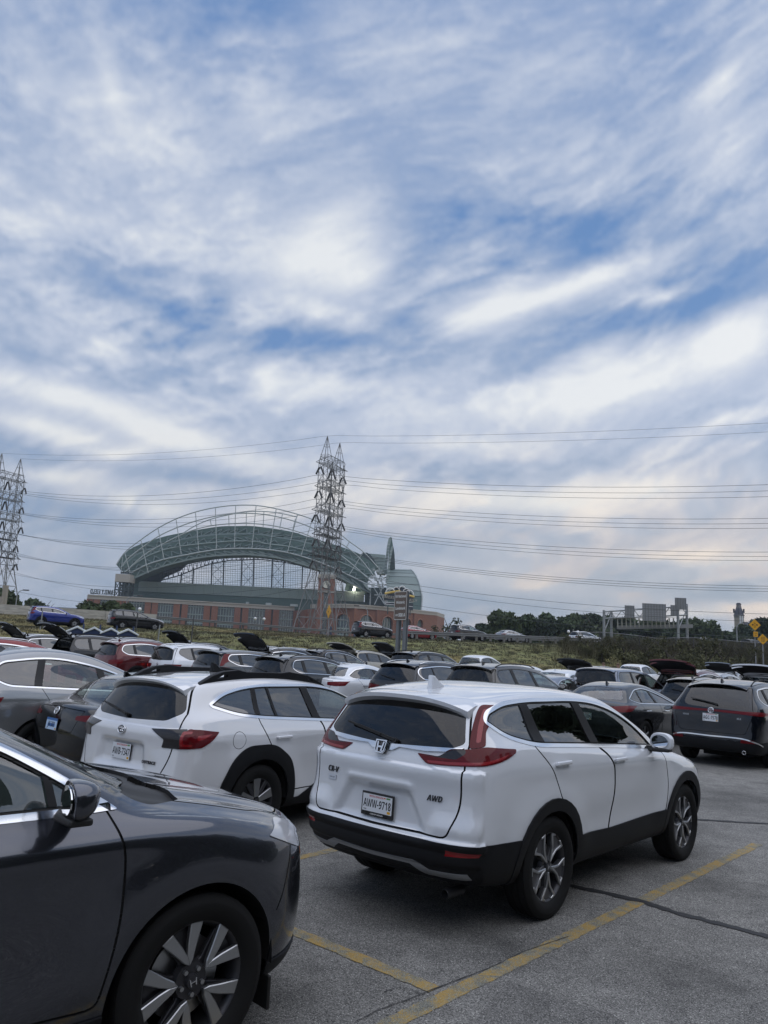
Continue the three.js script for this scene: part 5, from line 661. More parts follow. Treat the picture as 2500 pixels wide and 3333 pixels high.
const tailWords = (items) => (C, inTail) => { for (const [txt, w, h, size, mat] of items) { const q = C.pr('rear', w, h, 'rear'); const m = C.put(mesh('badge', letters(txt, size, 0.004), mat || CM.chrome, C.g), q, 0.003); if (C.s.rear !== 'sedan') inTail(m); } };
const rings = (C, inTail) => { const q = C.pr('rear', 0, 0.98, 'rear'); inTail(C.put(mesh('emblem', merge([-1.5, -0.5, 0.5, 1.5].map((k) => new THREE.TorusGeometry(0.045, 0.009, 6, 20).translate(k * 0.062, 0, 0))), CM.chrome, C.g), q, 0.012)); };
const roundel = (h, inner) => (C, inTail) => { const q = C.pr('rear', 0, h, 'rear'), m = C.put(mesh('emblem', merge([new THREE.TorusGeometry(0.052, 0.008, 6, 22), ...inner]), CM.chrome, C.g), q, 0.012); if (C.s.rear !== 'sedan') inTail(m); };
const vw = [bar([-0.034, 0.036, 0], [-0.012, -0.002, 0], 0.011), bar([0.034, 0.036, 0], [0.012, -0.002, 0], 0.011), bar([-0.012, -0.002, 0], [0, 0.02, 0], 0.009), bar([0.012, -0.002, 0], [0, 0.02, 0], 0.009), bar([-0.04, 0.004, 0], [-0.018, -0.038, 0], 0.01), bar([0.04, 0.004, 0], [0.018, -0.038, 0], 0.01), bar([-0.018, -0.038, 0], [0, -0.008, 0], 0.009), bar([0.018, -0.038, 0], [0, -0.008, 0], 0.009)];
const ovals = [(() => { const g = new THREE.TorusGeometry(0.03, 0.006, 6, 20); g.scale(0.5, 1, 1); return g; })(), (() => { const g = new THREE.TorusGeometry(0.036, 0.006, 6, 20); g.scale(1, 0.42, 1); g.translate(0, 0.014, 0); return g; })()];
const SPEC = {
  saloonBlack: () => stdSedan({ n: 6, paint: PT.black, ro: 1.1, plate: ['JX 301', 0, 0.76, 'blue'], chrome: 0, lamps: [['tail_light', [[0.5, 0.9], [0.8, 0.93], [1.1, 0.95], [1.05, 0.8], [0.9, 0.77], [0.72, 0.84], [0.5, 0.85]], 'wrapR', (t) => avg(t, 0) < -0.2 && avg(t, 8) < 8, CM.redDeep], stdSedan({}).lamps[1]], end: roundel(0.93, vw), late: null }),
  crossover: () => stdSuv({ n: 6, name: 'parked_crossover', paint: PT.steel, wb: 2.75, ro: 1.05, W: 1.93, H: 1.70, cowl: [2.2, 1.09], hdr: [1.05, 1.60], belt: 1.09, beltK: -0.05, dloR: -0.7, dloB: -0.5, pillars: [[1.02, 0.86, 0.13, 0.1], [-0.1, 0.06, 0.12, 0.1]], doors: [2.1, 1.1, -0.05, 0.36], handles: [[0.22, 0.99], [1.3, 0.96]], glass: [CM.tint, CM.tint, CM.privacy], clad: false, seatMat: CM.seatTan, dloF: 1.98 }),
  lightBar: () => stdSuv({ n: 6, paint: PT.navy, wb: 2.69, ro: 1.06, W: 1.86, H: 1.665, gb: [-0.98, 1.13], rt: [-0.62, 1.575], hdr: [1.4, 1.58], belt: 1.12, plate: ['AGC-7578', 0, 0.93, 'wi'], plateOff: 0.014, rails: [-0.4, 1.2, 0.014, 0.05, 0.1], railMat: CM.black, spoiler: [0.06, 0.03, 0.58], bumpClad: 0.52, lamps: [['light_bar', [[-0.02, 1.09], [0.35, 1.085], [0.9, 1.09], [1.3, 1.06], [1.25, 1.015], [0.95, 1.01], [0.5, 1.035], [-0.02, 1.055]], 'wrapR', (t) => avg(t, 0) < -0.2 && avg(t, 8) < 8, CM.red], stdSuv({}).lamps[1]],
    mid: (C) => { C.emit('bumper_trim', C.take(curveBand([[0.0, 0.58], [0.55, 0.58], [0.82, 0.52], [1.0, 0.45]], 0.022), 'wrapR', (t) => avg(t, 0) < -0.3 && avg(t, 8) < 6), CM.chrome, 'both', 0.02); const r = C.take(rpoly([[0.55, 0.5], [0.8, 0.5], [0.78, 0.56], [0.56, 0.565]], 0.01), 'wrapR', (t) => avg(t, 0) < -0.3 && avg(t, 8) < 6); for (const sd of ['right', 'left']) C.emit('reflector', r, CM.redDeep, sd, 0.016); },
    end: (C, inTail) => { tailWords([['VENZA', -0.5, 0.955, 0.03, CM.rim], ['XLE', 0.52, 0.945, 0.034, CM.rim]])(C, inTail); roundel(1.065, ovals)(C, inTail); mesh('exhaust_pipe', new THREE.TorusGeometry(0.032, 0.006, 6, 18).translate(0.62, 0.33, -(-1.06 - 2.69 / 2)), CM.chrome, C.g); } }),
  saloonGrey: () => stdSedan({ n: 6, paint: PT.dark, wb: 2.82, ro: 1.12, W: 1.85, cowl: [2.3, 0.98], hdr: [1.15, 1.36], rt: [-0.28, 1.365], bl: [-0.85, 1.06], chrome: 0.016, pillars: [[0.8, 0.62, 0.1, 0.08], [-0.02, 0.12, 0.04, 0.03]], handleMat: CM.chrome, dloR: -0.5, dloB: -0.22, dloT: 0.0, lamps: [['tail_light', [[0.5, 0.95], [0.85, 0.99], [1.25, 0.985], [1.05, 0.88], [0.8, 0.85], [0.52, 0.87]], 'wrapR', (t) => avg(t, 0) < -0.2 && avg(t, 8) < 8, CM.red], stdSedan({}).lamps[1]] }),
  saloonWhite: () => stdSedan({ paint: PT.white, wheel: 'plain' }),
  van: () => stdSuv({ name: 'parked_minivan', paint: PT.greyBlue, wb: 3.0, ro: 1.12, fo: 0.98, W: 2.0, H: 1.74, gc: 0.2, R: 0.34, lip: 0.9, cowl: [2.85, 1.08], hdr: [1.6, 1.62], roofL: 0.5, rt: [-0.92, 1.70], gb: [-1.04, 1.12], railW: 0.74, railDrop: 0.06, tumble: 0.05, greenTaper: 0.03, belt: 1.08, beltK: -0.02, pillars: [[1.2, 1.05, 0.13, 0.1], [0.1, 0.06, 0.12, 0.1]], doors: [2.5, 1.28, 0.05, 0.36], handles: [[0.95, 0.95], [1.45, 0.95]], chrome: 0, dloR: -0.8, dloB: -0.72, dloT: -0.7, dloK: 0.6, clad: false, fin: null, spoiler: [0.05, 0.03, 0.66], lamps: [['tail_light', [[0.86, 1.1], [1.02, 1.1], [1.0, 0.72], [0.86, 0.72]], 'wrapR', (t) => avg(t, 0) < -0.3 && avg(t, 8) < 8, CM.red], stdSuv({}).lamps[1]], end: (C, inTail) => { for (const h of [1.2, 1.34]) { const q = C.pr('rear', -0.66, h, 'rear'), d = new THREE.CylinderGeometry(0.055, 0.055, 0.003, 20); d.scale(1.3, 1, 1); d.rotateX(Math.PI / 2); const st = C.put(mesh('window_sticker', d, CM.white, C.g), q, 0.004); mesh('sticker_print', new THREE.TorusGeometry(0.04, 0.008, 5, 16).scale(1.3, 1, 0.3), std([0.1, 0.14, 0.25], 0.7), st); inTail(st); } } }),
  big: () => stdSuv({ paint: PT.taupe, wb: 2.9, ro: 1.1, fo: 0.98, W: 1.98, H: 1.78, hdr: [1.5, 1.68], cowl: [2.55, 1.17], rt: [-0.85, 1.70], gb: [-1.02, 1.2], belt: 1.17, railW: 0.69, pillars: [[1.0, 0.84, 0.14, 0.1], [0.02, -0.04, 0.14, 0.12]], doors: [2.35, 1.12, -0.02, 0.36], chrome: 0, dloR: -0.72, dloB: -0.6, dloT: -0.6, dloK: 0.5, rails: [-0.6, 1.3, 0.016, 0.04, 0.1], railMat: CM.black, spoiler: [0.1, 0.04, 0.64] }),
  ringed: () => stdSuv({ n: 5, paint: PT.dark, wb: 2.99, ro: 1.1, fo: 0.95, W: 1.97, H: 1.70, hdr: [1.5, 1.61], cowl: [2.6, 1.13], rt: [-0.72, 1.60], gb: [-1.02, 1.13], belt: 1.12, railW: 0.68, pillars: [[1.0, 0.84, 0.14, 0.1], [-0.1, -0.1, 0.05, 0.04]], doors: [2.4, 1.12, 0.0, 0.36], chrome: 0.026, dloR: -0.74, dloB: -0.62, dloK: 0.5, rails: [-0.5, 1.4, 0.015, 0.02, 0.09], lamps: [['tail_light', [[0.36, 1.0], [0.8, 1.02], [1.12, 1.03], [1.05, 0.88], [0.8, 0.87], [0.4, 0.87]], 'wrapR', (t) => avg(t, 0) < -0.3 && avg(t, 8) < 8, CM.redDeep], stdSuv({}).lamps[1]], end: rings }),
  family: () => stdSuv({ n: 5, paint: PT.white, wb: 2.98, ro: 1.08, fo: 0.98, W: 1.98, H: 1.77, hdr: [1.5, 1.67], cowl: [2.6, 1.14], rt: [-0.82, 1.66], gb: [-1.0, 1.15], belt: 1.14, beltK: -0.03, railW: 0.69, chrome: 0, pillars: [[1.0, 0.84, 0.14, 0.1], [0.0, -0.08, 0.1, 0.09]], doors: [2.4, 1.12, -0.04, 0.36], dloR: -0.66, dloB: -0.3, dloT: -0.55, dloK: 0.55, rails: [-0.6, 1.4, 0.018, 0.03, 0.1], lamps: [['brake_light', [[0.78, 0.98], [0.95, 0.985], [0.9, 0.91], [0.78, 0.91]], 'wrapR', (t) => avg(t, 0) < -0.3 && avg(t, 8) < 8, CM.lit], ['tail_light', [[0.42, 1.02], [0.9, 1.03], [1.2, 1.03], [1.1, 0.88], [0.55, 0.87], [0.44, 0.92]], 'wrapR', (t) => avg(t, 0) < -0.3 && avg(t, 8) < 8, CM.red], stdSuv({}).lamps[1]], end: roundel(1.0, vw) }),
  column: () => stdSuv({ n: 5, paint: PT.grey, H: 1.66, gb: [-0.93, 1.15], dloR: -0.56, dloB: -0.2, dloK: 0.5, lamps: [['tail_light', [[0.66, 1.12], [0.86, 1.15], [1.1, 1.12], [1.0, 0.98], [0.7, 0.98]], 'wrapR', (t) => avg(t, 0) < -0.3 && avg(t, 8) < 8, CM.red], ['tail_light_column', [[0.72, 1.16], [0.80, 1.18], [0.70, 1.53], [0.62, 1.53]], 'rear', (t) => avg(t, 0) < -0.4 && avg(t, 8) > 6 && avg(t, 8) < 11.6, CM.red], stdSuv({}).lamps[1]] }),
  compact: () => stdSuv({ paint: PT.dark, H: 1.69, rails: [-0.45, 1.15, 0.015, 0.035, 0.1], railMat: CM.black, chrome: 0.016, aerial: -0.3 }),
  midsize: () => stdSuv({ paint: PT.maroon, wb: 2.8, ro: 1.06, W: 1.93, H: 1.72, hdr: [1.45, 1.62], cowl: [2.5, 1.13], chrome: 0.026, dloR: -0.62, dloB: -0.4, dloK: 0.42, rails: [-0.5, 1.3, 0.015, 0.03, 0.1] }),
  pickup: () => stdSuv({ name: 'parked_pickup', paint: PT.white, wb: 3.6, ro: 1.2, fo: 0.95, W: 2.0, H: 1.9, gc: 0.3, R: 0.4, rear: 'sedan', lip: 1.1, cowl: [3.0, 1.28], hdr: [2.1, 1.78], roofL: 1.3, rt: [0.62, 1.78], deck: [-1.1, 1.3], bl: [0.4, 1.3], belt: 1.27, beltL: 1.5, beltK: 0, railW: 0.68, pillars: [[1.6, 1.5, 0.12, 0.1]], doors: [2.8, 1.66, 0.72, 0.75], dloR: 0.62, dloB: 0.66, dloT: 0.72, dloK: 0.6, handles: [[0.95, 1.1], [1.8, 1.1]], clad: false, chrome: 0, fin: null, plate: ['TR 8814', 0, 0.75, 'wi'] }),
};
function curveBand(pts, w) { return ribbon(curve2(pts, 6), w); }
const protos = new Map();
function car(key) { if (!protos.has(key)) { const s = SPEC[key](); protos.set(key, { g: buildCar(s), s, used: false }); } return protos.get(key); }
function repaint(o, from, to) { o.traverse((m) => { if (m.material === from) m.material = to; }); }
// places a vehicle with its rear axle at (x, z); heading is turned to the right of the view axis by yaw
function park(key, x, z, yaw, label, o = {}) {
  const p = o.spec ? { g: buildCar(o.spec), s: o.spec, used: false } : o.open ? (() => { const s = { ...SPEC[key](), open: o.open }; if (o.paint) s.paint = o.paint; return { g: buildCar(s), s, used: false }; })() : car(key);
  const c = p.used ? p.g.clone() : p.g; const src = p.s.paint; p.used = true;
  if (c !== p.g && p.cur && p.cur !== src) { /* the first copy was repainted: clones start from its colour */ repaint(c, p.cur, o.paint || src); } else if (o.paint && o.paint !== src) { repaint(c, src, o.paint); if (c === p.g) p.cur = o.paint; }
  c.name = numbered(o.name || p.s.name); c.rotation.y = -yaw; const b = p.s.wb / 2; c.position.set(x + b * Math.sin(yaw), o.y || 0, z - b * Math.cos(yaw)); if (o.sy) c.scale.y = o.sy; scene.add(c);
  return tag(c, label, o.category || (p.s.rear === 'sedan' && key !== 'pickup' ? 'sedan' : key === 'van' ? 'minivan' : key === 'pickup' ? 'pickup truck' : 'suv'), o.group || 'cars parked in the car park');
}
// the same, from where the photograph shows the middle of the roof's rear edge and how far off it is
function parkAt(key, px, py, d, yaw, label, o = {}) {
  const s = SPEC[key](), p = at(px, py, d), l = s.rt[0], roofH = s.rt[1], sy = clamp((p.y - (o.y || 0)) / roofH, 0.93, 1.09);
  return park(key, p.x - l * Math.sin(yaw), p.z + l * Math.cos(yaw), yaw, label, { ...o, sy });
}
// ------------------------------------------------------------------ the ball park with its folding roof
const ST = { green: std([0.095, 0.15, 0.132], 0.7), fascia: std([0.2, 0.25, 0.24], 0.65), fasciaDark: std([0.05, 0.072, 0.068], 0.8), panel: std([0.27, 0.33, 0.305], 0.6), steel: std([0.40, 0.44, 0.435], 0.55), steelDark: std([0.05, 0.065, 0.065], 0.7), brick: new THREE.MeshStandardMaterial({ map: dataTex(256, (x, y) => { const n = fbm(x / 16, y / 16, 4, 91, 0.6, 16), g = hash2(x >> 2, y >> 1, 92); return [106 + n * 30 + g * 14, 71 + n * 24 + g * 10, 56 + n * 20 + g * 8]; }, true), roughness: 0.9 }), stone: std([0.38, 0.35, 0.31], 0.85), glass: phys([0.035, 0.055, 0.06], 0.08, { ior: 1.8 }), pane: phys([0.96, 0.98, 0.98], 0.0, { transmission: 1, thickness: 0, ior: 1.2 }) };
const stadium = thing('stadium', 'baseball stadium with arched green folding roof above long red brick base', 'stadium');
const facD = (px) => { const P = [[200, 519], [277, 523], [960, 555], [985, 540], [1010, 512], [1108, 489], [1170, 488], [1233, 496], [1330, 512], [1421, 535], [1445, 570]]; for (let i = 1; i < P.length; i++) if (px <= P[i][0]) return lerp(P[i - 1][1], P[i][1], (px - P[i - 1][0]) / (P[i][0] - P[i - 1][0])); return 570; };
const facP = (px, y, back = 0) => { const D = facD(px) + back, hz = 2112.7 + (px - 1250) * 0.0479, p = at(px, hz - 60, D); p.y = y; return p; };
function wall(name, px0, px1, y0, y1, mat, proud, thick = 2, parent = stadium) { const a = facP(px0, 0, -proud), b = facP(px1, 0, -proud), g = new THREE.BoxGeometry(a.distanceTo(b), y1 - y0, thick); g.translate(0, 0, -thick / 2); const uv = g.attributes.uv; for (let i = 0; i < uv.count; i++) uv.setXY(i, uv.getX(i) * a.distanceTo(b) / 6, uv.getY(i) * (y1 - y0) / 6); const m = mesh(name, g, mat, parent); m.position.set((a.x + b.x) / 2, (y0 + y1) / 2, (a.z + b.z) / 2); m.rotation.y = -Math.atan2(b.z - a.z, b.x - a.x); return m; }
{
  const LT = 28.7;
  const cor = mesh('cornice', merge((() => { const out = []; const knots = [277, 400, 520, 640, 760, 880, 955]; for (let i = 1; i < knots.length; i++) for (const [y0, y1, pr] of [[25.8, 28.0, 0.4], [28.0, LT, 1.0]]) { const a = facP(knots[i - 1], 0, -pr), b = facP(knots[i], 0, -pr), g = new THREE.BoxGeometry(a.distanceTo(b) + 0.02, y1 - y0, 4); g.translate(0, 0, -2); g.rotateY(-Math.atan2(b.z - a.z, b.x - a.x)); g.translate((a.x + b.x) / 2, (y0 + y1) / 2, (a.z + b.z) / 2); out.push(g); } return out; })()), ST.stone, stadium);
  const cor2 = [1006, 1045, 1080, 1115, 1153, 1190, 1226, 1260, 1294, 1320, 1346, 1367, 1387, 1405, 1421, 1435, 1445]; for (let i = 1; i < cor2.length; i++) { wall('cornice', cor2[i - 1], cor2[i], 26.2, 27.9, ST.stone, 0.5, 3); wall('cornice_cap', cor2[i - 1] - 0.2, cor2[i] + 0.2, 27.9, LT, ST.stone, 1.1, 3); }
  // long straight front: paired brick piers with glass bays between
  const bays = [[275.8, 296, 298.8, 320.5], [371, 391, 393.5, 413], [467, 487, 490, 510], [560.6, 582, 587.7, 608], [660, 681, 685, 706], [760, 780, 785.6, 806], [860, 880.6, 886, 906], [952, 970, 974, 992]];
  bays.forEach(([a, b, c, d], i) => {
    wall('brick_pier', a, b, -1, 25.8, ST.brick, 0.2, 4); wall('brick_pier', c, d, -1, 25.8, ST.brick, 0.2, 4); wall('slot_window', b, c, -1, 25.8, ST.steelDark, -1.2, 1); wall('base_plinth', a - 0.5, d + 0.5, -1, 2.4, ST.stone, 0.6, 1);
    if (i < bays.length - 1) { const e = bays[i + 1][0]; const w = wall('bay_window', d, e, -1, 25.8, ST.glass, -1.5, 1), L = facP(d, 0).distanceTo(facP(e, 0)); for (const y of [1.5, 8.2, 13.6, 19.4, 24.6]) mesh('transom', box(L - 0.1, y === 13.6 || y === 8.2 ? 1.1 : 0.7, 0.5, 0, y - 12.4, 0.4), ST.fascia, w); for (let k = 1; k < 6; k++) mesh('mullion', box(0.3, 26.6, 0.42, -L / 2 + (L * k) / 6, 0, 0.3), ST.panel, w); }
  });
  // round entrance: brick bays with tall arches
  const A2 = [[1080, 1115, 1153, 21], [1153, 1190.6, 1226, 19.5], [1226, 1260, 1294, 17], [1294, 1323, 1346, 13], [1346, 1366, 1387, 9]];
  for (const [a, c, b, hw0] of A2) {
    const pa = facP(a, 0), pb = facP(b, 0), L = pa.distanceTo(pb), mx = ((c - a) / (b - a) - 0.5) * L, hw = (hw0 / (b - a)) * L, sh = new THREE.Shape([[-L / 2, -1], [L / 2, -1], [L / 2, 26.2], [-L / 2, 26.2]].map((q) => new THREE.Vector2(...q))), hole = new THREE.Path(), top = 22.3 - hw;
    hole.moveTo(mx - hw, -0.9); hole.lineTo(mx + hw, -0.9); hole.lineTo(mx + hw, top); hole.absarc(mx, top, hw, 0, Math.PI, false); hole.lineTo(mx - hw, -0.9); sh.holes.push(hole);
    const g = new THREE.ExtrudeGeometry(sh, { depth: 2, bevelEnabled: false, curveSegments: 12 }); g.translate(0, 0, -2); const uv = g.attributes.uv; for (let i = 0; i < uv.count; i++) uv.setXY(i, uv.getX(i) / 6, uv.getY(i) / 6); const w = mesh('arched_wall', g, ST.brick, stadium); w.position.set((pa.x + pb.x) / 2, 0, (pa.z + pb.z) / 2); w.rotation.y = -Math.atan2(pb.z - pa.z, pb.x - pa.x);
    const ring = new THREE.TorusGeometry(hw + 0.45, 0.45, 4, 16, Math.PI); ring.translate(mx, top, 0.1); mesh('arch_surround', ring, std([0.3, 0.15, 0.1], 0.9), w);
    mesh('arch_glazing', box(hw * 2 + 0.4, 24, 0.3, mx, 11, -1.6), ST.glass, w); mesh('arch_frame', merge([box(hw * 2, 0.9, 0.4, mx, 13.5, -1.2), box(hw * 2, 0.5, 0.4, mx, 9.5, -1.2), ...[-0.5, 0, 0.5].map((k) => box(0.35, 23, 0.4, mx + k * hw, 10.5, -1.25))]), ST.panel, w);
    mesh('pilaster', box(1.9, 27.2, 1.2, -L / 2, 12.6, 0.4), ST.brick, w); mesh('banner', box(1.5, 7, 0.2, -L / 2, 11, 1.15), std([0.03, 0.04, 0.08], 0.8), w);
  }
  wall('brick_wall', 1387, 1421, -1, 26.2, ST.brick, 0, 2); wall('brick_wall', 1421, 1445, -1, 26.2, ST.brick, 0, 2); wall('brick_wall', 992, 1080, -1, 26.2, ST.brick, -3, 2);
  // green upper storey and its pale panel
  const P2 = (px, y, d) => { const hz = 2112.7 + (px - 1250) * 0.0479, p = at(px, hz - 60, d); p.y = y; return p; };
  const slab = (name, px0, px1, y0, y1, d, mat, th = 8) => { const a = P2(px0, 0, d), b = P2(px1, 0, d); mesh(name, box(b.x - a.x, y1 - y0, th, (a.x + b.x) / 2, (y0 + y1) / 2, -d - th / 2), mat, stadium); };
  slab('upper_wall', 411, 1222, 27, 34.6, 561, ST.green, 40); slab('upper_wall', 411, 440, 34.6, 45, 561, ST.green, 12); slab('upper_wall', 1182, 1222, 34.6, 41, 561, ST.green, 12);
  for (let k = 0; k < 24; k++) { const a = lerp(440, 1180, k / 24), b = lerp(440, 1180, (k + 1) / 24) - 0.6; slab('wall_panel', a, b, 34.6, 41.9, 560 + (hash2(k, 1, 5) > 0.5 ? 0.15 : 0), ST.panel, 4); }
  for (const [px, w] of [[860, 30], [795, 14], [940, 40]]) slab('rooftop_unit', px, px + w * 0.6, LT, LT + 1.6, 552, ST.steel, 3);
  slab('stair_tower_box', 361, 409, 38.5, 43.8, 528, ST.stone, 12);
  { const p0 = P2(361, 0, 528), p1 = P2(409, 0, 528), g = []; for (const x of [p0.x + 0.4, lerp(p0.x, p1.x, 0.33), lerp(p0.x, p1.x, 0.66), p1.x - 0.4]) for (const z of [-529, -539]) g.push(bar([x, 28, z], [x, 38.5, z], 0.7)); for (const z of [-529, -539]) for (let k = 0; k < 3; k++) { const xa = lerp(p0.x, p1.x, k / 3), xb = lerp(p0.x, p1.x, (k + 1) / 3); g.push(bar([xa, 28, z], [xb, 33, z], 0.4), bar([xb, 28, z], [xa, 33, z], 0.4), bar([xa, 33, z], [xb, 38.5, z], 0.4), bar([xb, 33, z], [xa, 38.5, z], 0.4)); } g.push(box(p1.x - p0.x, 0.6, 11, (p0.x + p1.x) / 2, 33.2, -534)); mesh('stair_tower_frame', merge(g), ST.steelDark, stadium); slab('stair_tower_core', 386, 410, 28, 38.4, 533, ST.fasciaDark, 6); const m = P2(372, 0, 530); mesh('mast', rod([m.x, 43.8, -534], [m.x, 56, -534], 0.25), ST.steel, stadium); for (let k = 0; k < 5; k++) mesh('floodlight', box(1.2, 1.4, 0.8, lerp(p0.x, p1.x, 0.2 + k * 0.15), 45.2, -534), ST.steelDark, stadium); }
  // roof: four nested arched leaves; curves in tracing units of the survey photograph
  const Q = (a, b, d = 540) => at(350 + 0.3014 * a, 1600 + 0.3014 * b, d);
  const K = {
    T0: [[95, 790], [245, 620], [560, 500], [830, 440], [1180, 380], [1390, 372], [1600, 375], [1973, 430], [2173, 490], [2473, 580], [2733, 680], [2913, 820]],
    L1: [[130, 830], [330, 672], [560, 590], [770, 525], [980, 485], [1180, 465], [1380, 456], [1650, 460], [1793, 488], [2133, 545], [2473, 650], [2743, 790], [2883, 870]],
    L2: [[180, 870], [400, 715], [600, 632], [800, 590], [1000, 565], [1380, 535], [1640, 545], [1693, 560], [1993, 600], [2363, 705], [2643, 820], [2823, 930]],
    L3: [[225, 895], [420, 792], [620, 730], [870, 680], [1060, 645], [1230, 622], [1420, 615], [1600, 618], [1700, 625], [1923, 655], [2253, 750], [2493, 850], [2803, 1000]],
    L4: [[225, 962], [430, 870], [620, 800], [900, 730], [1130, 695], [1400, 680], [1600, 685], [1873, 720], [2053, 770], [2223, 820], [2453, 900], [2653, 1000], [2843, 1092]],
    A: [[95, 790], [185, 660], [360, 520], [545, 395], [740, 295], [950, 220], [1165, 172], [1385, 148], [1605, 150], [1823, 185], [2053, 245], [2213, 300], [2473, 430], [2613, 540], [2763, 650], [2893, 790], [2918, 820]],
    B: [[165, 800], [200, 745], [380, 600], [555, 480], [760, 385], [960, 315], [1170, 265], [1385, 237], [1600, 238], [1803, 265], [2033, 325], [2193, 385], [2393, 490], [2583, 600], [2723, 720], [2883, 920]],
    C: [[190, 870], [390, 690], [590, 570], [790, 470], [970, 402], [1180, 360], [1380, 345], [1595, 347], [1793, 370], [1993, 415], [2183, 480], [2473, 655], [2693, 830], [2853, 975]],
    B2: [[830, 440], [940, 372], [1110, 300], [1310, 250], [1500, 218], [1700, 215], [1890, 238], [2050, 275]],
  };
  const along = (pts, n) => curve2(pts, Math.ceil(n / (pts.length - 1)));
  const pick = (pts, t) => { const c = new THREE.SplineCurve(pts.map((p) => new THREE.Vector2(...p))); const p = c.getPoint(t); return [p.x, p.y]; };
  const leaf = (top, botm, d, mat, back) => { const N = 48, pos = []; const f = [], g2_ = []; for (let i = 0; i <= N; i++) { const t = i / N, a = pick(top, t), b = pick(botm, t), pa = Q(...a, d), pb = Q(...b, d); f.push([pa, pb, pa.clone().add(new THREE.Vector3(0, 3, -back)), pb.clone().add(new THREE.Vector3(0, 0, -back))]); } const quad = (a, b, c, e) => { for (const q of [a, b, c, a, c, e]) pos.push(q.x, q.y, q.z); }; for (let i = 0; i < N; i++) { const [a, b, c, e] = f[i], [a1, b1, c1, e1] = f[i + 1]; quad(a, b, b1, a1); quad(a, a1, c1, c); quad(b, e, e1, b1); } const g = new THREE.BufferGeometry(); g.setAttribute('position', new THREE.Float32BufferAttribute(pos, 3)); g.computeVertexNormals(); const m = mesh('roof_leaf', g, mat, stadium);
    const bars = []; const M = 26; for (let i = 0; i < M; i++) { const t0 = i / M, t1 = (i + 1) / M, tm = (i + 0.5) / M, A0 = Q(...pick(botm, t0), d - 1), A1 = Q(...pick(botm, t1), d - 1), mt = pick(top, tm), mb = pick(botm, tm), B0 = Q(lerp(mb[0], mt[0], 0.72), lerp(mb[1], mt[1], 0.72), d - 1); bars.push(bar(A0, B0, 0.55), bar(B0, A1, 0.55), bar(A0, A1, 1.1, 0.8)); } mesh('truss', merge(bars), ST.fascia, m); return m; };
  leaf(K.T0, K.L1, 556, ST.green, 40); leaf(K.L1.map(([a, b]) => [a, b + 9]), K.L2, 550, ST.green, 30); leaf(K.L2.map(([a, b]) => [a, b + 4]), K.L3, 544, ST.green, 24); leaf(K.L3, K.L4, 538, ST.green, 20);
  for (const k of ['A', 'B', 'C']) mesh('roof_tube', tube(K[k].map(([a, b]) => Q(a, b, 534)), 0.42, 90, 6), ST.steel, stadium);
  mesh('roof_tube', tube(K.B2.map(([a, b]) => Q(a, b, 552)), 0.4, 40, 6), ST.steel, stadium); mesh('roof_tube', tube(K.L3.map(([a, b]) => Q(a, b, 537)), 0.5, 60, 6), ST.steel, stadium); mesh('roof_tube', tube(K.L2.map(([a, b]) => Q(a, b, 543)), 0.35, 60, 6), ST.panel, stadium);
  for (const [a, b, c, e] of [[185, 660, 245, 880], [360, 520, 440, 880], [545, 395, 610, 725], [740, 295, 795, 675], [950, 220, 985, 638], [1165, 172, 1178, 615], [1385, 148, 1370, 610], [1605, 150, 1560, 610], [1823, 185, 1750, 622], [2053, 245, 1945, 650], [2213, 300, 2090, 690], [2473, 430, 2330, 770], [2613, 540, 2560, 640], [2763, 650, 2610, 900], [1110, 305, 1122, 372], [1310, 250, 1312, 368], [1500, 220, 1498, 372], [1690, 216, 1680, 380], [1890, 240, 1860, 400], [2030, 290, 2000, 420]]) mesh('roof_strut', rod(Q(a, b, 533.6), Q(c, e, 533.6), 0.3, 6), ST.steel, stadium);
  // window wall under the arch
  const arch = [[560, 965], [780, 905], [950, 835], [1130, 775], [1330, 742], [1600, 733], [1693, 737], [1893, 762], [2053, 792], [2253, 852], [2433, 922], [2583, 995]], archAt = (x) => { for (let i = 1; i < arch.length; i++) if (x <= arch[i][0]) return lerp(arch[i - 1][1], arch[i][1], (x - arch[i - 1][0]) / (arch[i][0] - arch[i - 1][0])); return 995; }, sill = (x) => 975 + (x - 300) * 0.0435 + 6;
  const fine = []; for (let x = 600; x < 2580; x += 26) { const y0 = archAt(x), y1 = sill(x); if (y1 - y0 > 6) fine.push(bar(Q(x, y0, 562), Q(x - 3, y1, 562), 0.17)); }
  for (let y = 745; y < 1090; y += 24) { const row = []; for (let x = 600; x < 2560; x += 20) { const yy = y + (x - 1450) * 0.0435; if (yy > archAt(x) && yy < sill(x)) row.push(x); } if (row.length > 1) fine.push(bar(Q(row[0], y + (row[0] - 1450) * 0.0435, 562), Q(row[row.length - 1], y + (row[row.length - 1] - 1450) * 0.0435, 562), 0.17)); }
  mesh('glazing_bars', merge(fine), std([0.15, 0.17, 0.17], 0.7), stadium).userData.kind = 'stuff';
  for (const x of [800, 930, 1130, 1258, 1452, 1582, 1783, 1908, 2108, 2290]) { mesh('window_column', bar(Q(x, archAt(x) - 25, 562.6), Q(x - 10, sill(x), 562.6), 0.8), ST.steelDark, stadium); }
  for (const [a, b] of [[800, 930], [1130, 1258], [1452, 1582], [1783, 1908]]) { const g = []; const y0 = Math.max(archAt(a), archAt(b)), y1 = sill(a); for (let k = 0; k < 2; k++) { const ya = lerp(y0, y1, k / 2), yb = lerp(y0, y1, (k + 1) / 2); g.push(bar(Q(a, ya, 563), Q(b, yb, 563), 0.25), bar(Q(b, ya, 563), Q(a, yb, 563), 0.25)); } mesh('cross_brace', merge(g), ST.steelDark, stadium); }
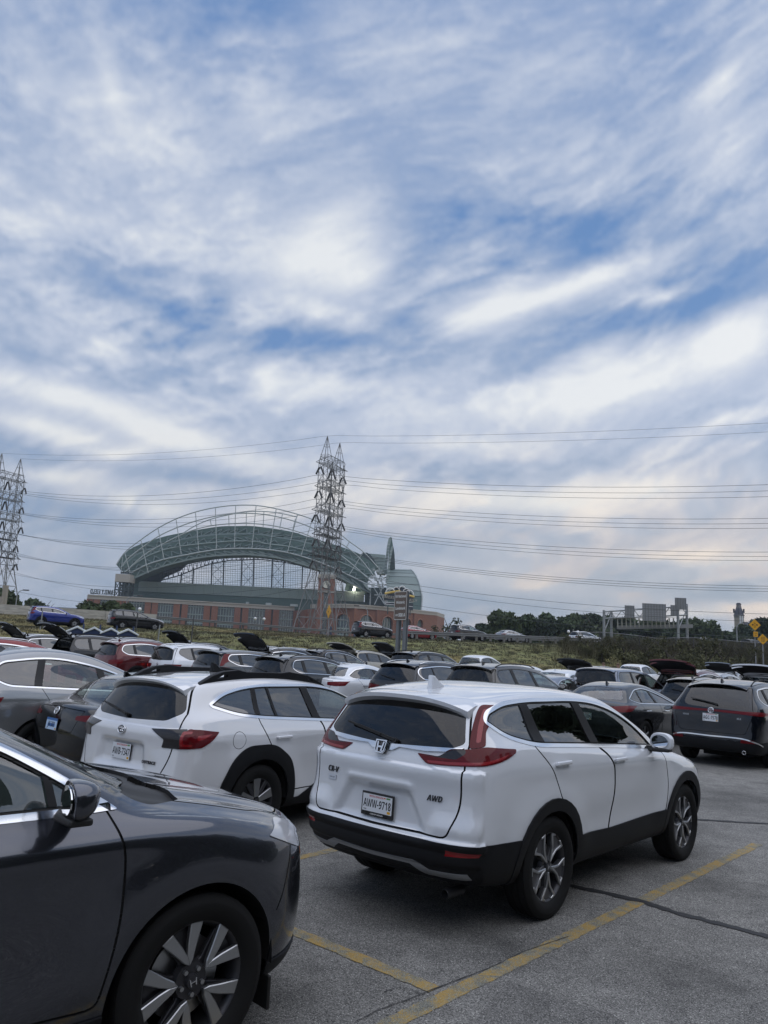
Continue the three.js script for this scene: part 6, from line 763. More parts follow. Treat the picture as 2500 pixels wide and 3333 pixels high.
  const pg = []; for (let i = 0; i < 60; i++) { const x0 = lerp(570, 2580, i / 60), x1 = lerp(570, 2580, (i + 1) / 60), a = Q(x0, archAt(x0), 561.5), b = Q(x1, archAt(x1), 561.5), c = Q(x1, Math.max(sill(x1), archAt(x1)), 561.5), d = Q(x0, Math.max(sill(x0), archAt(x0)), 561.5); for (const q of [a, d, c, a, c, b]) pg.push(q.x, q.y, q.z); }
  { const g = new THREE.BufferGeometry(); g.setAttribute('position', new THREE.Float32BufferAttribute(pg, 3)); g.computeVertexNormals(); mesh('window_pane', g, ST.pane, stadium); }
  const web = [], L4at = (t) => pick(K.L4, t); for (let i = 0; i < 46; i++) { const t = 0.14 + 0.72 * (i / 46), t1 = 0.14 + 0.72 * ((i + 1) / 46), a = L4at(t), b = L4at(t1), y0 = archAt(a[0]), y1 = archAt(b[0]); web.push(bar(Q(a[0], a[1], 560), Q((a[0] + b[0]) / 2, (y0 + y1) / 2, 560), 0.35), bar(Q((a[0] + b[0]) / 2, (y0 + y1) / 2, 560), Q(b[0], b[1], 560), 0.35), bar(Q(a[0], lerp(a[1], y0, 0.5), 560.4), Q(b[0], lerp(b[1], y1, 0.5), 560.4), 0.3)); } for (let i = 1; i < arch.length; i++) web.push(bar(Q(...arch[i - 1], 560), Q(...arch[i], 560), 0.7)); mesh('arch_truss', merge(web), ST.steelDark, stadium);
  const fill = (name, pts, d, mat, depth = 3) => { const w = pts.map(([a, b]) => Q(a, b, d)), sh = new THREE.Shape(w.map((p) => new THREE.Vector2(p.x, p.y))), g = new THREE.ExtrudeGeometry(sh, { depth, bevelEnabled: false }); g.translate(0, 0, -d - depth); return mesh(name, g, mat, stadium); };
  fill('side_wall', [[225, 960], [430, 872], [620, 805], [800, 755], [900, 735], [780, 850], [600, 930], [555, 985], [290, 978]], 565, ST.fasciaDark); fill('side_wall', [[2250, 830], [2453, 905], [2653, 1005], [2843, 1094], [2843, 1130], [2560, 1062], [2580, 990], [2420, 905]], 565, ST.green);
  // hinge works, bracing, far leaves seen edge-on, the rounded end
  const R3 = (a, b, d) => at(1050 + 0.2411 * a, 1700 + 0.2411 * b, d);
  const shape3 = (name, pts, d, mat, depth) => { const w = pts.map(([a, b]) => R3(a, b, d)), g = new THREE.ExtrudeGeometry(new THREE.Shape(w.map((p) => new THREE.Vector2(p.x, p.y))), { depth, bevelEnabled: false }); g.translate(0, 0, -d - depth); return mesh(name, g, mat, stadium); };
  shape3('rear_roof_wall', [[560, 415], [850, 440], [850, 700], [740, 690], [690, 560], [640, 470]], 600, ST.panel, 12); shape3('rear_roof_leaf', [[505, 440], [540, 412], [600, 408], [650, 440], [700, 510], [745, 620], [720, 640], [660, 560], [600, 520]], 590, ST.fasciaDark, 8);
  for (let k = 0; k < 5; k++) { const y = 470 + k * 42; mesh('wall_seam', bar(R3(660 + k * 8, y, 599.6), R3(850, y + 14, 599.6), 0.3), ST.steel, stadium); }
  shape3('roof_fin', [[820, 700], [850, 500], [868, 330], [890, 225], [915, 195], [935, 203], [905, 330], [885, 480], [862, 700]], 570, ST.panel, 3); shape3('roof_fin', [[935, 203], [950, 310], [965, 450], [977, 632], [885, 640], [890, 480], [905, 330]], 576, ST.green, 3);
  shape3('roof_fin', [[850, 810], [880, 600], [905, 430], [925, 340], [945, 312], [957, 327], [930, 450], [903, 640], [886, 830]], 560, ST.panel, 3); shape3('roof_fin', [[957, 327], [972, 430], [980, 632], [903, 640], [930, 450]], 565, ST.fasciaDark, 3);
  for (let k = 0; k < 9; k++) { const t = k / 9, y = lerp(300, 680, t), x = 878 - 50 * t; mesh('fin_rib', bar(R3(x, y, 568.6), R3(x + 30, y - 4, 568.6), 0.7), ST.steel, stadium); const y2 = lerp(390, 800, t), x2 = 910 - 52 * t; mesh('fin_rib', bar(R3(x2, y2, 558.6), R3(x2 + 28, y2 - 4, 558.6), 0.7), ST.steel, stadium); }
  { // rounded end: horizontal courses curving back
    const prof = [[1192, 0, 0], [1000, 2, 0.02], [930, 4, 0.04], [840, 9, 0.1], [740, 17, 0.24], [690, 24, 0.38], [655, 31, 0.55], [636, 40, 0.8]], edge = (b) => { const E = [[636, 1190], [655, 1215], [690, 1245], [740, 1275], [840, 1312], [930, 1332], [1000, 1344], [1192, 1332]]; for (let i = 1; i < E.length; i++) if (b <= E[i][0]) return lerp(E[i - 1][1], E[i][1], (b - E[i - 1][0]) / (E[i][0] - E[i - 1][0])); return 1332; };
    for (let i = 1; i < prof.length; i++) { const [b0, d0] = prof[i - 1], [b1, d1] = prof[i], q = [R3(862, b0 - 12, 545 + d0), R3(edge(b0), b0, 545 + d0), R3(edge(b1), b1, 545 + d1), R3(868, b1 - 10, 545 + d1)], back = q.map((p) => p.clone().add(new THREE.Vector3(-3, 0, -14))), pos = []; const quad = (a, b, c, d) => { for (const p of [a, b, c, a, c, d]) pos.push(p.x, p.y, p.z); }; quad(...q); quad(q[1], back[1], back[2], q[2]); quad(q[3], q[2], back[2], back[3]); const g = new THREE.BufferGeometry(); g.setAttribute('position', new THREE.Float32BufferAttribute(pos, 3)); g.computeVertexNormals(); mesh('dome_course', g, i === 1 ? ST.green : i % 2 ? std([0.19, 0.235, 0.22], 0.6) : std([0.15, 0.195, 0.18], 0.6), stadium); mesh('dome_seam', bar(q[0], q[1], 0.3), ST.steelDark, stadium); }
    mesh('dome_edge', tube(prof.map(([b, d]) => R3(edge(b), b, 544.6 + d)), 0.5, 40, 6), ST.steel, stadium);
  }
  const hw2 = []; for (const [x, y, s] of [[690, 640, 30], [740, 660, 40], [780, 690, 26], [660, 740, 34], [720, 770, 44], [790, 790, 30], [620, 830, 30], [680, 850, 46], [760, 850, 50], [810, 830, 30]]) { const p = R3(x, y, 536); hw2.push(box(s * 0.05, s * 0.04, 3, p.x, p.y, p.z)); } for (const [a, b, c, d] of [[700, 680, 860, 1150], [810, 880, 700, 1110], [860, 830, 930, 960], [760, 700, 880, 800], [800, 640, 740, 860], [690, 880, 860, 1140], [650, 880, 640, 1120], [870, 880, 870, 1120], [700, 980, 860, 980], [640, 640, 800, 900], [600, 830, 830, 870], [640, 740, 830, 770], [690, 640, 830, 680], [760, 600, 820, 900]]) hw2.push(bar(R3(a, b, 537), R3(c, d, 537), 0.6)); mesh('hinge_frame', merge(hw2), ST.steel, stadium);
  shape3('end_wall', [[600, 880], [860, 880], [880, 1130], [600, 1125]], 556, ST.fasciaDark, 6); shape3('roof_foot', [[540, 820], [600, 840], [655, 930], [600, 900]], 534, ST.panel, 3);
  for (const [x, y] of [[435, 873], [425, 908]]) { const p = R3(x, y, 560), m = mesh('floodlight', new THREE.SphereGeometry(1.1, 12, 8).translate(p.x, p.y, p.z), std([0.9, 0.9, 0.85], 0.5, { emissive: new THREE.Color(1, 0.98, 0.9), emissiveIntensity: 2.2 }), stadium); const l = new THREE.PointLight(0xfff6e0, 60); l.position.set(p.x, p.y, p.z + 2); l.castShadow = true; scene.add(l); }
  // lettering over the left wing, seen from behind
  const fl = letters('FAMILY FIELD', 3.0, 0.6); fl.rotateY(Math.PI); const fp = P2(325, 31.0, 525); const lt = mesh('letter_sign', fl, ST.steelDark, scene); lt.name = numbered('rooftop_lettering'); lt.position.copy(fp); lt.scale.x = 0.62; tag(lt, 'dark rooftop letters seen mirrored from behind at the stadium wing', 'sign'); mesh('letter_base', merge([box(26, 0.3, 0.4, 0, -1.6, 0), ...[-10, -4, 4, 10].map((x) => box(0.3, 2.4, 0.3, x, -1.4, -0.4))]), ST.steelDark, lt);
}
{ // clock tower in front of the window wall
  const p0 = at(1027, 2000, 500), p1 = at(1083, 2000, 500), w = p1.x - p0.x - 0.6, cx = (p0.x + p1.x) / 2, t = thing('clock_tower', 'brick clock tower with pale bands behind the lattice pylon', 'clock tower', [cx, 0, -506], 0.1);
  const y1 = 46; for (const s of [-1, 1]) mesh('brick_pier', box(w * 0.36, y1 - 10, w, s * w * 0.32, (y1 - 10) / 2, 0), ST.brick, t); mesh('tower_window', box(w * 0.3, y1 - 11, w * 0.9, 0, (y1 - 11) / 2, 0), ST.glass, t); for (let k = 0; k < 7; k++) mesh('transom', box(w * 0.28, 0.6, 0.4, 0, 4 + k * 4.6, w * 0.46), ST.steelDark, t);
  mesh('stone_band', box(w * 1.06, 1.2, w * 1.06, 0, y1 - 9.4, 0), ST.stone, t); mesh('clock_stage', box(w, 8, w, 0, y1 - 4.8, 0), ST.brick, t); mesh('stone_band', box(w * 1.08, 0.9, w * 1.08, 0, y1 - 0.4, 0), ST.stone, t); mesh('parapet', box(w * 1.12, 1.8, w * 1.12, 0, y1 + 0.9, 0), ST.stone, t); mesh('tower_cap', box(w * 0.9, 1.4, w * 0.9, 0, y1 + 2.5, 0), ST.steel, t);
  const cf = new THREE.CylinderGeometry(2.6, 2.6, 0.3, 28); cf.rotateX(Math.PI / 2); cf.translate(-0.2, y1 - 4.8, w / 2 + 0.1); const face = mesh('clock_face', cf, std([0.6, 0.58, 0.5], 0.7), t); mesh('clock_rim', new THREE.TorusGeometry(2.6, 0.18, 6, 28).translate(-0.2, y1 - 4.8, w / 2 + 0.3), ST.steelDark, face); mesh('clock_hand', merge([bar([-0.2, y1 - 4.8, w / 2 + 0.35], [-0.2, y1 - 2.8, w / 2 + 0.35], 0.22), bar([-0.2, y1 - 4.8, w / 2 + 0.35], [1.2, y1 - 5.4, w / 2 + 0.35], 0.26)]), ST.steelDark, face);
}
{ // big sign over the round entrance
  const R3 = (a, b) => at(1050 + 0.2411 * a, 1700 + 0.2411 * b, 486), o = R3(1038, 1040), t = thing('stadium_sign', 'dark stadium name sign with yellow ribbon above the round entrance', 'sign', [o.x, o.y, o.z]), L = (a, b) => { const p = R3(a, b); return [p.x - o.x, p.y - o.y]; }, plate = (name, pts, z, mat, dep = 0.5) => mesh(name, new THREE.ExtrudeGeometry(new THREE.Shape(pts.map((q) => new THREE.Vector2(...L(...q)))), { depth: dep, bevelEnabled: false }).translate(0, 0, z), mat, t);
  const dk = std([0.03, 0.035, 0.045], 0.6), wh = std(0.7, 0.6), ye = std([0.6, 0.42, 0.09], 0.6), arcs = (cx, cy, r) => { const g = new THREE.TorusGeometry(r * 0.2411 * 486 / 2521, 0.35, 5, 18, Math.PI); const q = L(cx, cy); g.rotateZ(-0.1); g.translate(q[0], q[1], 0.7); return g; };
  plate('sign_panel', [[858, 1085], [1225, 1095], [1218, 1190], [850, 1105]], 0, dk); plate('sign_panel', [[855, 1000], [900, 930], [980, 880], [1050, 870], [1150, 900], [1225, 985], [1225, 1085], [855, 1050]], -0.2, dk); mesh('sign_arch', merge([arcs(915, 955, 62), arcs(995, 920, 40), arcs(1075, 905, 40), arcs(1130, 940, 40), arcs(1170, 975, 55)]), wh, t);
  mesh('yellow_ribbon', tube([[840, 965], [900, 952], [970, 940], [1040, 938], [1110, 975], [1180, 995], [1238, 1010]].map((q) => { const p = L(...q); return [p[0], p[1], 0.9]; }), 0.75, 30, 6), ye, t);
  const put = (txt, a, b, s, mat) => { const g = letters(txt, s, 0.3), q = L(a, b); g.rotateZ(-0.085); g.translate(q[0], q[1], 0.8); mesh('sign_lettering', g, mat, t); }; put('AMERICAN FAMILY', 1040, 1030, 1.75, std([0.35, 0.33, 0.28], 0.6)); put('FIELD', 1080, 1096, 2.2, wh); mesh('sign_border', merge([[858, 1085, 1225, 1078], [850, 1105, 1218, 1140], [855, 1050, 850, 1105]].map(([a, b, c, d]) => bar([...L(a, b), 0.6], [...L(c, d), 0.6], 0.3))), wh, t); mesh('sign_post', merge([-7, 7].map((x) => bar([x, -9.5, -0.5], [x, -2, -0.5], 0.6))), ST.steelDark, t);
}
// ------------------------------------------------------------------ pylons and power lines
const galv = std([0.21, 0.213, 0.216], 0.85), galvDark = std([0.075, 0.075, 0.078], 0.65, { metalness: 0.2 }), galvPale = std([0.27, 0.285, 0.295], 0.55, { metalness: 0.3 });
const armDir = new THREE.Vector3(0.42, 0, -0.9075), lineDir = new THREE.Vector3(0.9075, 0, 0.42); // along the cross arms; along the line
const PH = 45, levels = [40.6, 35.2, 29.8, 24.6, 19.8];
function pylon(label, x, z, y0) {
  const t = thing('lattice_pylon', label, 'pylon', [x, y0, z], 0, 'lattice pylons of one power line'), P = (a, b, y) => new THREE.Vector3(armDir.x * a + lineDir.x * b, y, armDir.z * a + lineDir.z * b); // a along the arms, b along the line
  const th = 0.15, thin = 0.065;
  for (const m of [-3.0, 3.0]) { // two masts
    const leg = [], web = [], hw = (y) => (y > 18 ? 1.15 : lerp(3.9, 1.15, y / 18)), cxn = (y) => (y > 18 ? m : m + Math.sign(m) * 0);
    for (const [a, b] of [[-1, -1], [1, -1], [1, 1], [-1, 1]]) { leg.push(bar(P(m + a * hw(0) * (Math.sign(m) === a ? 1.15 : 0.75), b * hw(0), 0), P(m + a * 1.15, b * 1.15, 18), th * 1.3), bar(P(m + a * 1.15, b * 1.15, 18), P(m + a * 1.1, b * 1.1, 41), th), bar(P(m + a * 1.1, b * 1.1, 41), P(m, 0, 47), th * 0.8)); }
    const ys = [0, 6.5, 12.5, 18, 20.6, 23.2, 25.8, 28.4, 31, 33.6, 36.2, 38.8, 41]; for (let k = 1; k < ys.length; k++) for (const [a, b, c, d] of [[-1, -1, 1, -1], [1, -1, 1, 1], [1, 1, -1, 1], [-1, 1, -1, -1]]) { const f = (q, s, y) => P(m + q * (y >= 18 ? 1.13 : lerp(hw(0) * (Math.sign(m) === q ? 1.15 : 0.75), 1.15, y / 18)), s * (y >= 18 ? 1.13 : hw(y)), y), w = k < 4 ? thin * 1.3 : thin; web.push(bar(f(a, b, ys[k - 1]), f(c, d, ys[k]), w), bar(f(c, d, ys[k - 1]), f(a, b, ys[k]), w)); if (k < 4) web.push(bar(f(a, b, ys[k]), f(c, d, ys[k]), w)); }
    for (let k = 0; k < 2; k++) { const y = 42.5 + k * 2, r = 1.3 * (1 - (y - 41) / 6); for (const [a, b, c, d] of [[-1, -1, 1, -1], [1, -1, 1, 1], [1, 1, -1, 1], [-1, 1, -1, -1]]) web.push(bar(P(m + a * r, b * r, y), P(m + c * r, d * r, y), thin * 0.8)); }
    mesh('mast', merge(leg), galv, t); mesh('lattice', merge(web), galv, t); mesh('ladder', merge([bar(P(m - 0.25, 1.36, 16), P(m - 0.25, 1.36, 41), 0.05), bar(P(m + 0.25, 1.36, 16), P(m + 0.25, 1.36, 41), 0.05), ...Array.from({ length: 34 }, (_, k) => bar(P(m - 0.25, 1.36, 16.4 + k * 0.72), P(m + 0.25, 1.36, 16.4 + k * 0.72), 0.04))]), galvDark, t);
  }
  levels.forEach((y, li) => { const g = [], ext = li === 4 ? 6.4 : li === 3 ? 5.2 : [5.4, 5.4, 6.0][li] ?? 8, hgt = 1.7, rails = [[-1.35, 0], [1.35, 0], [-1.35, hgt], [1.35, hgt]]; for (const [b, u] of rails) { g.push(bar(P(-ext + (u ? 2.2 : 0.4), b * (u ? 1 : 1), y + u), P(ext - (u ? 2.2 : 0.4), b, y + u), th * 0.8)); }
    for (const s of [-1, 1]) { for (const b of [-1, 1]) { g.push(bar(P(s * (ext - 2.2), b * 1.35, y + hgt), P(s * ext, 0, y + 0.4), th * 0.7), bar(P(s * (ext - 0.4), b * 1.35, y), P(s * ext, 0, y + 0.4), th * 0.7)); } g.push(bar(P(s * ext, 0, y + 0.4), P(s * ext, 0, y - 1.4), thin), bar(P(s * ext, 0, y - 1.4), P(s * (ext - 2.2), 0, y), thin)); }
    const n = 9; for (let k = 0; k < n; k++) { const a0 = lerp(-ext + 1.4, ext - 1.4, k / n), a1 = lerp(-ext + 1.4, ext - 1.4, (k + 1) / n), q = k % 2; for (const b of [-1.35, 1.35]) g.push(bar(P(a0, b, y + (q ? hgt : 0)), P(a1, b, y + (q ? 0 : hgt)), thin)); g.push(bar(P(a0, -1.35, y), P(a1, 1.35, y), thin), bar(P(a0, 1.35, y + hgt), P(a1, -1.35, y + hgt), thin), bar(P(a0, -1.35, y), P(a0, 1.35, y), thin * 0.8)); }
    mesh('cross_arm', merge(g), li < 3 ? galv : galvDark, t);
    for (const a of li === 4 ? [-5.8, 5.8] : [-ext, 0, ext]) for (const s of [-1, 1]) { const top = P(a, s * 0.2, y - (Math.abs(a) > 1 ? 1.3 : 0.6)), bot = P(a, s * 0.95, y - 2.9); const ins = rod(top, bot, 0.21, 7, 0.21); mesh('insulator', ins, galvDark, t); }
    if (li < 3) for (const s of [-ext, 0, ext]) mesh('jumper', tube([P(s, -0.95, y - 2.9), P(s, 0, y - 3.2), P(s, 0.95, y - 2.9)], 0.035, 10, 4), galvDark, t);
  });
  return t;
}
const PY = [[-12.2, -171, 1.4], [-100.6, -203, 1.2], [150, -104, 1.4]];
pylon('tall lattice pylon with twin peaks standing before the stadium', PY[0][0], PY[0][1], PY[0][2]); pylon('lattice pylon at the edge above the trees and concrete wall', PY[1][0], PY[1][1], PY[1][2]);
{
  const wireMat = std([0.05, 0.055, 0.06], 0.6), span = (a, b, sag) => { const o = []; for (let k = 0; k <= 16; k++) { const t = k / 16, p = new THREE.Vector3().lerpVectors(a, b, t); p.y -= sag * 4 * t * (1 - t); o.push(p); } return o; };
  const pt = (i, a, y) => new THREE.Vector3(PY[i][0] + armDir.x * a, PY[i][2] + y, PY[i][1] + armDir.z * a);
  const names = ['highest', 'second'], lv = ['top', 'second', 'third', 'fourth'];
  let n = 0; const wire = (a, y, r, sag, label) => { const l = [...span(pt(1, a, y), pt(0, a, y), sag), ...span(pt(0, a, y), pt(2, a, y), sag * 1.5).slice(1)]; tag(mesh('power_line', new THREE.TubeGeometry(new THREE.CatmullRomCurve3(l), 90, r, 5), wireMat), label, 'power line', 'power lines between the pylons'); };
  wire(-3.0, 47, 0.025, 2, 'thin earth wire from the higher peak of the pylon'); wire(3.0, 47, 0.025, 2, 'thin earth wire from the lower peak of the pylon');
  [[5.4, 0], [5.4, 1], [6.0, 2], [5.2, 3]].forEach(([ext, li]) => { for (const [a, w] of [[-ext, 'near end'], [0, 'middle'], [ext, 'far end']]) wire(a, levels[li] - 3.1, 0.036, 3.6 + li * 0.4, `power line hanging from the ${w} of the ${lv[li]} cross arm`); });
  for (const [k, y] of [[0, 17], [1, 16.3], [2, 13]]) wire(k === 1 ? 5.8 : -5.8, y, 0.034, 5, `slack low wire, ${['upper', 'middle', 'lower'][k]} one under the lowest cross arm`);
}
// ------------------------------------------------------------------ wall, rails and fence along the roads
{
  const t = thing('concrete_wall', 'long pale concrete wall above the grass beyond the highway', 'wall'); const pm = [concrete, (() => { const m = concrete.clone(); m.color.setRGB(0.66, 0.66, 0.65); return m; })()];
  for (let k = 0; k < 26; k++) { const s0 = 28 - k * 6, s1 = s0 - 5.97, a = st(s0, 95, 0), b = st(s1, 95, 0), g = box(5.96, 1.05, 0.3); const m = mesh('wall_panel', g, pm[k % 2], t); m.position.set((a.x + b.x) / 2, rampH(s0) + 0.5, (a.z + b.z) / 2); m.rotation.y = Math.atan2(0.534, 0.845); }
}
const railGrey = std([0.13, 0.135, 0.135], 0.7);
function wBeam(name, label, t, s0, s1, h, height, post, step) {
  const o = thing(name, label, 'guard rail'), prof = [[0, 0.16], [0.05, 0.1], [0, 0.03], [0, -0.03], [0.05, -0.1], [0, -0.16]], N = Math.ceil((s1 - s0) / 4);
  for (let i = 0; i < N; i++) { const a = lerp(s0, s1, i / N), b = lerp(s0, s1, (i + 1) / N), pos = []; for (let k = 0; k < prof.length - 1; k++) { const q = (s, p) => st(s, t - p[0], h(s) + height - 0.16 + p[1]), A0 = q(a, prof[k]), B0 = q(b, prof[k]), B1 = q(b, prof[k + 1]), A1 = q(a, prof[k + 1]); for (const p of [A0, A1, B1, A0, B1, B0]) pos.push(p.x, p.y, p.z); } const g = new THREE.BufferGeometry(); g.setAttribute('position', new THREE.Float32BufferAttribute(pos, 3)); g.computeVertexNormals(); mesh('rail_beam', g, railGrey, o); }
  const pg = box(0.18, height + 0.35, 0.2); for (let s = s0; s < s1; s += step) { const m = mesh('rail_post', pg, post, o), p = st(s, t + 0.14, h(s) + height / 2 - 0.12); m.position.copy(p); m.rotation.y = Math.atan2(0.534, 0.845); }
}
wBeam('guard_rail', 'galvanised guard rail continuing the concrete wall along the upper road', 95, 28, 120, rampH, 0.85, galvDark, 3.8);
wBeam('guard_rail', 'galvanised guard rail on pale posts in front of the highway cars', 65.2, 44, 150, roadH, 0.8, std([0.14, 0.135, 0.12], 0.9), 1.95);
{
  const t = thing('chain_link_fence', 'chain link fence with dark posts along the weedy bank', 'fence'), fh = (s) => landH(s, 58.5), fabric = phys([0.12, 0.125, 0.12], 0.7, { transparent: true, opacity: 0.14, side: THREE.DoubleSide });
  for (let s = 62; s < 150; s += 3.2) { const a = st(s, 58.5, fh(s)), b = st(s + 3.2, 58.5, fh(s + 3.2)); mesh('fence_post', rod([a.x, a.y - 0.3, a.z], [a.x, a.y + 1.95, a.z], 0.045, 8), galvDark, t); mesh('top_rail', rod([a.x, a.y + 1.9, a.z], [b.x, b.y + 1.9, b.z], 0.03, 6), galv, t); const g = new THREE.BufferGeometry(); g.setAttribute('position', new THREE.Float32BufferAttribute([a, b, b, a, b, a].flatMap((p, i) => [p.x, p.y + ([0, 0, 1, 0, 1, 1][i] ? 1.88 : 0.05), p.z]), 3)); g.computeVertexNormals(); mesh('wire_mesh', g, fabric, t); }
}
for (const [px, py, d, h, label] of [[438, 2092, 58, 1.7, 'thin steel post behind the blue portable toilets'], [625, 2060, 58, 1.9, 'dark thin post standing in the grass below the highway'], [131, 2046, 56, 1.3, 'pale thin post in front of the blue highway suv'], [517, 2062, 57, 1.2, 'pale thin post by the nose of the black highway suv']]) { const p = at(px, py, d), y = landH(toS(p.x, p.z), toT(p.x, p.z)); tag(mesh('marker_post', rod([0, 0, 0], [0.02, h, 0], 0.045, 8), h > 1.6 ? galvDark : galvPale), label, 'post').position.set(p.x, y, p.z); }
// ------------------------------------------------------------------ signs
{ // brown exit sign seen obliquely on two steel posts
  const p = at(1306, 2090, 62), y = landH(toS(p.x, p.z), toT(p.x, p.z)), t = thing('exit_sign', 'brown exit sign on two grey posts rising from the bank', 'road sign', [p.x, y, p.z], -0.98), I = (x) => merge([box(0.26, 5.6, 0.04, x, 2.7, -0.16), box(0.26, 5.6, 0.04, x, 2.7, 0.12), box(0.05, 5.6, 0.26, x, 2.7, -0.02)]);
  for (const x of [-0.46, 0.46]) mesh('sign_post', I(x), std([0.17, 0.185, 0.2], 0.6), t);
  const tex = canvasTex(360, 500, (c, w, h) => { c.fillStyle = '#6b5d54'; c.fillRect(0, 0, w, h); c.strokeStyle = '#d8d8d4'; c.lineWidth = 10; c.beginPath(); c.roundRect(8, 8, w - 16, h - 16, 26); c.stroke(); c.fillStyle = '#e4e6e4'; c.textAlign = 'center'; c.font = 'bold 66px sans-serif'; c.fillText('VA National', w / 2, 110, w - 50); c.fillText('Historic', w / 2, 215, w - 90); c.fillText('Landmark', w / 2, 320, w - 70); c.font = 'bold 44px sans-serif'; c.fillText('EXIT', 95, 430); c.font = 'bold 82px sans-serif'; c.fillText('308 A', 230, 440, 190); });
  const b = mesh('sign_panel', rbox(1.72, 2.3, 0.06, 0.02, 0, 4.5, 0.2), std([0.12, 0.1, 0.09], 0.6), t); mesh('sign_face', new THREE.PlaneGeometry(1.7, 2.28).translate(0, 4.5, 0.234), new THREE.MeshStandardMaterial({ map: tex, roughness: 0.55 }), b); mesh('sign_backing', merge([box(1.6, 0.08, 0.06, 0, 5.2, 0.13), box(1.6, 0.08, 0.06, 0, 3.9, 0.13)]), galvDark, t);
}
function diamond(label, px, py, d, size, turn, lines, foot, extra) {
  const p = at(px, py, d), t = thing('warning_sign', label, 'road sign', [p.x, 0, p.z], turn), g = landH(toS(p.x, p.z), toT(p.x, p.z)); const tex = canvasTex(256, 256, (c, w) => { c.fillStyle = '#d39a1c'; c.fillRect(0, 0, w, w); c.translate(w / 2, w / 2); c.rotate(-Math.PI / 4); c.fillStyle = '#1c1810'; c.textAlign = 'center'; c.textBaseline = 'middle'; lines.forEach(([txt, y, s]) => { if (txt === '^' || txt === 'v') { const q = txt === '^' ? -1 : 1; c.beginPath(); c.moveTo(0, y + q * 40); c.lineTo(36, y); c.lineTo(14, y); c.lineTo(14, y - q * 24); c.lineTo(-14, y - q * 24); c.lineTo(-14, y); c.lineTo(-36, y); c.fill(); } else { c.font = `bold ${s}px sans-serif`; c.fillText(txt, 0, y, 230); } }); });
  const s = rbox(size, size, 0.03, 0.012); s.rotateZ(Math.PI / 4); s.translate(0, p.y, 0.06); const pl = mesh('sign_panel', s, std([0.5, 0.31, 0.03], 0.6), t), f = new THREE.PlaneGeometry(size * 0.97, size * 0.97); f.rotateZ(Math.PI / 4); f.translate(0, p.y, 0.0775); mesh('sign_face', f, new THREE.MeshStandardMaterial({ map: tex, roughness: 0.5 }), pl);
  mesh('sign_post', box(0.1, p.y - g + size * 0.6 + 0.4, 0.08, 0, (p.y + g + size * 0.6 - 0.4) / 2, 0), galv, t); if (extra) extra(t, p.y); return t;
}
diamond('yellow diamond sign seen nearly edge on below the pylon', 1072, 1991, 76, 0.95, -1.15, [['^', -20, 0]]);
diamond('yellow clearance diamond sign with two arrows and figures', 2456, 2034, 76, 0.8, -0.1, [['^', -58, 0], ["12'-2\"", 0, 70], ['v', 58, 0]], 0, (t, y) => { const tx = canvasTex(128, 128, (c) => { c.fillStyle = '#d39a1c'; c.fillRect(0, 0, 128, 128); c.fillStyle = '#1c1810'; c.textAlign = 'center'; c.font = 'bold 34px sans-serif'; c.fillText('1000', 64, 52); c.fillText('FEET', 64, 100); }); const q = mesh('distance_plate', rbox(0.42, 0.5, 0.03, 0.01, 0.05, y - 0.9, 0.06), std([0.5, 0.31, 0.03], 0.6), t); mesh('plate_face', new THREE.PlaneGeometry(0.41, 0.49).translate(0.05, y - 0.9, 0.0775), new THREE.MeshStandardMaterial({ map: tx, roughness: 0.5 }), q); });
diamond('yellow lettered diamond sign, the lower one beside the clearance sign', 2482, 2081, 72, 0.7, -0.1, [['NO BIKE', -34, 44], ['MOPEDS', 12, 44], ['SHOULDER', 54, 34]]);
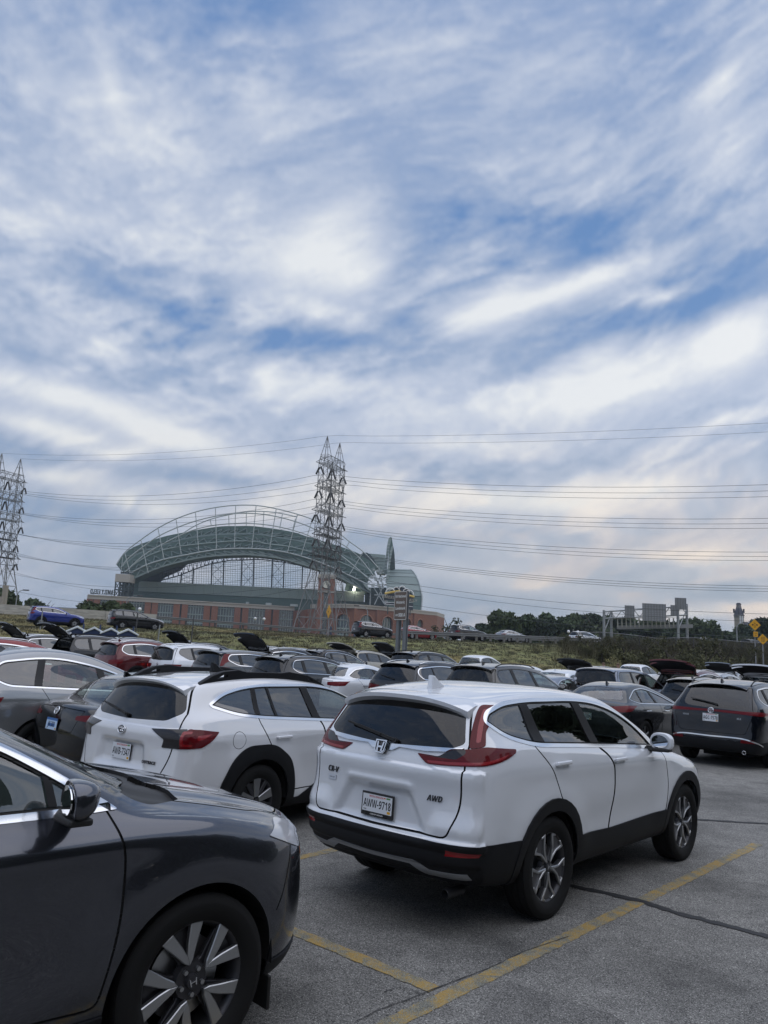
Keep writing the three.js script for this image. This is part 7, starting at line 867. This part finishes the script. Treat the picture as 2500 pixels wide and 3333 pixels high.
{ // sign gantry over the road, seen from behind
  const D = 190, k = D / 2521.5, G = (px, py, dz = 0) => at(px, py, D + dz), o = G(2100, 2080), t = thing('sign_gantry', 'grey steel gantry over the highway with backs of signs', 'sign gantry'), W = galvPale;
  const posts = [[1966, 1986, 0], [1990, 1987, 2.5], [2206, 1968, 0], [2235, 1966, 2.5]].map(([x, y, dz]) => { const a = G(x, y, dz), b = new THREE.Vector3(a.x, 1.5, a.z); return [a, b]; }); posts.forEach(([a, b]) => mesh('gantry_post', rod(b, a, 0.32, 10), W, t));
  mesh('post_bracing', merge([[0, 1], [2, 3]].flatMap(([i, j]) => { const h = posts[i][0].y; return [[0.95, 0.62], [0.3, 0.5]].flatMap(([u, v]) => [bar([posts[i][0].x, h * v, posts[i][0].z], [posts[j][0].x, h * u, posts[j][0].z], 0.22)]); })), W, t);
  const ch = (y0, y1, dz) => { const a = G(1966, y0, dz), b = G(2237, y1, dz); return [a, b]; }; const T = [ch(1991, 1973, 0), ch(1991, 1973, 2.5), ch(2013, 2002, 0), ch(2013, 2002, 2.5)]; T.forEach(([a, b]) => mesh('truss_chord', rod(a, b, 0.17, 8), W, t)); const wb = []; for (let i = 0; i < 14; i++) { const f = i / 14, f1 = (i + 1) / 14, P = (q, u) => new THREE.Vector3().lerpVectors(T[q][0], T[q][1], u); wb.push(bar(P(i % 2 ? 0 : 2, f), P(i % 2 ? 2 : 0, f1), 0.14), bar(P(i % 2 ? 1 : 3, f), P(i % 2 ? 3 : 1, f1), 0.14), bar(P(0, f), P(1, f), 0.12), bar(P(2, f), P(3, f1), 0.12)); } mesh('truss_web', merge(wb), W, t);
  for (const [x0, x1, y0, y1] of [[2034, 2064, 1970, 2012], [2091, 2167, 1963, 2024], [2183, 2202, 1969, 2006], [2197, 2233, 1945, 1985]]) { const a = G(x0, y0, -0.8), b = G(x1, y1, -0.8), n = Math.max(2, Math.round((x1 - x0) / 9)), w = (b.x - a.x) / n, s = mesh('sign_back', box(b.x - a.x, a.y - b.y, 0.08, (a.x + b.x) / 2, (a.y + b.y) / 2, a.z), std([0.3, 0.31, 0.32], 0.5, { metalness: 0.3 }), t); mesh('sign_ribs', merge([...Array.from({ length: n + 1 }, (_, i) => box(0.12, a.y - b.y, 0.14, a.x + w * i, (a.y + b.y) / 2, a.z + 0.1)), ...Array.from({ length: 9 }, (_, i) => box(b.x - a.x, 0.08, 0.1, (a.x + b.x) / 2, lerp(a.y, b.y, (i + 0.5) / 9), a.z + 0.08))]), galv, s); }
  const c0 = G(2008, 2042, 1), c1 = G(2255, 2038, 1); mesh('catwalk', merge([bar(c0, c1, 0.9, 0.16), bar(G(2008, 2016, 0.6), G(2190, 2010, 0.6), 0.08), bar(G(2008, 2029, 0.6), G(2200, 2025, 0.6), 0.07)]), galv, t); const hg = []; for (let i = 0; i < 14; i++) { const x = lerp(2010, 2192, i / 13); hg.push(bar(G(x, 2012, 0.6), G(x + 1, 2042, 0.6), 0.3, 0.1)); } mesh('catwalk_hanger', merge(hg), std([0.3, 0.3, 0.26], 0.7), t);
  mesh('control_cabinet', (() => { const a = G(2244, 2068), b = G(2249, 2090); return box(1.2, 2.4, 0.8, a.x, 3.4, a.z); })(), W, t);
}
// ------------------------------------------------------------------ street lamps
function lamp(label, px, top, d, arm) { const a = at(px, top, d), g = landH(toS(a.x, a.z), toT(a.x, a.z)), t = thing('street_lamp', label, 'street lamp', [a.x, g, a.z], 0, arm ? undefined : undefined), h = a.y - g; mesh('lamp_post', rod([0, 0, 0], [0, h, 0], 0.11, 8, 0.07), galvPale, t); if (arm) { mesh('lamp_arm', tube([[0, h, 0], [arm * 0.4, h + 0.5, 0], [arm, h + 0.7, 0]], 0.05, 10, 6), galvPale, t); mesh('lamp_head', rbox(0.8, 0.16, 0.3, 0.06, arm + Math.sign(arm) * 0.3, h + 0.68, 0), galvDark, t); } else { mesh('lamp_arm', bar([-0.9, h - 0.15, 0], [0.9, h - 0.15, 0], 0.08), galvDark, t); for (const s of [-0.9, 0.9]) mesh('lamp_globe', new THREE.SphereGeometry(0.3, 12, 8).translate(s, h - 0.5, 0), std(0.75, 0.3), t); } }
lamp('curved arm street lamp in front of the stadium brick piers', 414, 1952, 118, 1.6); lamp('twin globe lamp nearest the wall end, before the stadium', 438, 1972, 128); lamp('twin globe lamp midway along the stadium glass bays', 846, 2006, 160); lamp('street lamp pole beside the dark highway suv before the arches', 1197, 1988, 118, -1.4); lamp('twin globe lamp between the white highway suv and gantry', 1866, 2048, 150); lamp('twin globe lamp below the wooded hill right of the gantry', 2297, 2072, 170); lamp('slender lamp post in front of the stone tower', 2398, 2040, 120, 1.0); lamp('short lamp at the foot of the edge pylon', 56, 1936, 105, 0.8);
for (const [px, top, d, w, label] of [[20, 1905, 96, 0.5, 'weathered square post in front of the trees by the wall'], [4, 1942, 94, 0.45, 'pale square post at the picture edge on the wall']]) { const a = at(px, top, d), h = a.y - 3.8; tag(mesh('wooden_post', box(w, h, w, 0, h / 2, 0), std([0.3, 0.27, 0.22], 0.9)), label, 'post').position.set(a.x, 3.8, a.z); }
// ------------------------------------------------------------------ trees
const leafMats = [[0.052, 0.074, 0.038], [0.062, 0.084, 0.042], [0.07, 0.088, 0.048], [0.046, 0.066, 0.036]].map((c) => new THREE.MeshStandardMaterial({ color: new THREE.Color(...c), roughness: 0.9, side: THREE.DoubleSide, vertexColors: true }));
const bark = std([0.06, 0.05, 0.04], 0.95);
function crownGeo(R, H, n, seed, size, open = 0) { // leaf clumps through the volume of several overlapping lobes
  const r = rngOf(seed), lobes = [], pos = [], col = []; const nl = 9 + Math.floor(r() * 5); for (let i = 0; i < nl; i++) { const a = r() * 6.283, q = Math.sqrt(r()) * 0.72, u = r(); lobes.push([Math.cos(a) * q * R * (1 - 0.35 * u), H * (0.1 + 0.74 * u), Math.sin(a) * q * R * (1 - 0.35 * u), R * (0.3 + 0.26 * r()) * (1 - 0.25 * u), 0.6 + 0.75 * r()]); }
  for (let i = 0; i < n; i++) { const L = lobes[Math.floor(r() * nl)], th = r() * 6.283, ph = Math.acos(2 * r() - 1), rad = L[3] * (open ? Math.pow(r(), 0.5) : 0.72 + 0.36 * r()), x = L[0] + rad * Math.sin(ph) * Math.cos(th), y = L[1] + rad * Math.cos(ph) * 0.85, z = L[2] + rad * Math.sin(ph) * Math.sin(th), v = L[4] * (0.7 + 0.5 * r());
    for (let k = 0; k < 2; k++) { const s = size * (0.6 + 0.8 * r()), e = new THREE.Euler(r() * 6.283, r() * 6.283, r() * 6.283), A0 = new THREE.Vector3(-s, 0, 0).applyEuler(e), B0 = new THREE.Vector3(s * 0.6, s * 0.8, 0).applyEuler(e), C0 = new THREE.Vector3(s * 0.6, -s * 0.8, s * 0.3).applyEuler(e), ox = (r() - 0.5) * size, oy = (r() - 0.5) * size, oz = (r() - 0.5) * size; for (const q of [A0, B0, C0]) { pos.push(x + q.x + ox, y + q.y + oy, z + q.z + oz); col.push(v, v, v * 0.95); } } }
  const g = new THREE.BufferGeometry(); g.setAttribute('position', new THREE.Float32BufferAttribute(pos, 3)); g.setAttribute('color', new THREE.Float32BufferAttribute(col, 3)); g.computeVertexNormals(); return g;
}
function trunkGeo(h, r0, seed, R) { const r = rngOf(seed), g = [rod([0, -0.6, 0], [0.1, h * 0.55, 0.05], r0, 8, r0 * 0.6)]; for (let k = 0; k < 6; k++) { const a = k * 1.05 + r(), y = h * (0.3 + 0.08 * k * 0.8); g.push(rod([0.06, y, 0.03], [Math.cos(a) * R * 0.6, y + h * (0.25 + 0.12 * r()), Math.sin(a) * R * 0.6], r0 * 0.42, 6, r0 * 0.12)); } return merge(g); }
const kinds = []; function treeKind(R, H, n, seed, size, mi, open) { kinds.push({ R, H, crown: crownGeo(R, H, n, seed, size, open), trunk: trunkGeo(H, H * 0.028, seed + 5, R), m: leafMats[mi] }); return kinds.length - 1; }
const K1 = treeKind(5.2, 11, 2600, 301, 0.5, 0), K2 = treeKind(4.6, 10, 2400, 302, 0.48, 1), K3 = treeKind(6, 12.5, 2800, 303, 0.52, 3), K4 = treeKind(3.6, 8, 1800, 304, 0.4, 2), KB = treeKind(2.6, 4.2, 1500, 305, 0.26, 1), KS = treeKind(3.2, 7.2, 900, 306, 0.16, 2, 1);
function tree(kind, x, z, y, h, label, group, name = 'tree', cat = 'tree') { const k = kinds[kind], t = thing(name, label, cat, [x, y, z], (x * 7.3 + z * 3.1) % 6.28, group); mesh('trunk', k.trunk, bark, t); mesh('crown', k.crown, k.m, t); const s = h / k.H; t.scale.set(s * (0.95 + 0.2 * hash2(x, z, 1)), s, s * (0.95 + 0.2 * hash2(x, z, 2))); return t; }
const treeAt = (kind, px, top, d, label, group, o = {}) => { const a = at(px, top, d), y = o.y ?? Math.max(1.0, landH(toS(a.x, a.z), toT(a.x, a.z)) - 0.3); return tree(kind, a.x, a.z, y, (a.y - y) / 0.98, label, group, o.name, o.cat); };
const wood = 'trees of the dark wood behind the highway';
treeAt(K2, 1640, 1990, 168, 'broad dark tree standing nearest behind the grey highway sedan', wood); treeAt(K1, 1705, 2003, 176, 'dark tree just right of the broad tree behind the highway', wood);
const woodNames = ['behind the black highway suv, by the bushes', 'between the broad tree and the white highway suv', 'above the white highway suv tail', 'above the middle of the white highway suv', 'just before the gantry, with a pale tip', 'directly before the first gantry post', 'behind the first gantry posts', 'under the first small sign of the gantry', 'under the gap between gantry signs', 'under the large gantry sign, its nearer half', 'under the large gantry sign, its farther half', 'behind the last gantry posts', 'right after the gantry, the taller one', 'on the shoulder of the wood after the gantry', 'on the falling end of the wood before the tower', 'low in the dip before the stone tower', 'just before the stone tower', 'at the foot of the stone tower', 'under the hall beside the tower', 'behind the yellow signs at the end of the hall', 'past the yellow signs at the picture edge', 'behind the gap between stadium and wood', 'low in front of the stone tower', 'low in front of the stone hall'];
[[1585, 2030, 240, K3], [1760, 2012, 230, K3], [1808, 2000, 235, K1], [1850, 2004, 228, K2], [1900, 1998, 240, K3], [1938, 1990, 226, K4], [1975, 2006, 240, K1], [2015, 2012, 232, K3], [2060, 2010, 244, K1], [2105, 2016, 236, K2], [2150, 2020, 240, K3], [2200, 2018, 232, K1], [2250, 2018, 238, K3], [2285, 2016, 228, K2], [2318, 2036, 234, K4], [2352, 2060, 232, K1], [2385, 2056, 246, K3], [2425, 2040, 236, K1], [2455, 2030, 240, K2], [2490, 2012, 230, K3], [2530, 2010, 236, K1], [1535, 2050, 250, K4], [2400, 2078, 200, K4], [2440, 2072, 205, K2]].forEach(([px, py, d, k], i) => { if (woodNames[i].includes('picture edge')) px = 2515; treeAt(k, px, py, d, 'dark tree of the wood ' + woodNames[i], wood); });
treeAt(KS, 1462, 2000, 150, 'thin grey scrubby tree beside the round stadium end', null); treeAt(KS, 1425, 2030, 140, 'low grey bush at the foot of the stadium end', null, { name: 'bush', cat: 'bush' }); treeAt(KB, 1352, 2042, 130, 'green bush behind the red highway car', null, { name: 'bush', cat: 'bush' });
treeAt(KB, 330, 1950, 112, 'spreading green bush before the stadium corner, its nearer half', null, { name: 'bush', cat: 'bush' }); treeAt(KB, 385, 1958, 114, 'green bush between the wall and the stadium glass bay', null, { name: 'bush', cat: 'bush' });
treeAt(K2, 12, 1918, 122, 'leafy tree at the foot of the edge pylon', null); treeAt(K4, 52, 1935, 124, 'smaller tree right beside the edge pylon base', null); treeAt(K4, 100, 1951, 160, 'dark round tree behind the concrete wall, nearer the pylon', null); treeAt(K1, 138, 1953, 165, 'dark round tree behind the wall, nearer the stadium', null);
[[1840, 2052, 84], [1905, 2056, 80], [1960, 2060, 78], [2030, 2052, 76], [2110, 2060, 78], [2170, 2056, 74], [2290, 2056, 74], [2345, 2062, 76], [2210, 2066, 70], [2420, 2086, 70]].forEach(([px, py, d], i) => { const a = at(px, py, d), y = landH(toS(a.x, a.z), toT(a.x, a.z)) - 0.2; const t = tree(KS, a.x, a.z, y, Math.max(1.8, a.y - y), 'wispy pale weed bush on the bank ' + ['just before the white highway suv', 'in front of the white highway suv', 'just after the white highway suv nose', 'below the first gantry sign', 'below the middle of the gantry catwalk', 'below the last gantry sign', 'after the gantry, the nearer of two', 'after the gantry, the farther of two', 'at the foot of the last gantry post', 'before the dark highway van'][i], 'weed bushes along the fence', 'bush', 'bush'); t.children[1].material = weedLeaf(); });
function weedLeaf() { return weedLeaf.m || (weedLeaf.m = new THREE.MeshStandardMaterial({ color: new THREE.Color(0.11, 0.11, 0.055), roughness: 0.95, side: THREE.DoubleSide, vertexColors: true })); }
// the row of trees on the right of the lot, which the windows and the car sides mirror
for (let k = 0; k < 11; k++) { const f = -14 + k * 6.4, q = 15 + 2.5 * hash2(k, 3, 5), x = 0.739 * q + 0.674 * f, z = 0.674 * q - 0.739 * f; tree([K1, K3, K2][k % 3], x, z, 0, 11.5 + 3 * hash2(k, 9, 2), 'leafy tree in the row beside the car park', 'trees beside the car park'); }
// ------------------------------------------------------------------ stone tower on the hill
{
  const D = 520, a = at(2404, 1963, D), kx = D / 2521.5, t = thing('stone_tower', 'pale stone tower with dark mansard roof above the trees', 'tower', [a.x, 0, a.z], 0.25), top = a.y, w = 25 * kx * 0.82, lime = std([0.26, 0.235, 0.19], 0.9), slate2 = std([0.055, 0.055, 0.07], 0.7), Y = (py) => top - (py - 1963) * kx;
  mesh('shaft', box(w, Y(2003), w, 0, Y(2003) / 2, 0), lime, t); mesh('cornice', merge([box(w * 1.16, 0.7, w * 1.16, 0, Y(2002.5), 0), box(w * 1.08, 0.6, w * 1.08, 0, Y(2008), 0)]), std([0.1, 0.095, 0.09], 0.8), t);
  const man = new THREE.CylinderGeometry(w * 0.42, w * 0.76, Y(1979) - Y(2002), 4, 3); man.rotateY(Math.PI / 4); man.translate(0, (Y(1979) + Y(2002)) / 2, 0); mesh('roof', man, slate2, t); const lant = new THREE.CylinderGeometry(w * 0.32, w * 0.42, Y(1967) - Y(1979), 4); lant.rotateY(Math.PI / 4); lant.translate(0, (Y(1967) + Y(1979)) / 2, 0); mesh('lantern', lant, std([0.15, 0.14, 0.13], 0.8), t); mesh('lantern_cap', merge([box(w * 0.56, 0.5, w * 0.56, 0, Y(1966.5), 0), box(w * 0.4, 0.6, w * 0.4, 0, Y(1964), 0)]), slate2, t);
  for (const s of [-1, 1]) for (const z of [-1, 1]) mesh('dormer', merge([box(w * 0.2, 2.6, w * 0.2, s * w * 0.5, Y(1988), z * w * 0.5)]), slate2, t);
  for (const s of [-0.2, 0.2]) { const sh = new THREE.Shape(), r = w * 0.13; sh.moveTo(-r, 0); sh.lineTo(r, 0); sh.lineTo(r, 5); sh.absarc(0, 5, r, 0, Math.PI); sh.lineTo(-r, 0); const g = new THREE.ExtrudeGeometry(sh, { depth: 0.3, bevelEnabled: false }); g.translate(s * w, Y(2030), w / 2 - 0.1); mesh('louvre_window', g, std([0.5, 0.52, 0.55], 0.5), t); mesh('window_surround', new THREE.TorusGeometry(r * 1.25, 0.16, 4, 10, Math.PI).translate(s * w, Y(2030) + 5, w / 2 + 0.15), std([0.12, 0.1, 0.08], 0.9), t); }
  const h = thing('stone_hall', 'long stone hall with gable beside the tower among trees', 'building', [a.x + 10, 0, a.z + 3], 0.1), rp = (x0, x1, y0, y1, z0) => { const g = new THREE.BufferGeometry(), zm = -z0 / 2; const q = [[x0, y0, 0], [x1, y0, 0], [x1, y1, zm], [x0, y1, zm], [x0, y0, -z0], [x1, y0, -z0]], f = [0, 1, 2, 0, 2, 3, 5, 4, 3, 5, 3, 2, 0, 3, 4, 1, 5, 2]; g.setAttribute('position', new THREE.Float32BufferAttribute(f.flatMap((i) => q[i]), 3)); g.computeVertexNormals(); return g; };
  const e = Y(2035), rd = Y(2028); mesh('wall', box(44, e, 12, 16, e / 2, -6), lime, h); mesh('roof', rp(-6.4, 38.4, e, rd + 1.2, 12.6).translate(0, 0, 0.3), slate2, h); for (const x of [4, 12, 26, 34]) mesh('chimney', box(1.4, 3, 1.4, x, rd + 1.5, -6), std([0.1, 0.09, 0.085], 0.9), h); for (let k = 0; k < 9; k++) mesh('window', box(1.4, 2.6, 0.2, -3 + k * 4.6, e - 3.2, 0.06), ST.steelDark, h);
}
{ // low white roofs far left of the stadium
  const a = at(245, 1975, 420), t = thing('distant_building', 'tiny white flat roofed building far left of the stadium', 'building', [a.x, 0, a.z]); mesh('wall', box(14, a.y - 1, 10, 0, (a.y - 1) / 2, -5), std(0.55, 0.8), t); mesh('roof_hut', box(3, 3.4, 4, 1.5, a.y + 0.6, -5), std(0.6, 0.8), t); mesh('parapet', box(22, 1.6, 8, -6, a.y - 1.4, -6), std([0.07, 0.09, 0.12], 0.8), t);
}
// ------------------------------------------------------------------ portable toilets
{
  const body = std([0.012, 0.028, 0.085], 0.5), roofM = std([0.62, 0.66, 0.68], 0.5), t0 = thing('portable_toilet', 'x', 'portable toilet', [0, 0, 0], 0, 'blue portable toilets in a row');
  mesh('cabin', rbox(1.1, 2.05, 1.1, 0.03, 0, 1.07, 0), body, t0); mesh('door', rbox(0.8, 1.8, 0.05, 0.02, 0, 1.05, 0.56), std([0.014, 0.034, 0.1], 0.45), t0); for (const s of [-1, 1]) mesh('corner_post', box(0.09, 2.08, 0.09, s * 0.53, 1.06, 0.53), body, t0); mesh('vent', merge([0, 1, 2].map((k) => box(0.6, 0.03, 0.02, 0, 1.86 + k * 0.06, 0.595))), std([0.008, 0.015, 0.045], 0.6), t0);
  const sh = new THREE.Shape([[-0.63, 2.03], [0, 2.34], [0.63, 2.03], [0.63, 2.1], [0, 2.43], [-0.63, 2.1]].map((q) => new THREE.Vector2(...q))); mesh('roof', new THREE.ExtrudeGeometry(sh, { depth: 1.24, bevelEnabled: true, bevelSize: 0.02, bevelThickness: 0.02, bevelSegments: 1 }).translate(0, 0, -0.62), roofM, t0); const gb = new THREE.Shape([[-0.55, 2.05], [0.55, 2.05], [0, 2.3]].map((q) => new THREE.Vector2(...q))); mesh('gable', new THREE.ExtrudeGeometry(gb, { depth: 1.08, bevelEnabled: false }).translate(0, 0, -0.54), body, t0); mesh('vent_pipe', rod([0.35, 2.0, -0.35], [0.35, 2.6, -0.35], 0.05), body, t0);
  [[253, 2038, 'outermost of four blue portable toilets, next to the blue highway suv'], [308, 2041, 'second blue portable toilet from the outer end of the row'], [362, 2044, 'third blue portable toilet, in front of the black highway suv tail'], [417, 2047, 'last of four blue portable toilets, nearest the stadium side']].forEach(([px, py, label], i) => { const p = at(px, py, 50 + i * 0.1), c = i ? t0.clone() : t0; if (i) { c.name = numbered('portable_toilet'); scene.add(c); } c.position.set(p.x, p.y - 2.43, p.z); c.rotation.y = 0.35; c.userData.label = label; });
}
// ------------------------------------------------------------------ vehicles in their places
const YAW = 0.73928, P0 = (a, b) => [a * 1, b * 1];
park(null, 0.7317, -6.9135, YAW, 'white crossover parked in the middle with its whole rear end in view', { spec: crvSpec(), category: 'suv' });
park(null, -1.87, -8.88, 0.66, 'white wagon with tall black roof rails beside the white crossover', { spec: wagonSpec(), category: 'wagon' });
park(null, -3.47, -2.66, 0.80, 'dark grey suv close by, only its front half in view', { spec: noseSpec(), category: 'suv' });
park('saloonBlack', -3.578, -11.554, YAW, 'black sedan with pale blue plate between wagon and silver crossover');
park('crossover', -5.45, -12.1, YAW, 'silver grey crossover with chrome window line beyond the black sedan', { category: 'crossover' });
park('lightBar', 7.332, -16.487, YAW, 'black crossover with full width red light bar and roof rails', { category: 'crossover' });
park('saloonGrey', 5.384, -18.347, YAW, 'dark grey sedan between the white crossover and black crossover');
parkAt('van', 1935, 2176, 25, YAW, 'blue grey minivan with two round stickers on its rear window');
parkAt('big', 1533, 2167, 20.5, YAW, 'dark grey brown suv right behind the roof of the white crossover');
parkAt('ringed', 1295, 2159, 21.5, YAW, 'dark grey suv with four ring emblem and chrome window frame');
parkAt('compact', 877, 2138, 22.5, YAW, 'black crossover with short roof aerial behind the wagon roof rail');
parkAt('saloonWhite', 1098, 2166, 23.5, YAW, 'white sedan between the wagon and the suv with rings');
parkAt('column', 683, 2118, 25, YAW, 'grey crossover with upright red tail lights behind the wagon roof');
parkAt('family', 534, 2103, 29.5, YAW, 'white family suv with brake lights lit behind the wagon');
parkAt('midsize', 356, 2090, 30, YAW, 'maroon suv with chrome window line beside the white family suv');
parkAt('big', 353, 2067, 36, YAW, 'tall grey suv with roof rails behind the maroon suv', { paint: PT.grey });
parkAt('midsize', -190, 2084, 19, YAW, 'red suv with black roof mostly hidden behind the silver crossover', { paint: PT.red });
parkAt('big', 205, 2070, 33, YAW, 'black suv with raised tailgate in front of the portable toilets', { open: 1.75, paint: PT.black });
parkAt('midsize', 58, 2072, 34, YAW, 'black suv with raised tailgate at the picture edge', { open: 1.75, paint: PT.black });
parkAt('compact', 592, 2092, 37, YAW, 'dark suv with raised tailgate behind the white family suv', { open: 1.8, paint: PT.dark });
parkAt('midsize', 838, 2114, 31, YAW, 'black suv with raised tailgate and chrome window line behind black crossover', { open: 1.8, paint: PT.black });
parkAt('column', 905, 2102, 42, YAW, 'pale silver suv far back among the cars near two capped people', { paint: PT.silver });
parkAt('big', 1128, 2120, 42, YAW, 'beige suv with open tailgate and rear compartment in view', { open: 1.7, paint: PT.beige });
parkAt('compact', 1262, 2122, 45, YAW, 'grey suv with raised tailgate beside the beige suv', { open: 1.8, paint: PT.grey });
parkAt('big', 1312, 2124, 33, YAW, 'black boxy suv behind the suv with four rings', { paint: PT.black });
parkAt('pickup', 1532, 2138, 44, YAW, 'white pickup truck at the foot of the bank beyond the black suv');
parkAt('saloonWhite', 1668, 2158, 31, YAW, 'white sedan whose roof shows behind the dark grey brown suv');
parkAt('midsize', 1885, 2174, 35, YAW, 'black suv with raised tailgate behind the white and blue sedans', { open: 1.6, paint: PT.black });
parkAt('saloonWhite', 1800, 2186, 27.5, YAW, 'white sedan between dark suv and blue grey minivan', {});
parkAt('saloonGrey', 1755, 2205, 25.0, YAW, 'pale blue sedan half hidden by the dark grey brown suv', { paint: PT.greyBlue });
parkAt('pickup', 2052, 2168, 49, YAW, 'white pickup truck at the foot of the bank behind the minivan');
parkAt('midsize', 2205, 2188, 27.5, YAW, 'dark red suv with huge raised tailgate behind the minivan', { open: 1.6, paint: PT.maroon });
parkAt('compact', 2237, 2214, 23.5, YAW, 'dark grey suv with thin aerial behind the black crossover', { paint: PT.dark });
parkAt('midsize', 2300, 2196, 37, YAW, 'silver suv far back behind the thin aerial', { paint: PT.silver });
parkAt('compact', 2352, 2190, 41, YAW, 'grey suv with raised tailgate behind the silver suv', { open: 1.8, paint: PT.steel });
parkAt('family', 2478, 2199, 27, YAW, 'white suv with raised tailgate behind the black crossover', { open: 1.62 });
parkAt('midsize', 2500, 2182, 37, YAW, 'silver suv at the picture edge far behind the white tailgate', { paint: PT.silver });
parkAt('column', 2580, 2196, 31, YAW, 'white suv at the picture edge beyond the black crossover', { paint: PT.white });
parkAt('saloonGrey', 700, 2106, 42, YAW, 'dark sedan far back between two raised tailgates', { paint: PT.navy });
parkAt('compact', 1010, 2118, 36, YAW, 'dark suv roof behind the black crossover with aerial', { paint: PT.navy });
// highway traffic
const HY = Math.atan2(U.x, -U.z), hgroup = 'cars driving on the highway';
function drive(key, px, d0, label, paint, lane = 72, cat) { const r = at(px, 2050, 1), k = lane / (A.x * r.x + A.z * r.z), x = r.x * k, z = r.z * k; return park(key, x - 1.4 * Math.sin(HY), z + 1.4 * Math.cos(HY), HY, label, { paint, y: roadH(toS(x, z)) + 0.03, name: 'moving_car', group: hgroup, category: cat }); }
drive('column', 182, 0, 'bright blue suv driving on the highway by the toilets', PT.blue); drive('big', 440, 0, 'black boxy suv driving on the highway past the wall', PT.black); drive('column', 1215, 0, 'dark grey suv driving left of the brown sign', PT.dark); drive('saloonWhite', 1362, 0, 'red sedan driving past right behind the brown sign posts', PT.red); drive('midsize', 1525, 0, 'black suv driving on the highway near the bushes', PT.black); drive('saloonGrey', 1672, 0, 'grey sedan driving behind the black highway suv', PT.steel); drive('ringed', 1908, 0, 'white suv driving on the highway between weeds', PT.white); drive('van', 2452, 0, 'dark van driving on the highway behind yellow signs', PT.navy, 72);
// stickers on the minivan
// people standing between the far cars
function person(label, px, py, d, cap, shirt) {
  const p = at(px, py, d), H = 1.78, t = thing('person', label, 'person', [p.x, p.y - H, p.z], 0.6); if (t.position.y < 0) t.position.y = 0; else t.position.y = 0;
  const sc = p.y / H; const lathe = (pts, mat, name, sx = 1, sz = 1) => { const g = new THREE.LatheGeometry(pts.map((q) => new THREE.Vector2(...q)), 16); g.scale(sx, 1, sz); return mesh(name, g, mat, t); };
  const skin = std([0.36, 0.22, 0.16], 0.7); lathe([[0.001, 1.78], [0.05, 1.77], [0.085, 1.72], [0.095, 1.65], [0.085, 1.58], [0.062, 1.53], [0.055, 1.48], [0.08, 1.45], [0.2, 1.4], [0.215, 1.3], [0.19, 1.1], [0.17, 0.98], [0.185, 0.9], [0.13, 0.82], [0.001, 0.8]], skin, 'body', 1, 0.72);
  lathe([[0.075, 1.455], [0.205, 1.405], [0.225, 1.3], [0.2, 1.1], [0.185, 0.95]], shirt, 'shirt', 1.02, 0.76); for (const s of [-1, 1]) { mesh('trouser_leg', rod([s * 0.1, 0.92, 0], [s * 0.11, 0.06, 0], 0.095, 10, 0.06), std([0.03, 0.035, 0.05], 0.9), t); mesh('shoe', rbox(0.1, 0.08, 0.26, 0.03, s * 0.11, 0.04, 0.05), CM.black, t); mesh('arm', merge([rod([s * 0.22, 1.38, 0], [s * 0.27, 1.08, 0.02], 0.048, 8, 0.038), rod([s * 0.27, 1.08, 0.02], [s * 0.24, 0.84, 0.1], 0.038, 8, 0.028)]), skin, t); }
  if (cap) { const c = new THREE.SphereGeometry(0.105, 16, 8, 0, Math.PI * 2, 0, Math.PI * 0.5); c.scale(1, 1.05, 1.05); c.translate(0, 1.69, 0); mesh('cap', merge([c, rbox(0.15, 0.014, 0.1, 0.006, 0, 1.695, 0.13)]), cap, t); } else { const c = new THREE.SphereGeometry(0.102, 14, 8, 0, Math.PI * 2, 0, Math.PI * 0.55); c.translate(0, 1.69, -0.012); mesh('hair', c, std([0.12, 0.08, 0.05], 0.9), t); }
}
const navyCap = std([0.012, 0.02, 0.07], 0.8);
person('person in navy cap, head showing just above the far cars', 957, 2111, 43, navyCap, std([0.05, 0.05, 0.06], 0.9)); person('second person in navy cap, nearer the beige suv', 987, 2110, 43, navyCap, std([0.3, 0.3, 0.3], 0.9)); person('bare headed person behind the minivan roof, standing alone', 1965, 2162, 46, null, std([0.4, 0.38, 0.36], 0.9)); person('person behind the minivan beside the white pickup', 2012, 2162, 46, null, std([0.2, 0.12, 0.1], 0.9));
renderer.render(scene, camera);
